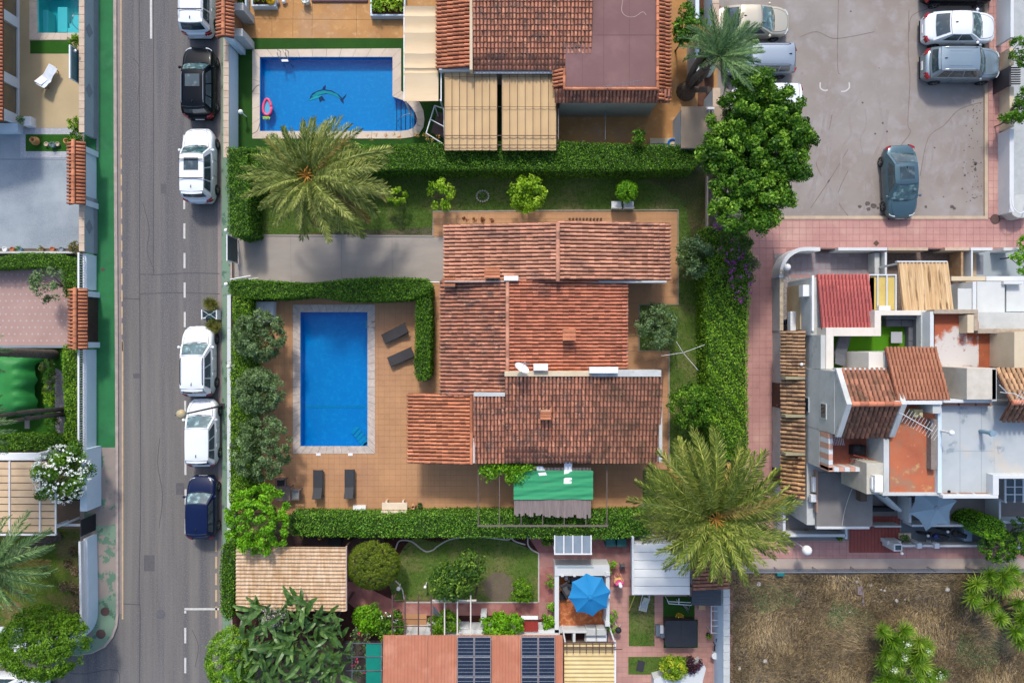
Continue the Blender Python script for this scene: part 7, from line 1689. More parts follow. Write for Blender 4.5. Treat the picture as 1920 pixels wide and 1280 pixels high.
b = MB(); b.box(GX(1152,2.6), GX(1155,2.6), GY(1300,2.6), GY(1202,2.6), 2.4, 2.62); b.build('white_edge_beam', metalw, rt)
for x, y in ((1060,1206),(1153,1206)): b = MB(); b.box(GX(x,2.5)-.04, GX(x,2.5)+.04, GY(y,2.5)-.04, GY(y,2.5)+.04, 0, 2.5); b.build('post', metalw, rt)
for k, (x, y, rr) in enumerate(((1034,1090,10),(1148,1065,11),(1147,1152,9),(1147,1175,9),(1036,1135,8))):
    tree('border_plant', ['small green plants left of the white terrace wall, upper','small green bush at the top right terrace corner','small plant in the right border, upper one','small plant in the right border, lower one','small green plants left of the white terrace wall, lower'][k], 'plant', x, y, .5, (rr,rr*1.1), L_lime, n=260, leaf=.11, rz=.3, K=10, inner=False, trunk=.02)
# glass roof
rt = root('glass_lean_to', 'white framed glass roof of four panes under the flowering hedge', 'glass roof', (GX(1074,2.2), GY(1020,2.2), 0)); gp_ = M('pale_grey_glass','#8e9aa4','#7d8a95',1.4,.12,spec=.6)
for k in range(4): x0 = 1041+17*k; b = MB(); b.box(GX(x0+1,2.2), GX(x0+16,2.2), GY(1036,2.2), GY(1004,2.2), 2.18, 2.2); b.build('glass_pane', gp_, rt)
for k in range(5): x0 = 1040+17*k; b = MB(); b.box(GX(x0,2.2)-.03, GX(x0,2.2)+.04, GY(1037,2.2), GY(1003,2.2), 2.17, 2.24); b.build('glazing_bar', metalw, rt)
b = MB(); b.box(GX(1039,2.2), GX(1110,2.2), GY(1039,2.2), GY(1036.6,2.2), 2.1, 2.245); b.build('eaves_beam', metalw, rt)
for x in (1041,1108): b = MB(); b.box(GX(x,2.1)-.04, GX(x,2.1)+.04, GY(1037,2.1)-.04, GY(1037,2.1)+.04, 0, 2.1); b.build('post', metalw, rt)
for k, x in enumerate((1145, 1166)): b = MB(); b.box(GX(x-9,.8), GX(x+9,.8), GY(1025,.8), GY(1009,.8), .0, .8, b=.03); tag(b.build('teal_bin', M('teal_bin_plastic','#2d6a68',None,rough=.5)), '%s of two teal storage bins below the flowering hedge' % ('left' if k == 0 else 'right'), 'bin')
tree('potted_bush', 'small dark bush left of the white framed glass roof', 'bush', 1024, 1011, .8, (10,9), L_fic, n=400, leaf=.11, rz=.4, K=14, trunk=.03)
# person
def person():
    f = G(1155, 1078); rt = root('person', 'person in a pink top and white cap standing on the red paving', 'person', (f[0], f[1], .02))
    J = {'pel':(0,0,.92),'sp':(0,-.02,1.15),'ch':(0,-.02,1.36),'nk':(.0,-.03,1.48),'hd':(0,-.05,1.62),'hip1':(.1,0,.88),'kn1':(.11,.03,.5),'an1':(.11,-.02,.09),'to1':(.12,.14,.03),
         'hip2':(-.1,0,.88),'kn2':(-.12,.10,.50),'an2':(-.12,-.10,.1),'to2':(-.13,.05,.03),'sh1':(.18,-.02,1.4),'el1':(.27,.05,1.14),'wr1':(.2,.26,1.02),'sh2':(-.18,-.02,1.4),'el2':(-.27,.04,1.13),'wr2':(-.18,.24,1.05)}
    E = [('pel','sp'),('sp','ch'),('ch','nk'),('nk','hd'),('pel','hip1'),('hip1','kn1'),('kn1','an1'),('an1','to1'),('pel','hip2'),('hip2','kn2'),('kn2','an2'),('an2','to2'),('ch','sh1'),('sh1','el1'),('el1','wr1'),('ch','sh2'),('sh2','el2'),('el2','wr2')]
    Rd = {'pel':.14,'sp':.125,'ch':.15,'nk':.055,'hd':.10,'hip1':.09,'kn1':.058,'an1':.04,'to1':.035,'hip2':.09,'kn2':.058,'an2':.04,'to2':.035,'sh1':.06,'el1':.042,'wr1':.028,'sh2':.06,'el2':.042,'wr2':.028}
    def skin(nm, ks, es, extra, mat, grow=0):
        me = bpy.data.meshes.new(nm); ks = list(ks); V = [J[k] for k in ks] + [e[0] for e in extra]; idx = {k:i for i,k in enumerate(ks)}
        Ed = [(idx[a], idx[b_]) for a, b_ in es] + [(idx[e[2]] if isinstance(e[2], str) else len(ks)+e[2], len(ks)+i) for i, e in enumerate(extra)]
        me.from_pydata(V, Ed, []); o = bpy.data.objects.new(nm, me); COL.objects.link(o); o.parent = rt
        md = o.modifiers.new('skin', 'SKIN'); rr = [Rd[k]+grow for k in ks]+[e[1] for e in extra]
        for v, q in zip(me.skin_vertices[0].data, rr): v.radius = (q, q)
        me.skin_vertices[0].data[0].use_root = True
        sb = o.modifiers.new('sub', 'SUBSURF'); sb.levels = 1; sb.render_levels = 2; me.materials.append(mat); md.use_smooth_shade = True; return o
    ex = []
    for s, w in ((1,'wr1'),(-1,'wr2')):
        b0 = Vector(J[w]); pi = len(ex); ex.append((tuple(b0+Vector((0,.06,-.01))), .03, w))
        for k, l in enumerate((.07,.08,.075,.06)):
            q = b0+Vector(((k-1.5)*.018,.085,-.015)); i0 = len(ex); ex.append((tuple(q), .009, pi)); ex.append((tuple(q+Vector((0,l*.5,-.02))), .008, i0)); ex.append((tuple(q+Vector((0,l*.75,-.05))), .007, i0+1))
        i0 = len(ex); ex.append((tuple(b0+Vector((-s*.035,.05,-.02))), .010, pi)); ex.append((tuple(b0+Vector((-s*.04,.085,-.04))), .009, i0))
    sk = M('skin_tone','#c98f72','#bd8468',4,.6)
    skin('body', J.keys(), E, ex, sk)
    tk = ['pel','sp','ch','sh1','sh2','el1','el2']
    te = [('pel','sp'),('sp','ch'),('ch','sh1'),('ch','sh2')]
    J2 = dict(J); J['el1'] = tuple((Vector(J['sh1'])*.5+Vector(J['el1'])*.5)); J['el2'] = tuple((Vector(J['sh2'])*.5+Vector(J['el2'])*.5))
    skin('top', tk, te+[('sh1','el1'),('sh2','el2')], [], M('bright_pink_cloth','#e0559c','#d64a90',3,.85), .018)
    J.update(J2); J['kn1'] = tuple(Vector(J['hip1']).lerp(Vector(J['kn1']), .75)); J['kn2'] = tuple(Vector(J['hip2']).lerp(Vector(J['kn2']), .75))
    skin('shorts', ['pel','hip1','kn1','hip2','kn2'], [('pel','hip1'),('hip1','kn1'),('pel','hip2'),('hip2','kn2')], [], M('sand_cloth','#d9b56a',None), .022); J.update(J2)
    b = MB(); b.ball((0,-.05,1.665), .112, 14, 8, 1.0); b.v = [v if v[2] > 1.655 else (v[0],v[1],1.655) for v in b.v]
    b.add([(-.08,.02,1.66),(.08,.02,1.66),(.07,.15,1.645),(0,.17,1.645),(-.07,.15,1.645)],[(0,1,2,3,4)],.5); b.build('cap', whiteplas, rt, world=False, smooth=True)
    hd = MB()
    for s in (-1,1): hd.ball((s*.033,.048,1.615), .011, 6, 4); hd.ball((s*.105,-.05,1.61), .022, 6, 4, 1.3)
    hd.build('eyes_and_ears', sk, rt, world=False)
    hd = MB(); hd.add([(-.014,.045,1.575),(.014,.045,1.575),(0,.075,1.58),(0,.05,1.615)],[(0,1,2),(1,3,2),(3,0,2)],.5); hd.build('nose', sk, rt, world=False)
    hd = MB(); hd.box(-.022,.022,.044,.052,1.548,1.555); hd.build('mouth', M('lip_tone','#a5605a'), rt, world=False)
    hd = MB(); hd.ball((0,-.085,1.59), .095, 10, 6, 1.0); hd.build('hair', M('grey_hair','#8a8078'), rt, world=False, smooth=True)
    rt.rotation_euler = (0,0,R(12))
person()
b = MB(); a = G(1167,1062,.4); b.box(a[0]-.15,a[0]+.15,a[1]-.15,a[1]+.15,.3,.36,b=.01); b.box(a[0]-.15,a[0]+.15,a[1]+.12,a[1]+.17,.36,.75)
for sx in (-1,1):
    for sy in (-1,1): b.box(a[0]+sx*.13-.01,a[0]+sx*.13+.01,a[1]+sy*.13-.01,a[1]+sy*.13+.01,.02,.3)
tag(b.build('folding_chair', M('grey_lattice','#6e6a6c')), 'small dark folding chair above the person in the pink top', 'chair')
# white ribbed roof and red tile roof
rt = root('shed', 'white ribbed roof building below the big date palm', 'shed', (GX(1240,2.4), GY(1068,2.4), 0)); wr = M('white_ribbed_metal','#e6e6e2','#dcdcd8',1,.55,rvar=.03)
wallbox(rt, 1194, 1022, 1284, 1108, 2.2, wallw, zp=2.21)
for k in range(6):
    y0 = 1019+16*k; y1 = y0+16; b = MB(); b.box(GX(1187,2.5), GX(1294,2.5), GY(y1,2.5)+.015, GY(y0,2.5)-.015, 2.42, 2.48, random.random(), b=.02); b.build('roof_panel', wr, rt)
    b = MB(); b.box(GX(1187,2.5), GX(1294,2.5), GY(y1,2.5)-.013, GY(y1,2.5)+.013, 2.42, 2.455); b.build('roof_seam', M('seam_grey','#9fa3a5'), rt)
b = MB(); b.box(GX(1185,2.5), GX(1188.5,2.5), GY(1114,2.5), GY(1006,2.5), 2.3, 2.56); b.build('verge_beam', wallw, rt)
r2 = root('shed', 'small shed with a brown tiled roof under the date palm fronds', 'shed', (GX(1330,2.4), GY(1080,2.4), 0)); rfx = Roofer(r2, 200); wallbox(r2, 1300, 1050, 1362, 1100, 2.2, wallw, zp=2.21)
O = V3(1296,1102,2.3); rfx.slope((GX(1366,2.4), GY(1030,2.4), 2.35), (0,GY(1104,2.4)-GY(1030,2.4),0), (GX(1296,2.4)-GX(1366,2.4),0,.35), t_brn, .2, .34, gapo, ind=150); rfx.done()
b = MB(); b.box(GX(1297,2.0), GX(1352,2.0), GY(1134,2.0), GY(1106,2.0), 1.95, 2.0); b.box(GX(1300,2.0), GX(1302,2.0), GY(1133,2.0), GY(1131,2.0), 0, 1.95); b.box(GX(1349,2.0), GX(1351,2.0), GY(1133,2.0), GY(1131,2.0), 0, 1.95)
for k in range(5): b.box(GX(1297,2.0), GX(1352,2.0), GY(1134-5.6*k,2.0)-.006, GY(1134-5.6*k,2.0)+.006, 2.0, 2.012)
tag(b.build('grey_canopy', M('slate_grey_sheet','#474e54','#3e454b',2,.6)), 'slate grey flat canopy below the brown tiled shed roof', 'canopy')
wallrun('long white boundary wall between the block paving and the dry field', 1357, 1104, 1368, 1400, 2.0, wallb, wallg, nt=20, capw=.02)
# things in the block paved yard
r = root('spa_cover', 'large black folded cover on a square hot tub', 'hot tub', (GX(1276), GY(1186), .04)); sv = M('black_vinyl_cover','#2b2e33','#34373c',1.4,.5,.1,9)
for k in range(2):
    x0 = 1247+30*k; P = polyp([(x0 + (3 if k == 0 else 0),1163),(x0+30-(3 if k == 1 else .3),1163),(x0+30-(0 if k == 1 else .3),1167),(x0+30-(0 if k == 1 else .3),1207),(x0+30-(4 if k == 1 else .3),1212),(x0+(3 if k==0 else 0),1212),(x0,1208),(x0,1167)], .9)
    b = MB(); b.prism(P, .8, .9); b.build('cover_half', sv, r)
b = MB(); b.box(GX(1249,.8), GX(1305,.8), GY(1210,.8), GY(1165,.8), .045, .8); b.build('tub', M('dark_brown_cladding','#3b332f'), r)
r = root('step_unit', 'grey steps with a white basin beside the hot tub cover', 'steps', (GX(1236), GY(1178), .04)); 
b = MB(); b.box(GX(1228), GX(1236), GY(1188), GY(1168), .04, .3); b.build('step', M('blue_grey_plastic','#74818a'), r); b = MB(); b.box(GX(1236), GX(1246), GY(1189), GY(1170), .04, .45); b.build('step', M('blue_grey_plastic','#74818a'), r); b = MB(); b.box(GX(1238,.5), GX(1244,.5), GY(1187,.5), GY(1172,.5), .45, .49); b.build('basin', whiteplas, r)
r = root('weight_bench', 'white tubular frame rack standing on the green mat', 'rack', (GX(1275), GY(1130), .04))
for p in ([(1251,1124),(1254,1131),(1296,1134),(1299,1126)],[(1254,1127),(1295,1129)],[(1273,1121),(1273,1132)]): b = MB(); b.tube([G(x,y,.7) for x,y in p], .025, 5); b.build('tube', metalw, r)
for x, y in ((1252,1125),(1298,1127),(1273,1131)): b = MB(); b.tube([G(x,y,.7), (G(x,y,.7)[0], G(x,y,.7)[1], .04)], .02, 5); b.build('leg', metalw, r)
b = MB(); b.tube([G(1281,1134,.6), G(1291,1148,.2), G(1293,1136,.6)], .025, 5); b.tube([G(1285,1136,.6), G(1291,1142,.3)], .06, 5); b.build('prop', metal, r)
pot('orange terracotta dish on the green mat above the hot tub', 1274, 1155, .2, .2, M('orange_pot','#c9822f'), L_lemon, n=60, ph=.15)
r = root('shelf_rack', 'white metal shelf rack lying along the boundary wall', 'shelf rack', (GX(1340), GY(1165), .04))
for x in (1334, 1348): b = MB(); b.box(GX(x,.9)-.025, GX(x,.9)+.025, GY(1187,.9), GY(1135,.9), .86, .9); b.build('side_tube', metalw, r)
for y in (1136,1145,1162,1173,1186): b = MB(); b.box(GX(1334,.9), GX(1348,.9), GY(y,.9)-.02, GY(y,.9)+.02, .87, .895); b.build('rung', metalw, r)
for x in (1334, 1348):
    for y in (1137,1186): b = MB(); b.box(GX(x,.9)-.02, GX(x,.9)+.02, GY(y,.9)-.02, GY(y,.9)+.02, .04, .86); b.build('leg', metalw, r)
b = MB(); a = G(1316,1137,.2); b.box(a[0]-.2,a[0]+.2,a[1]-.16,a[1]+.16,.04,.25); tag(b.build('wooden_crate', M('pine_wood','#d2ad86')), 'small pale wooden crate below the slate grey canopy', 'crate')
pot('potted yellow green plant at the foot of the white shelf rack', 1329, 1192, .14, .3, blackp, L_lemon, n=70); 
r = root('white_table', 'small round white table by the boundary wall', 'table', (GX(1341), GY(1229), .04)); b = MB(); b.cyl(GX(1341,.6), GY(1229,.6), .56, .6, .2, 18); b.build('table_top', whiteplas, r); b = MB(); b.cyl(GX(1341,.6), GY(1229,.6), .04, .56, .03, 8); b.build('leg', whiteplas, r)
r = root('folded_parasol', 'black folded garden chair leaning near the boundary wall', 'chair', (GX(1343), GY(1214), .04))
b = MB(); a = G(1344,1214,.3); b.box(a[0]-.18,a[0]+.14,a[1]-.15,a[1]+.15,.3,.36,b=.01); b.build('seat', blackp, r); b = MB(); b.tube([a,G(1337,1203,.6)], .03, 5); b.tube([a,G(1343,1197,.7)], .03, 5); b.build('arm', blackp, r)
lounger('sun lounger with blue and yellow striped cover on the small lawn', 1208, 1129, 257, whiteplas, M('striped_cover','#c9c3a0','#8fa3b5',4), L=1.0, W=.42, back=25)
b = MB(); b.tube([G(1190,1116,1.2), G(1178,1147,.1)], .025, 5); tag(b.build('yellow_pole', M('yellow_paint','#cfc35a')), 'thin yellow pole slanting across the corner of the small lawn', 'pole')
b = MB(); a = G(1201,1248,.06); b.obox(a, .2, 1, .62, .44, .045, .075); tag(b.build('door_mat', M('dark_rubber_mat','#3c3a44','#33313a',20)), 'dark rubber mat lying on the lower small lawn', 'mat')
tree('croton_shrub', 'yellow green speckled shrub at the bottom of the block paved yard', 'shrub', 1262, 1250, 1.0, (24,20), leafmat('croton_leaves','#3c6310','#7c9a1c','#c9c23c','#d5c247'), n=1500, leaf=.15, rz=.5, K=34, trunk=.04)
tree('dark_shrub', 'dark purple shrub next to the yellow green shrub', 'shrub', 1297, 1245, .9, (16,14), leafmat('purple_leaves','#2b1820','#442432','#5d3342','#c04080'), n=700, leaf=.13, rz=.4, K=18, trunk=.03)
b = MB(); P = polyp([(1226,1272),(1252,1264),(1290,1262),(1315,1240),(1324,1252),(1318,1275),(1312,1320),(1226,1320)], .8); b.prism(P, .04, .8); tag(b.build('white_parapet', wallw), 'white angular parapet at the bottom of the block paved yard', 'wall')
r = root('barbecue', 'black kettle barbecue on white legs at the terrace corner', 'barbecue', (GX(1160), GY(1182), .04)); b = MB(); b.ball((GX(1160,.9), GY(1182,.9), .8), .19, 14, 8, .8); b.build('kettle', blackp, r, smooth=True)
for k in range(3): a = k*2.1; b = MB(); b.tube([(GX(1160,.9),GY(1182,.9),.7),(GX(1160,.9)+.25*math.cos(a),GY(1182,.9)+.25*math.sin(a),.04)], .018, 5); b.build('leg', metalw, r)
# dry field plants
ym = spikes('leaf_rosette', L_yuc, 64, .74, .04); ym2 = spikes('leaf_rosette', L_yuc, 54, .66, .038)
def yucca(label, pts, z=1.4, s=1.0, fl=()):
    pts = list(pts) + [(x+random.uniform(-14,14), y+random.uniform(-12,12)) for x, y in pts]; s *= 1.08
    cx = sum(p[0] for p in pts)/len(pts); cy = sum(p[1] for p in pts)/len(pts); c = G(cx, cy, z); r = root('yucca_clump', label, 'plant', (c[0], c[1], 0), 'spiky plants in the dry field')
    for i, p in enumerate(pts):
        zz = z*random.uniform(.75,1.15); o = bpy.data.objects.new('leaf_rosette', ym if i % 2 else ym2); COL.objects.link(o); o.parent = r; a = G(p[0], p[1], zz); o.location = Vector(a)-wloc(r)
        ln = Vector((a[0]-c[0], a[1]-c[1], 0))*.35; o.rotation_euler = (-ln.y*.5, ln.x*.5, i*1.7); q = s*random.uniform(.85,1.15); o.scale = (q,q,q)
        b = MB(); b.tube([(c[0]+(a[0]-c[0])*.2, c[1]+(a[1]-c[1])*.2, 0), (a[0],a[1],zz)], .07, 6, .5, r2=.05); b.build('stem', palmbark, r)
        if i in fl: P = np.array(a)+[0,0,.35]+rng.normal(size=(60,3))*.09; leafmesh('flower_head', P, sph(60), .08, leafmat('cream_flowers','#cfcfa8','#e6e8cf','#ffffff'), r)
    return r
yucca('round spiky clump with cream flowers at the bottom of the dry field', [(1700,1183),(1678,1202),(1722,1200),(1657,1186),(1695,1203),(1660,1222),(1690,1227),(1718,1228),(1733,1215),(1650,1240),(1672,1250),(1662,1268),(1712,1240),(1734,1256),(1756,1260),(1690,1275),(1720,1268),(1745,1272)], fl=(6,8,10,13,14,4))
yucca('spiky clump of dark green rosettes below the fence', [(1832,1093),(1858,1084),(1872,1092),(1822,1122),(1846,1135),(1874,1158),(1892,1088),(1880,1078)], 1.6, fl=())
yucca('spiky clump cut by the right edge of the dry field', [(1903,1132),(1912,1160),(1902,1182),(1915,1200),(1925,1145),(1930,1175)], 1.5, fl=())
bed('heap of pale dry straw between two spiky clumps', [(1860,1105),(1925,1082),(1935,1120),(1900,1150),(1870,1130)], .6, leafmat('pale_straw','#a08a6a','#c7b08c','#dfceae'), 2600, .2, 'straw heap', 'straw_heap', aspect=.12)['kind'] = 'stuff'
b = MB()
for x, y, r_ in ((1422,1094,.16),(1434,1238,.14),(1606,1090,.1),(1680,1125,.12),(1632,1096,.1),(1651,1104,.07),(1658,1106,.09),(1696,1123,.07),(1386,1252,.1),(1440,1160,.05),(1775,1104,.16),(1593,1147,.07)): a = G(x,y); b.ball((a[0],a[1],.06), r_, 7, 5, .5)
tag(b.build('litter', M('pale_litter','#c9c6c2','#aaa6a2',9)), 'scattered pale stones and scraps of litter on the dry field', 'litter')['kind'] = 'stuff'
b = MB(); a = G(1614,1105,.1); b.box(a[0]-.2,a[0]+.1,a[1]-.3,a[1]+.2,.02,.12); b.tube([G(1617,1108,.1), G(1619,1135,.1)], .05, 5); tag(b.build('dumped_junk', M('pinkish_junk','#5d4a4e','#a09298',8)), 'piece of dumped junk lying in the dry field below the fence', 'junk')
# fence along the field
rt = root('wire_fence', 'long low fence of wire panels and slanting posts above the dry field', 'fence', (GX(1650), GY(1070), .1)); 
ZF = 1.1
b = MB(); b.tube([G(1395,1073,ZF), G(2200,1071,ZF)], .025, 5); b.build('top_rail', metal, rt); b = MB(); b.box(GX(1395), GX(2200), GY(1068), GY(1065), .0, .28); b.build('base_wall', M('grey_fence_base','#7c7b80','#6b6a70',2,.9), rt)
for k in range(12):
    x = 1390+73.5*k; p1 = Vector(G(x,1072.5,ZF)); b = MB(); b.tube([p1, (p1.x, p1.y, .1)], .03, 5); b.build('post', metal, rt)
    x2 = x+73.5; q0 = Vector(G(x,1072.5,ZF)); q1 = Vector(G(x2,1072.5,ZF)); m = MB()
    for j in range(6): z = .3+j*.14; m.tube([(q0.x,q0.y,z),(q1.x,q1.y,z)], .006, 3)
    m.build('wire_panel', metal, rt)
b = MB(); a = G(1466,1077,.4); b.box(a[0]-.25,a[0]+.2,a[1]-.12,a[1]+.12,.01,.35,b=.03); tag(b.build('teal_crate', M('teal_crate_plastic','#1f7c78',None,rough=.5)), 'teal plastic crate behind the wire fence', 'crate')
# ============================================================ EAST BLOCK OF TERRACED HOUSES
# ground of the courtyards
sheet('courtyard', [(1450,476),(1655,476),(1655,640),(1450,640)], .13, M('grey_patterned_tiles', '#8f8a88', '#7c777a', 2.2, .85, .1, 40, c4='#a29b97', s4=7, t4=(.5,.6)))
cy = rsheet('courtyard_floor', [(1482,476,1640,520)], .132, pinkgrout)
pave(cy, [(1482,474,1641,516)], .36, .134, M('grey_rose_tiles', '#989092', '#878289', .9, .8, .1, 40, rvar=.12), 120, .02, th=.01)
sheet('courtyard', [(1655,470),(1808,470),(1808,640),(1655,640)], .131, dkfl); sheet('courtyard', [(1808,470),(1828,470),(1828,540),(1808,540)], .1325, M('cream_grid_tiles','#c0a688','#ab9274',9,.8))
sheet('courtyard', [(1828,470),(2300,470),(2300,640),(1828,640)], .1315, M('blue_grey_screed','#a3acb0','#98a1a6',.9,.85)); sheet('courtyard', [(1828,478),(1841,478),(1841,515),(1828,515)], .1345, M('dark_grey_tiles','#6f727c','#7f828c',5,.8))
sheet('courtyard', [(1450,640),(2300,640),(2300,1012),(1450,1012)], .131, slab)
sheet('ribbed_paving', [(1590,966),(1685,966),(1685,1034),(1590,1034)], .150, M('brick_red_paving', '#964f46', '#8a4840', 2, .8))
b = MB()
for k in range(15): x = 1592+6.4*k; b.box(GX(x), GX(x)+.05, GY(1033), GY(967), .151, .158)
structure(b.build('paving_ribs', M('dark_red_groove', '#7d423b')))
sheet('courtyard', [(1687,975),(1860,975),(1860,1020),(1687,1020)], .133, M('slate_paving','#6b7378','#5f676c',1.2,.85))
# boundary walls to the lane
rt = root('garden_wall', 'white boundary wall of the corner house curving round at the lane', 'wall', (GX(1465,1.3), GY(500,1.3), .1))
P = [Vector(G(p[0],p[1],1.35)[:2]) for p in bez([(1465,520),(1465.5,512),(1468,498),(1476,483),(1490,472),(1506,467),(1538,467)], 4)]
curvewall(P, -.11, .11, .1, 1.35, 'wall', wallw, rt)
for lb, x0, x1, m in (('white boundary wall between the two gates of the corner house',1572,1664,wallw),('old stained boundary wall in front of the cream ribbed roof',1665,1740,capst),('stained gate pillar wall right of the dark gate',1772,1818,capst),('white boundary wall piece with a step, right end of the row',1820,1861,wallw),('white boundary wall piece next to the green bush',1882,1912,wallw)):
    wallrun(lb, x0, 464, x1, 469.5, 1.3, m, None, zp=1.3, z0=.1)
for lb, x0, x1 in (('low dark sill gate between the curved wall and the straight white wall',1538,1572),('dark gate in the stained boundary wall',1740,1772)): b = MB(); b.box(GX(x0,.9), GX(x1,.9), GY(467,.9)-.03, GY(467,.9)+.03, .1, .9); tag(b.build('courtyard_gate', metald), lb, 'gate')
wallrun('old cream boundary wall with mottled top at the lane', 1462, 515, 1469, 620, 1.3, wallg, M('mottled_stone_cap','#c9b99f','#a3947d',6,.9), z0=.1, nt=8, capw=.0)
wallrun('white low divider wall beside the brown patio', 1659, 472, 1663, 516, 1.2, wallw, None, z0=.13); wallrun('beige ledge wall at the end of the patterned courtyard', 1640, 474, 1649, 514, .9, wallg, None, z0=.13)
wallrun('white divider wall between stained patio and grey courtyard', 1821, 470, 1824, 518, 1.3, wallw, None, z0=.13); wallrun('rusty brown divider wall at the right of the brown patio', 1802, 472, 1806, 518, 1.2, M('rust_stained_wall','#b59a78','#9c7450',3,.9), None, z0=.13)
b = MB(); b.box(GX(1784,2.2), GX(1848,2.2), GY(526,2.2), GY(518,2.2), 1.9, 2.2); tag(b.build('wall_beam', cream), 'stained cream beam right of the ribbed cream roof', 'beam'); b = MB(); b.box(GX(1849,2.2), GX(2200,2.2), GY(526.5,2.2), GY(518,2.2), 1.9, 2.21); tag(b.build('wall_beam', wallw), 'long white beam in front of the right hand house', 'beam')
globelamp('large white globe lamp on the curved corner wall', 1476, 501, 1.9, .2, group='big white globe street lamps', h0=.1); globelamp('large white globe lamp on the pink lane below the corner house', 1513, 1031, 1.8, .28, group='big white globe street lamps', h0=.1)
pot('round cream stone bowl on the end of the old boundary wall', 1466, 510, .13, .15, cream, z=1.3)
# ---------------- corner house
ch = root('terraced_house', 'corner house with red roof, brown gable roof and green turf roof terrace', 'house', (17.5, GY(700,3), .1), 'terraced houses'); rf = Roofer(ch, 300)
b = MB(); b.box(16.5, GX(1640,3.3), GY(628,3.3), GY(520,3.3), .1, 3.25); b.build('wall', wallg, ch)
addslope(rf, 1532,515,3.35, 1629,618,3.95, t_mor, 'S', pitch=.185, row=.34, base=M('rose_gap','#8d4442'), ind=40)
b = MB(); b.box(16.5, 16.62, GY(620,3.9), GY(516,3.4), 3.25, 3.42); b.build('parapet_trim', whiteplas, ch)
for px_, y0, z0, dz, dy, nm in ((0, 545, 2.55, .55, .34, 'air_conditioner'), (0, 602, .95, .45, .62, 'wall_box')):
    z = z0; y = GY(y0, z0+dz/2); b = MB(); b.box(16.5-.36, 16.5, y-dy, y+dy*.9, z, z+dz, b=.02); o = b.build(nm, whiteplas, ch)
b = MB(); b.box(16.44, 16.5, GY(618,1.5), GY(535,1.5), .1, 2.0); b.build('stained_dado', M('ochre_stained_render','#cdb48f','#bca27c',1.2,.9), ch)
r = root('waste_bin', 'dark blue waste bin in the alley behind the old wall', 'bin', (GX(1478,.8), GY(603,.8), .13)); b = MB(); b.lathe(GX(1478,.8), GY(603,.8), [(.13,.13),(.17,.75),(.18,.78),(.15,.78),(.13,.4),(.001,.4)], 14); b.build('drum', M('navy_plastic','#1c2740'), r)
# lean-to roofs along the lane
b = MB(); b.box(15.58, 15.7, GY(935,1.4), GY(621,2.1), .1, 2.08); b.build('lane_wall', wallg, ch)
for k, (y0, y1, mt) in enumerate(((620,705,t_yel),(712,775,t_yel),(782,846,t_yel),(852,931,M('golden_brown_tile','#c49a6c','#ab8158',1.2,.85,.2,40,c3='#5a4534',s3=2.4,t3=(.56,.62),rvar=.28)))):
    addslope(rf, 1465,y0,2.2, 1509,y1,2.95, mt, 'E', pitch=.235 if k else .2, row=.33, base=gapo, ind=30, jit=.02)
for y in (705, 776, 847): b = MB(); b.box(GX(1468,2.6), GX(1509,2.9), GY(y+6,2.8), GY(y+1,2.8), 2.2, 2.98, b=.01); b.build('divider_coping', M('mossy_stone_cap','#aaa184','#938b70',4,.9), ch)
brd = M('dark_brown_door','#43312c','#382925',3,.5)
for y0, y1, z1 in ((718,764,1.55),(880,908,1.5)): b = MB(); b.box(15.555, 15.60, GY(y1,1), GY(y0,1), .12, z1+.25); d = b.build('door', brd, ch); b = MB(); b.box(15.53, 15.56, GY(y1,1)+.12, GY(y1,1)+.18, .9, .98); h = b.build('handle', metal, ch); h.parent = d
b = MB(); b.ball(G(1503,683,3.0), .1, 10, 6); b.build('roof_ball', whiteplas, ch)
# main facade block and gable roof
b = MB(); b.box(16.5, GX(1668,6.1), GY(818,6.1)+.1, GY(692,6.1)-.1, .1, 6.02); b.build('wall', wallg, ch)
b = MB(); y0, y1, yr = GY(692,6.1), GY(818,6.1), GY(757,7.2)
for xx in (16.52, GX(1668,6.1)-.02): b.add([(xx,y0-.1,6.02),(xx,y1+.1,6.02),(xx,yr,7.12)], [(0,1,2)], .5)
b.build('gable', wallg, ch)
xg1 = GX(1665,6.1)
rf.slope((xg1, y0, 6.1), (16.75-xg1, 0, 0), (0, yr-y0, 1.1), t_brn, .25, .33, gapo, ind=60)
rf.slope((16.75, y1, 6.1), (xg1-16.75, 0, 0), (0, yr-y1, 1.1), t_brn, .25, .33, gapo, ind=60)
rf.ridge((16.75, yr, 7.24), (xg1, yr, 7.24), t_red, .14, .4)
for xx in (16.6, xg1+.1):
    for ya, yb in ((y0, yr), (y1, yr)):
        b = MB(); n = Vector((0, yb-ya, 1.1)); vs = []
        for dz in (.0, .2):
            for p in ((xx-.13, ya, 6.1), (xx+.13, ya, 6.1), (xx+.13, yb, 7.2), (xx-.13, yb, 7.2)): vs.append((p[0], p[1], p[2]+dz))
        b.add(vs, [(0,1,2,3),(7,6,5,4),(0,4,5,1),(1,5,6,2),(2,6,7,3),(3,7,4,0)], .5); recalc(b.build('verge_coping', wallg, ch))
for zc, yy in ((2.75, 758), (4.85, 770)): 
    y = GY(yy, zc); f = MB(); f.box(16.47, 16.52, y-.42, y+.42, zc-.32, zc+.32); w = f.build('window', wallw, ch); f = MB(); f.box(16.455, 16.475, y-.36, y+.36, zc-.26, zc+.26); g = f.build('pane', glassd, ch); g.parent = w
b = MB(); b.box(16.5, GX(1625,5.5), GY(884,5.5), GY(818,6.1)+.12, .1, 4.3); b.build('wall', wallg, ch)
b = MB(); b.box(16.5, GX(1560,3), GY(985,2.9), GY(884,5.5)-.003, .1, 2.75); b.build('low_wall', wallg, ch)
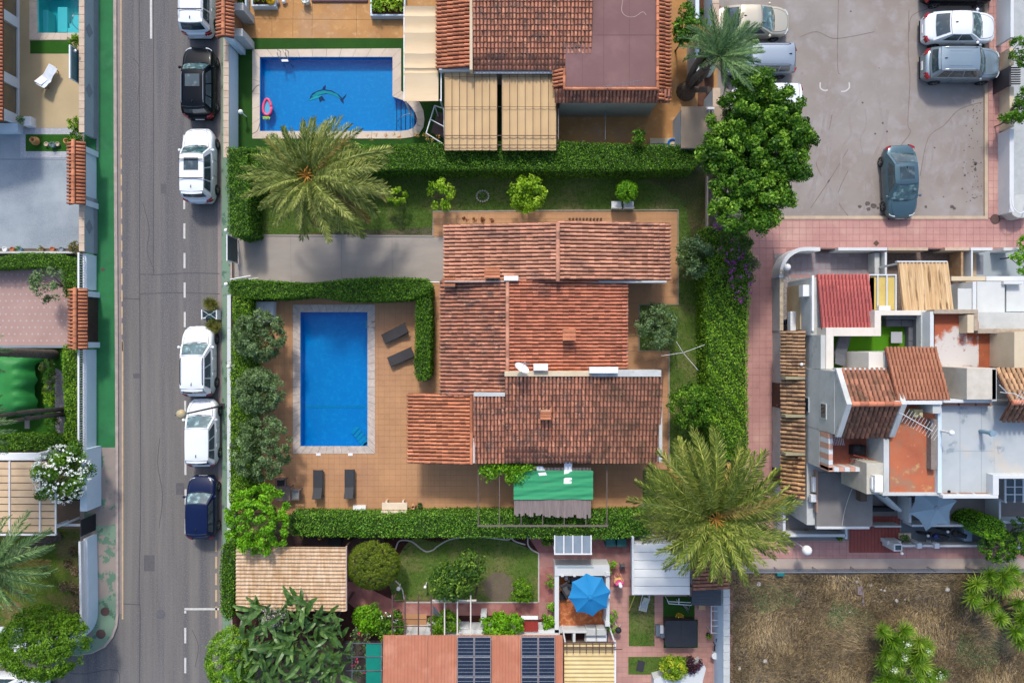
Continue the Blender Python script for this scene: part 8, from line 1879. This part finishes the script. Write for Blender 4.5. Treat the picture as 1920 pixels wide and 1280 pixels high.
# balcony
b = MB(); b.box(16.6, GX(1668,4.4), GY(884,5.4), GY(818,5.5), 4.3, 4.42); b.build('balcony_floor', M('dull_red_floor','#a2604c','#8d5142',2,.85), ch)
for k in range(12): b = MB(); x0 = 16.5+.28*k; b.box(x0, x0+.27, GY(884,5.4)-.0, GY(876,5.4), 4.3, 5.4, b=.01); b.build('balustrade_block', wallw if k % 2 else M('rose_block','#cf9f8a'), ch) if x0 < GX(1622,5.4) else None
for k in range(7): b = MB(); ya = GY(812+10*k,5.4); b.box(16.5, 16.72, GY(812+10*(k+1),5.4)+.01, ya, 4.42, 5.4, b=.01); b.build('balustrade_block', wallw if k % 2 else M('rose_block','#cf9f8a'), ch)
b = MB(); a = V3(1600,853,5.2); c = V3(1666,868,5.2); n = 11
b.tube([a,c], .03, 5); b.tube([a+Vector((0,-.35,-.3)), c+Vector((0,-.35,-.3))], .03, 5)
for k in range(n+1): p = a.lerp(c, k/n); b.tube([p, p+Vector((0,-.35,-.3))], .02, 4)
tag(b.build('ladder', M('rusty_red_steel','#8a3b30')), 'rusty red ladder lying across the balcony', 'ladder')
b = MB(); a = G(1612,845,5.0); b.box(a[0]-.3,a[0]+.4,a[1]-.25,a[1]+.25,4.42,4.9,b=.05); b.ball((a[0]-.1,a[1]+.1,4.95), .25, 10, 6, .6); tag(b.build('covered_chair', blackp), 'black covered chair on the red balcony', 'chair')
b = MB(); a = G(1568,825,4.9); b.tube([(a[0],a[1],4.5),(a[0],a[1],5.1)], .02, 5)
for k in range(7): b.tube([(a[0]-.25+k*.09,a[1]+.25,4.95),(a[0]-.15+k*.09,a[1]-.25,4.95)], .015, 4)
tag(b.build('drying_rack', metalw), 'white drying rack with washing under the brown eaves', 'drying rack')
# canopy slab and AC
r = root('flat_canopy', 'dark grey flat roof slab at the south side of the corner house', 'canopy', (GX(1582,3), GY(938,3), .13))
b = MB(); b.box(GX(1531,3), GX(1636,3), GY(986,3), GY(886,3), 2.85, 3.0); b.build('slab', slab, r); b = MB(); b.box(GX(1531,3), GX(1630,3), GY(991,3), GY(986.3,3), 2.82, 3.02); b.build('white_edge', wallw, r)
b = MB(); b.box(GX(1530,3.2), GX(1533,3.2), GY(960,3.2), GY(882,3.2), 2.9, 3.25); b.build('kerb', M('rose_brown_kerb','#9a7f72'), r)
for x, y in ((1535,984),(1630,984)): b = MB(); b.box(GX(x,2.8)-.08, GX(x,2.8)+.08, GY(y,2.8)-.08, GY(y,2.8)+.08, .13, 2.84); b.build('post', wallw, r)
b = MB(); b.tube(bez([G(1607,893,3.02), G(1592,930,3.02), G(1583,960,3.02), G(1579,985,3.02)], 4), .02, 4); tag(b.build('pale_cable', wallg), 'pale cable running down the dark grey roof slab', 'cable')
b = MB(); a = G(1624,927,3.5); b.box(a[0]-.3,a[0]+.05,a[1]-.38,a[1]+.38,3.0,3.5,b=.02); tag(b.build('equipment_box', M('dark_brown_grille','#4b433d','#6d5647',12)), 'dark brown box unit on the edge of the grey slab', 'box')
b = MB(); a = G(1528,905,3.2); b.box(a[0]-.12,a[0]+.12,a[1]-.5,a[1]+.3,3.0,3.2); b.box(a[0]-.25,a[0]+.05,a[1]-1.05,a[1]-.65,3.0,3.3,b=.03); tag(b.build('air_conditioner', wallw), 'pale air conditioner pieces on the ledge left of the grey slab', 'air conditioner')
# turf roof terrace
b = MB(); b.box(16.6, GX(1752,3.25), GY(700,3.25), GY(582,3.6), .12, 3.2); b.build('terrace_block', wallg, ch)
b = MB(); b.box(GX(1556,3.3), GX(1735,3.3), GY(696,3.3), GY(588,3.3), 3.2, 3.26); b.build('turf_floor', turfl, ch)
cw = M('cream_white_parapet','#e3dcd2','#d6cec2',1,.85)
for q in ((1549,614,1563,692),(1563,614,1640,630),(1640,582,1652,630),(1652,582,1728,591),(1700,1,1,1)):
    if q[1] == 1: continue
    pbox(ch, 'parapet', *q, 3.2, 4.4, cw)
pbox(ch, 'parapet', 1727, 582, 1752, 662, 3.2, 4.41, wallg); pbox(ch, 'parapet', 1539, 628, 1548.5, 692, 3.2, 4.3, wallg); pbox(ch, 'roof_block', 1629, 660, 1658, 692, 3.2, 5.9, cw)
pbox(ch, 'parapet', 1568, 690, 1660, 693.5, 5.8, 6.2, wallw)
sg = M('slate_grey_outdoor_fabric','#63666c','#585b61',3,.85)
r = root('corner_sofa', 'slate grey corner sofa on the turf roof terrace', 'sofa', (GX(1690,3.6), GY(610,3.6), 3.26))
for q, nm in (((1662,592,1722,598,3.26,4.0),'backrest'),((1662,598.3,1690,612,3.26,3.66),'seat_cushion'),((1690.5,598.3,1718,612,3.26,3.66),'seat_cushion'),((1704,612.3,1718,640,3.26,3.66),'seat_cushion'),((1704,640.3,1718,664,3.26,3.66),'seat_cushion'),((1718.3,598.3,1724,664,3.26,4.0),'side_backrest')): pbox(r, nm, *q, sg, .03)
r = root('low_table', 'square pale grey low table on the bright green turf', 'table', (GX(1681,3.6), GY(632,3.6), 3.26)); pbox(r, 'table_top', 1671, 622, 1692, 643, 3.55, 3.6, M('pale_grey_top','#a5a6ab')); 
for x, y in ((1673,625),(1690,625),(1673,641),(1690,641)): b = MB(); a = G(x,y,3.5); b.box(a[0]-.02,a[0]+.02,a[1]-.02,a[1]+.02,3.26,3.55); b.build('leg', metald, r)
lg = lounger('slate grey sun lounger on the turf roof terrace', 1578, 655, 75, sg, sg, L=1.9, W=.62, tz=3.26, back=25); a = G(1578,655,3.6); lg.location = (a[0], a[1], 3.26)
# aerials on the gable roofs
def yagi(label, x, y, z, s=1.0, n=9):
    a = V3(x,y,z); b = MB(); b.tube([a-Vector((0,0,1.1*s)), a], .025, 5); b.tube([a, a+Vector((1.3*s,-.75*s,.1))], .018, 4)
    for k in range(n): p = a+Vector((.15+.13*k*s,-.08-.075*k*s,.02)); b.tube([p+Vector((-.18,-.28,0))*s, p+Vector((.18,.28,0))*s], .01, 3)
    b.tube([a+Vector((0,0,-.5)), a+Vector((-.6*s,.45*s,-.3))], .02, 4); return tag(b.build('roof_aerial', metalw), label, 'aerial')
yagi('tangled white aerial above the orange flat roof', 1692, 776, 7.4, 1.1, 12); yagi('white aerial on the right-hand brown roof at the frame edge', 1903, 738, 8.0, .9)
b = MB(); b.tube([V3(1603,715,7.0), V3(1609,727,7.3), V3(1640,748,7.3)], .012, 4); tag(b.build('stay_wire', M('orange_wire','#d8755a')), 'thin orange wire over the brown gable roof', 'wire')
rf.done()
# ---------------- middle house
mh = root('terraced_house', 'middle house with plain brown tile roof and orange flat roof', 'house', (GX(1710,6), GY(790,6), .1), 'terraced houses'); r2 = Roofer(mh, 300)
X0, X1 = GX(1659,6.1), GX(1756,6.1); ya = GY(652,6.1); yb = GY(750,7.2)
b = MB(); b.box(X0+.05, X1-.05, yb-.1, ya-.2, .1, 6.0); b.build('wall', wallg, mh)
r2.slope((X1, ya, 6.1), (X0-X1, 0, 0), (0, yb-ya, 1.1), M('plain_brown_tile','#aa755b','#9d6b54',1.4,.85,.2,40,rvar=.08,c3='#8f5c45',s3=.6,t3=(.5,.7)), .185, .33, gap, ind=110); 
pbox(mh, 'ridge_wall', 1679, 751, 1767, 758, 5.5, 7.25, wallw)
b = MB(); b.box(GX(1668,6), GX(1757,6), GY(924,6), yb-.35, .1, 5.9); b.build('wall', wallg, mh)
pbox(mh, 'flat_roof', 1668, 760, 1757, 923, 5.9, 6.0, flato, 0); pbox(mh, 'parapet', 1657, 822, 1667.5, 926, 4.3, 6.12, wallg); pbox(mh, 'parapet', 1625, 868, 1656.5, 926, 3.4, 6.1, M('stained_pale_render','#c7c2b4','#b3ad9d',2,.9)); pbox(mh, 'parapet', 1746, 786, 1758, 880, 5.9, 6.4, M('grey_old_wood','#8f857c','#7d736b',6,.9)); pbox(mh, 'parapet', 1655, 923.3, 1768, 929, 5.5, 6.15, wallg)
pbox(mh, 'chimney', 1749, 757, 1765, 775, 6.0, 7.1, wallg); b = MB(); a = G(1725,775,6.7); b.box(a[0]-.22,a[0]+.22,a[1]-.2,a[1]+.2,6.0,6.6,b=.02); b.cyl(a[0]+.03,a[1]-.02,6.6,6.75,.09,10); b.build('vent_block', M('mossy_cream','#c9b98c','#b0a47c',4,.9), mh)
r2.done()
b = MB(); a = G(1650,908,6.6); b.box(a[0]-.2,a[0]+.22,a[1]-.42,a[1]+.42,6.12,6.5,b=.02); b.box(a[0]-.26,a[0]-.2,a[1]-.3,a[1]+.3,6.15,6.3); tag(b.build('air_conditioner', whiteplas), 'white air conditioner on the stained strip left of the orange flat roof', 'air conditioner')
# ---------------- right house
rh = root('terraced_house', 'right-hand house with grey flat roof and peeling orange terrace, cut by the edge', 'house', (GX(1850,6), GY(800,6), .1), 'terraced houses'); r3 = Roofer(rh, 300)
b = MB(); b.box(GX(1758,6)+.01, GX(1870,6), GY(930,6), GY(752,6), .1, 5.9); b.box(GX(1870,6), GX(2200,6), GY(888,6), GY(752,6), .1, 5.89); b.build('wall', wallg, rh)
pbox(rh, 'flat_roof', 1758.5, 760, 1864, 924, 5.9, 6.0, flatg, 0); pbox(rh, 'flat_roof', 1864.2, 760, 2200, 888, 5.9, 6.0, flatg, 0)
pbox(rh, 'parapet', 1758.5, 762, 1766, 924, 5.95, 6.25, wallb); pbox(rh, 'north_parapet', 1766, 749, 1862, 755, 5.5, 6.6, wallw)
for k in range(3): pbox(rh, 'brown_panel', 1768+32*k, 755.5, 1796+32*k, 761, 6.0, 6.35, M('rose_brown_panel','#a37a68','#946c5c',3,.85)); pbox(rh, 'brown_panel', 1771+30*k, 925, 1796+30*k, 927.5, 6.0, 6.2, M('rose_brown_panel','#a37a68'))
pbox(rh, 'south_parapet', 1768, 928, 1872, 934, 5.4, 6.5, wallw); pbox(rh, 'side_parapet', 1862, 890, 1873, 927.8, 5.4, 6.5, wallw); pbox(rh, 'south_parapet', 1873.2, 890, 2200, 897, 5.4, 6.5, wallw)
for x in (1800,1840): b = MB(); b.box(GX(x,6)-.01,GX(x,6)+.01,GY(923,6),GY(762,6),6.0,6.006); b.build('membrane_seam', M('pale_grey_seam','#9aa3a8'), rh)
b = MB(); b.box(GX(1766,6),GX(1862,6),GY(845,6)-.01,GY(845,6)+.01,6.0,6.007); b.build('membrane_seam', M('pale_grey_seam','#9aa3a8'), rh); b = MB(); b.cyl(*G(1779,921,6)[:2],6.0,6.03,.08,10); b.build('roof_drain', blackp, rh)
b = MB(); a = G(1783,811,7.0); b.tube([(a[0]-.02,a[1],6.0),(a[0],a[1],6.95)], .06, 8); b.ball((a[0],a[1],7.05), .14, 12, 8); tag(b.build('roof_vent', whiteplas), 'white ball topped vent pipe casting a shadow on the grey flat roof', 'vent')
b = MB(); a = G(1861,812,6.9); b.cyl(a[0],a[1],6.0,6.8,.1,10); b.cyl(a[0],a[1],6.8,6.95,.16,10); tag(b.build('roof_vent', M('blue_grey_metal','#7f98a8')), 'blue grey round vent on the ridge line of the grey flat roof', 'vent')
# peeling terrace and cream blocks
b = MB(); b.box(GX(1752,4.6)+.02, GX(2200,4.6), GY(752,4.6), GY(585,4.6), .1, 4.55); b.build('wall', wallg, rh)
pbox(rh, 'terrace_floor', 1752.5, 588, 1835, 752, 4.55, 4.6, flatop, 0); pbox(rh, 'terrace_floor', 1835.2, 620, 1912, 700, 4.55, 4.6, M('stained_orange_floor','#b4603c','#8f5138',.9,.85,.2,30,c4='#c87a55',s4=2,t4=(.55,.7)), 0)
mot = M('mottled_parapet_render','#b9aa98','#9a8b79',5,.9,.3,30); 
pbox(rh, 'parapet', 1752, 580, 1834, 588, 4.5, 5.2, mot); pbox(rh, 'parapet', 1814, 590, 1826, 624, 4.5, 5.3, cream); pbox(rh, 'parapet', 1826.3, 588.3, 1834, 620, 4.5, 5.21, mot); pbox(rh, 'parapet', 1834.2, 616, 2200, 625, 4.5, 5.2, mot); pbox(rh, 'white_wall_top', 1744, 584, 1751, 652, 4.0, 5.1, wallw)
pbox(rh, 'stair_block', 1813, 690, 1868, 749, 4.6, 6.9, M('pale_stained_render','#d0c8bb','#bfb6a8',2.5,.9)); pbox(rh, 'cream_block', 1902, 622, 2100, 690, 4.6, 6.4, cream)
xa, xb = GX(1868,6.4), GX(2100,6.4); ya = GY(692,6.3); yr = GY(754,7.4); yc = GY(788,6.7)
r3.slope((xb, ya, 6.3), (xa-xb, 0, 0), (0, yr-ya, 1.1), t_yel, .25, .33, gapo, ind=60); r3.slope((xa, yc, 6.7), (xb-xa, 0, 0), (0, yr-yc, .7), t_brn, .25, .33, gapo, ind=60); r3.ridge((xa, yr, 7.44), (xb, yr, 7.44), t_red, .14); r3.done()
pbox(rh, 'verge_coping', 1860, 692, 1869, 752, 5.9, 6.9, wallg)
# north side: skylight pergola, cream ribbed roof, white boxes
r = root('skylight_roof', 'white framed canopy with three yellow panels beside the red roof', 'canopy', (GX(1655,3.3), GY(548,3.3), .13)); yp = M('yellow_panel','#d3bb6c','#c7ae60',2,.6)
for k in range(3): pbox(r, 'yellow_panel', 1630.5+17*k, 519, 1645+17*k, 581, 3.2, 3.25, yp, 0)
for k in range(4): pbox(r, 'frame_bar', 1628+17*k, 516, 1630.3+17*k, 582, 3.15, 3.35, wallw, 0)
pbox(r, 'frame_bar', 1628, 514, 1681, 516.5, 3.15, 3.34, wallw, 0); pbox(r, 'white_curb', 1648, 573, 1670, 582, 3.26, 3.5, wallw)
for x, y in ((1630,517),(1679,517)): b = MB(); b.box(GX(x,3.1)-.04, GX(x,3.1)+.04, GY(y,3.1)-.04, GY(y,3.1)+.04, .13, 3.15); b.build('post', wallw, r)
r = root('ribbed_roof', 'cream ribbed roof with dark streaks between the yellow panels and the beam', 'canopy', (GX(1733,3.2), GY(536,3.2), .13))
O = Vector((GX(1786,3.5), GY(583,3.5), 3.5)); N_ = GY(491,3.0); sinroof(r, 'ribbed_sheet', Vector((GX(1683,3.0), N_, 3.0)), Vector((GX(1775,3.0)-GX(1683,3.0),0,0)), Vector((0, GY(583,3.5)-N_, .5)), .215, .11, M('cream_streaked_sheet','#e6cca4','#c09c70',1.0,.75,stretch=(5,.35,1),c3='#86694a',s3=1.3,t3=(.52,.64)), rows=0)  # dark streaks in the sheet colour stand in for shading between ribs
pbox(r, 'white_front_edge', 1682, 489, 1776, 491.5, 2.9, 3.12, wallw, 0)
for x in (1685,1772): b = MB(); b.box(GX(x,2.9)-.05, GX(x,2.9)+.05, GY(494,2.9)-.05, GY(494,2.9)+.05, .13, 2.92); b.build('post', wallw, r)
lw = M('pale_grey_white_screed','#d3d5d3','#c6c9c8',.8,.85,.1,30)
r = root('roof_block', 'low pale flat roofed extension of the right-hand house', 'building', (GX(1850,3), GY(570,3), .13))
pbox(r, 'flat_roof', 1796, 541, 1823, 583, .13, 3.0, lw); pbox(r, 'flat_roof', 1832, 528, 1884, 616, .13, 2.6, lw); pbox(r, 'flat_roof', 1887, 533, 2100, 584, .13, 2.4, lw); pbox(r, 'flat_roof', 1884.2, 585, 2100, 616, .13, 3.0, wallb); pbox(r, 'white_wall', 1824, 528, 1831, 583, .13, 3.1, wallw); pbox(r, 'white_wall', 1882, 527, 1920, 532.6, .13, 2.8, wallw)
b = MB(); 
for x0, y0, x1, y1 in ((1846,594,1884,594.8),(1846,604,1884,604.8),(1846,594,1846.8,614)): a = G(x0,y0,3.2); c = G(x1,y1,3.2); b.box(a[0],c[0],c[1],a[1],3.17,3.2)
for x, y in ((1846.4,594.4),(1846.4,613),(1883.6,594.4)): a = G(x,y,3.1); b.box(a[0]-.015,a[0]+.015,a[1]-.015,a[1]+.015,2.6,3.18)
tag(b.build('roof_railing', metald), 'thin dark railing on the pale flat extension', 'railing')
pot('purple leaved plant on the pale extension roof', 1848, 610, .1, .2, whiteplas, leafmat('purple_leaves','#2b1820','#442432','#5d3342'), n=60, z=2.6, ph=.2); pot('small green plant on the pale extension roof', 1837, 599, .09, .2, whiteplas, L_hedge, n=60, z=2.6, ph=.25); pot('dark pot right of the purple plant on the extension', 1861, 612, .09, .2, blackp, z=2.6)
# ---------------- south courtyards
wallrun('tall white corner rail wall of the south-west patio', 1468, 935, 1473, 1005, 1.0, wallw, None, z0=.1); wallrun('long white front wall of the south-west patio', 1476, 1001, 1586, 1006, 1.0, wallw, None, z0=.1); wallrun('white side wall between patio and red ribbed paving', 1585, 990, 1589, 1010, 1.0, wallw, None, z0=.1)
pot('small planted pot on the white south-west patio floor', 1513, 997, .14, .3, clay, L_boul, n=40); pot('green potted plant in the right corner of the south-west patio', 1575, 1008, .15, .35, blackp, L_hedge, n=90); 
bed('brown dried plants beside the white wall of the south-west patio', [(1488,950),(1512,962),(1508,974),(1494,964)], .6, leafmat('brown_dried_leaves','#3b2a20','#5a4332','#7a6248'), 300, .14)
r = root('front_wall', 'low white front wall with two piers below the motorcycles', 'wall', (GX(1770,.8), GY(1023,.8), .1))
for q in ((1688,1021,1720,1025),(1729,1021,1753,1025),(1762,1021,1852,1025)): pbox(r, 'wall', *q, .1, .8, wallw)
for x in (1720, 1753): pbox(r, 'pier', x+.2, 1018, x+8.8, 1028, .1, 1.0, wallw)
for q, lb in (((1710,983,1886,987),'long white balustrade under the pale blue parasol'),((1755,975,1765,981),'')):
    if lb: wallrun(lb, *q, 1.1, wallw, None, z0=.1)
wallrun('white divider wall left of the pale blue parasol', 1704, 932, 1709, 980, 1.3, wallw, None, z0=.1); wallrun('white divider wall at the right end of the terrace', 1873, 935, 1877, 985, 1.3, wallw, None, z0=.1); wallrun('white wall slanting across the middle courtyard', 1640, 985, 1690, 988, 1.0, wallg, None, z0=.1)
b = MB(); P = [Vector(G(1661,931,1.6)), Vector(G(1690,958,1.6))]; d = (P[1]-P[0]).normalized(); c = (P[0]+P[1])/2; b.obox((c.x,c.y), d.x, d.y, (P[1]-P[0]).length, .16, .13, 1.6); tag(b.build('garden_wall', wallw), 'slanting white wall between two small courtyards', 'wall')
b = MB(); a = G(1655,955,.6); b.box(a[0]-.6,a[0]+.7,a[1]-.12,a[1]+.12,.13,.6,b=.04); tag(b.build('dark_bench', blackp), 'long dark bench beside the grey slab in the middle courtyard', 'bench')
parasol('pale grey-blue star shaped parasol on the terrace under the white parapet', 1757, 953, 2.6, 1.42, M('pale_blue_grey_canvas','#9fb2bd','#95a9b5',1.5,.75), 6, .25, 0, .4, .13, .16)
b = MB(); a = G(1808,970,.6); b.cyl(a[0], a[1], .55, .6, .32, 18); b.cyl(a[0], a[1], .13, .55, .04, 8); tag(b.build('round_table', M('woven_straw','#7d7660','#6b6452',20)), 'round woven table right of the pale parasol', 'table')
b = MB(); a = G(1850,972,.6); b.box(a[0]-.4,a[0]+.4,a[1]-.15,a[1]+.2,.13,.55,b=.03); tag(b.build('black_seat', blackp), 'black seat in the right corner of the white terrace', 'seat')
# motorcycles
def bike(label, x, y, ang, colm):
    c = G(x,y,.6); r = root('motorcycle', label, 'motorcycle', (c[0], c[1], .135), 'motorcycles behind the low white wall', R(ang))
    for s in (-.62,.62):
        m = MB(); m.tube([(s+.29*math.cos(t*.4488), 0, .31+.29*math.sin(t*.4488)) for t in range(15)], .055, 6); m.build('wheel', blackp, r, world=False, smooth=True)
    b = MB(); b.box(-.35,.3,-.14,.14,.3,.62,b=.05); b.build('engine', metald, r, world=False)
    b = MB(); b.ball((.12,0,.8), .2, 10, 6, .7); b.build('tank', colm, r, world=False, smooth=True); b = MB(); b.box(-.6,-.02,-.13,.13,.72,.82,b=.04); b.build('saddle', blackp, r, world=False)
    b = MB(); b.tube([(.5,.0,.9),(.42,.34,1.0)], .02, 5); b.tube([(.5,0,.9),(.42,-.34,1.0)], .02, 5); b.tube([(.62,0,.31),(.48,0,.92)], .03, 5); b.build('handlebars', metald, r, world=False)
    b = MB(); b.ball((.62,0,.86), .09, 8, 6); b.build('headlight', lampg, r, world=False); return r
bike('dark blue motorcycle behind the low wall, left one', 1752, 1003, 172, M('dark_blue_tank','#1b2a5c',None,rough=.3)); bike('black motorcycle behind the low wall, right one', 1788, 998, 165, blackp)
pot('round tan basket behind the motorcycles', 1806, 987, .22, .35, M('tan_basket','#9c7a55','#7d6044',20)); 
r = root('grey_cupboard', 'blue grey cupboard beside the clipped bush', 'cupboard', (GX(1815,.9), GY(1001,.9), .13)); b = MB(); b.box(GX(1808,.9), GX(1823,.9), GY(1014,.9), GY(989,.9), .135, .9, b=.01); b.build('carcass', M('blue_grey_cupboard','#8496a2','#7789a0',3,.5), r); b = MB(); b.box(GX(1809,.9)-.01, GX(1809,.9)+.005, GY(1002,.9), GY(990,.9), .2, .85); b.build('door', metalw, r)
pbox_r = root('letter_box_pillar', 'white meter pillar with a small globe lamp at the ribbed red paving', 'pillar', (GX(1680,1.4), GY(1027,1.4), .13)); pbox(pbox_r, 'pillar', 1664, 1014, 1690, 1021, .13, .9, wallw); pbox(pbox_r, 'box', 1676, 1019, 1692, 1033, .13, 1.4, wallw); pbox(pbox_r, 'glass_lid', 1679, 1022, 1690, 1031, 1.4, 1.42, glassd)
b = MB(); b.ball(G(1691,1037,1.5), .09, 10, 6); b.build('lamp', glob, pbox_r)
hedge('flat topped bright clipped bush right of the blue grey cupboard', [(1828,984),(1840,972),(1868,971),(1886,980),(1887,1000),(1876,1010),(1850,1009),(1833,998)], 2.3, L_lime, bump=.04, name='clipped_bush')
tree('round_bush', 'dark round bush bulging over the pink lane below the clipped bush', 'bush', 1869, 1022, 1.5, (33,29), L_fic, n=3600, leaf=.11, rz=.9, K=110, cr=.15, shell=.92, trunk=.06)
tree('round_bush', 'dark hedge bush at the right edge beside the pink lane', 'bush', 1912, 1005, 1.5, (20,32), L_fic, n=2200, leaf=.12, rz=.8, K=70, cr=.15, shell=.92, trunk=.05)
b = MB(); a = G(1914,1025,1.0); b.box(a[0]-.25,a[0]+.25,a[1]-.15,a[1]+.15,.12,1.0,b=.02); tag(b.build('wall_pier', whiteplas), 'white pier between the two dark round bushes at the right edge', 'pillar')
pot('small green shrub in a cream box beside the ribbed paving', 1695, 1008, .2, .35, cream, L_hedge, n=160, ph=.35, leaf=.1)
b = MB(); b.box(GX(1690,.5), GX(1712,.5), GY(1012,.5), GY(1001,.5), .134, .3); tag(b.build('planter_box', cream), 'low cream planter box in the corner of the slate paving', 'planter')
# conservatory at right edge
r = root('conservatory', 'dark glazed conservatory with white frames cut by the right edge', 'conservatory', (GX(1900,2.4), GY(928,2.4), .13))
for i in range(3):
    for j in range(3): pbox(r, 'glass_pane', 1888+16*i, 900+14*j, 1901+16*i, 911+14*j, 2.36, 2.39, glassd, 0)
for x in (1885,1902,1918,1934): pbox(r, 'glazing_bar', x, 898, x+2, 942, 2.33, 2.43, metalw, 0)
for y in (911.8,926): pbox(r, 'glazing_bar', 1887.2, y, 1936, y+1.5, 2.34, 2.42, metalw, 0)
for x, y in ((1886,941),(1935,941)): b = MB(); b.box(GX(x,2.3)-.04,GX(x,2.3)+.04,GY(y,2.3)-.04,GY(y,2.3)+.04,.13,2.33); b.build('post', metalw, r)
wallrun('white scalloped wall below the dark glazed conservatory', 1878, 976, 2000, 981, 1.1, wallb, None, z0=.1)
# ---------------- right street edge along the lot
for k, (y0, y1, h, m, lb) in enumerate(((-200,70,2.2,wallw,'white wall of the right-hand properties above the orange bush'),(90,122,1.6,cream,'cream wall piece beside the orange bush'),(163,238,1.6,cream,'cream wall piece below the dark barred gate'),(242,398,1.8,wallw,'long white wall with railing beside the drain covers'))):
    wallrun(lb, 1893 if h < 2 else 1895, y0, 1901, y1, h*.6, m, None, z0=.1)
r = root('barred_gate', 'dark barred gate in the right-hand white wall', 'gate', (GX(1900,1.6), GY(143,1.6), .1)); pbox(r, 'frame', 1893, 124, 1896, 161, .1, 1.5, metald)
for k in range(8): pbox(r, 'bar', 1896.5, 126+4.3*k, 1914, 127.6+4.3*k, 1.4, 1.5, metald, 0)
for lb, x, y, rr, z in (('green bush with orange fruit over the right-hand wall',1914,97,(20,27),1.8),('bushy green plant over the right edge near the barred gate',1916,195,(14,28),1.8),('thin branched green bush reaching over the pink walkway',1899,222,(26,9),1.6),('green bush at the right edge beside the pink walkway corner',1917,478,(18,34),1.9)):
    tree('wall_bush', lb, 'bush', x, y, z, rr, L_lime if '478' in str(y) else L_hedge, n=1400, leaf=.12, rz=.5, K=34, trunk=.05, cr=.16)
r = root('stair_railing', 'white spiral railing on the rounded wall end at the right edge', 'railing', (GX(1915), GY(385), .1)); b = MB(); c = G(1915,380,1.4)
b.tube([(c[0]-.5+.5*(1-math.cos(t/8*3.14))-.0, c[1]-.9*math.sin(t/8*3.14)+.3, 1.3) for t in range(9)], .03, 5); b.build('rail', metalw, r); b = MB(); b.cyl(c[0]+.35, c[1]-.1, .1, .9, .7, 20); b.build('rounded_wall', wallg, r)
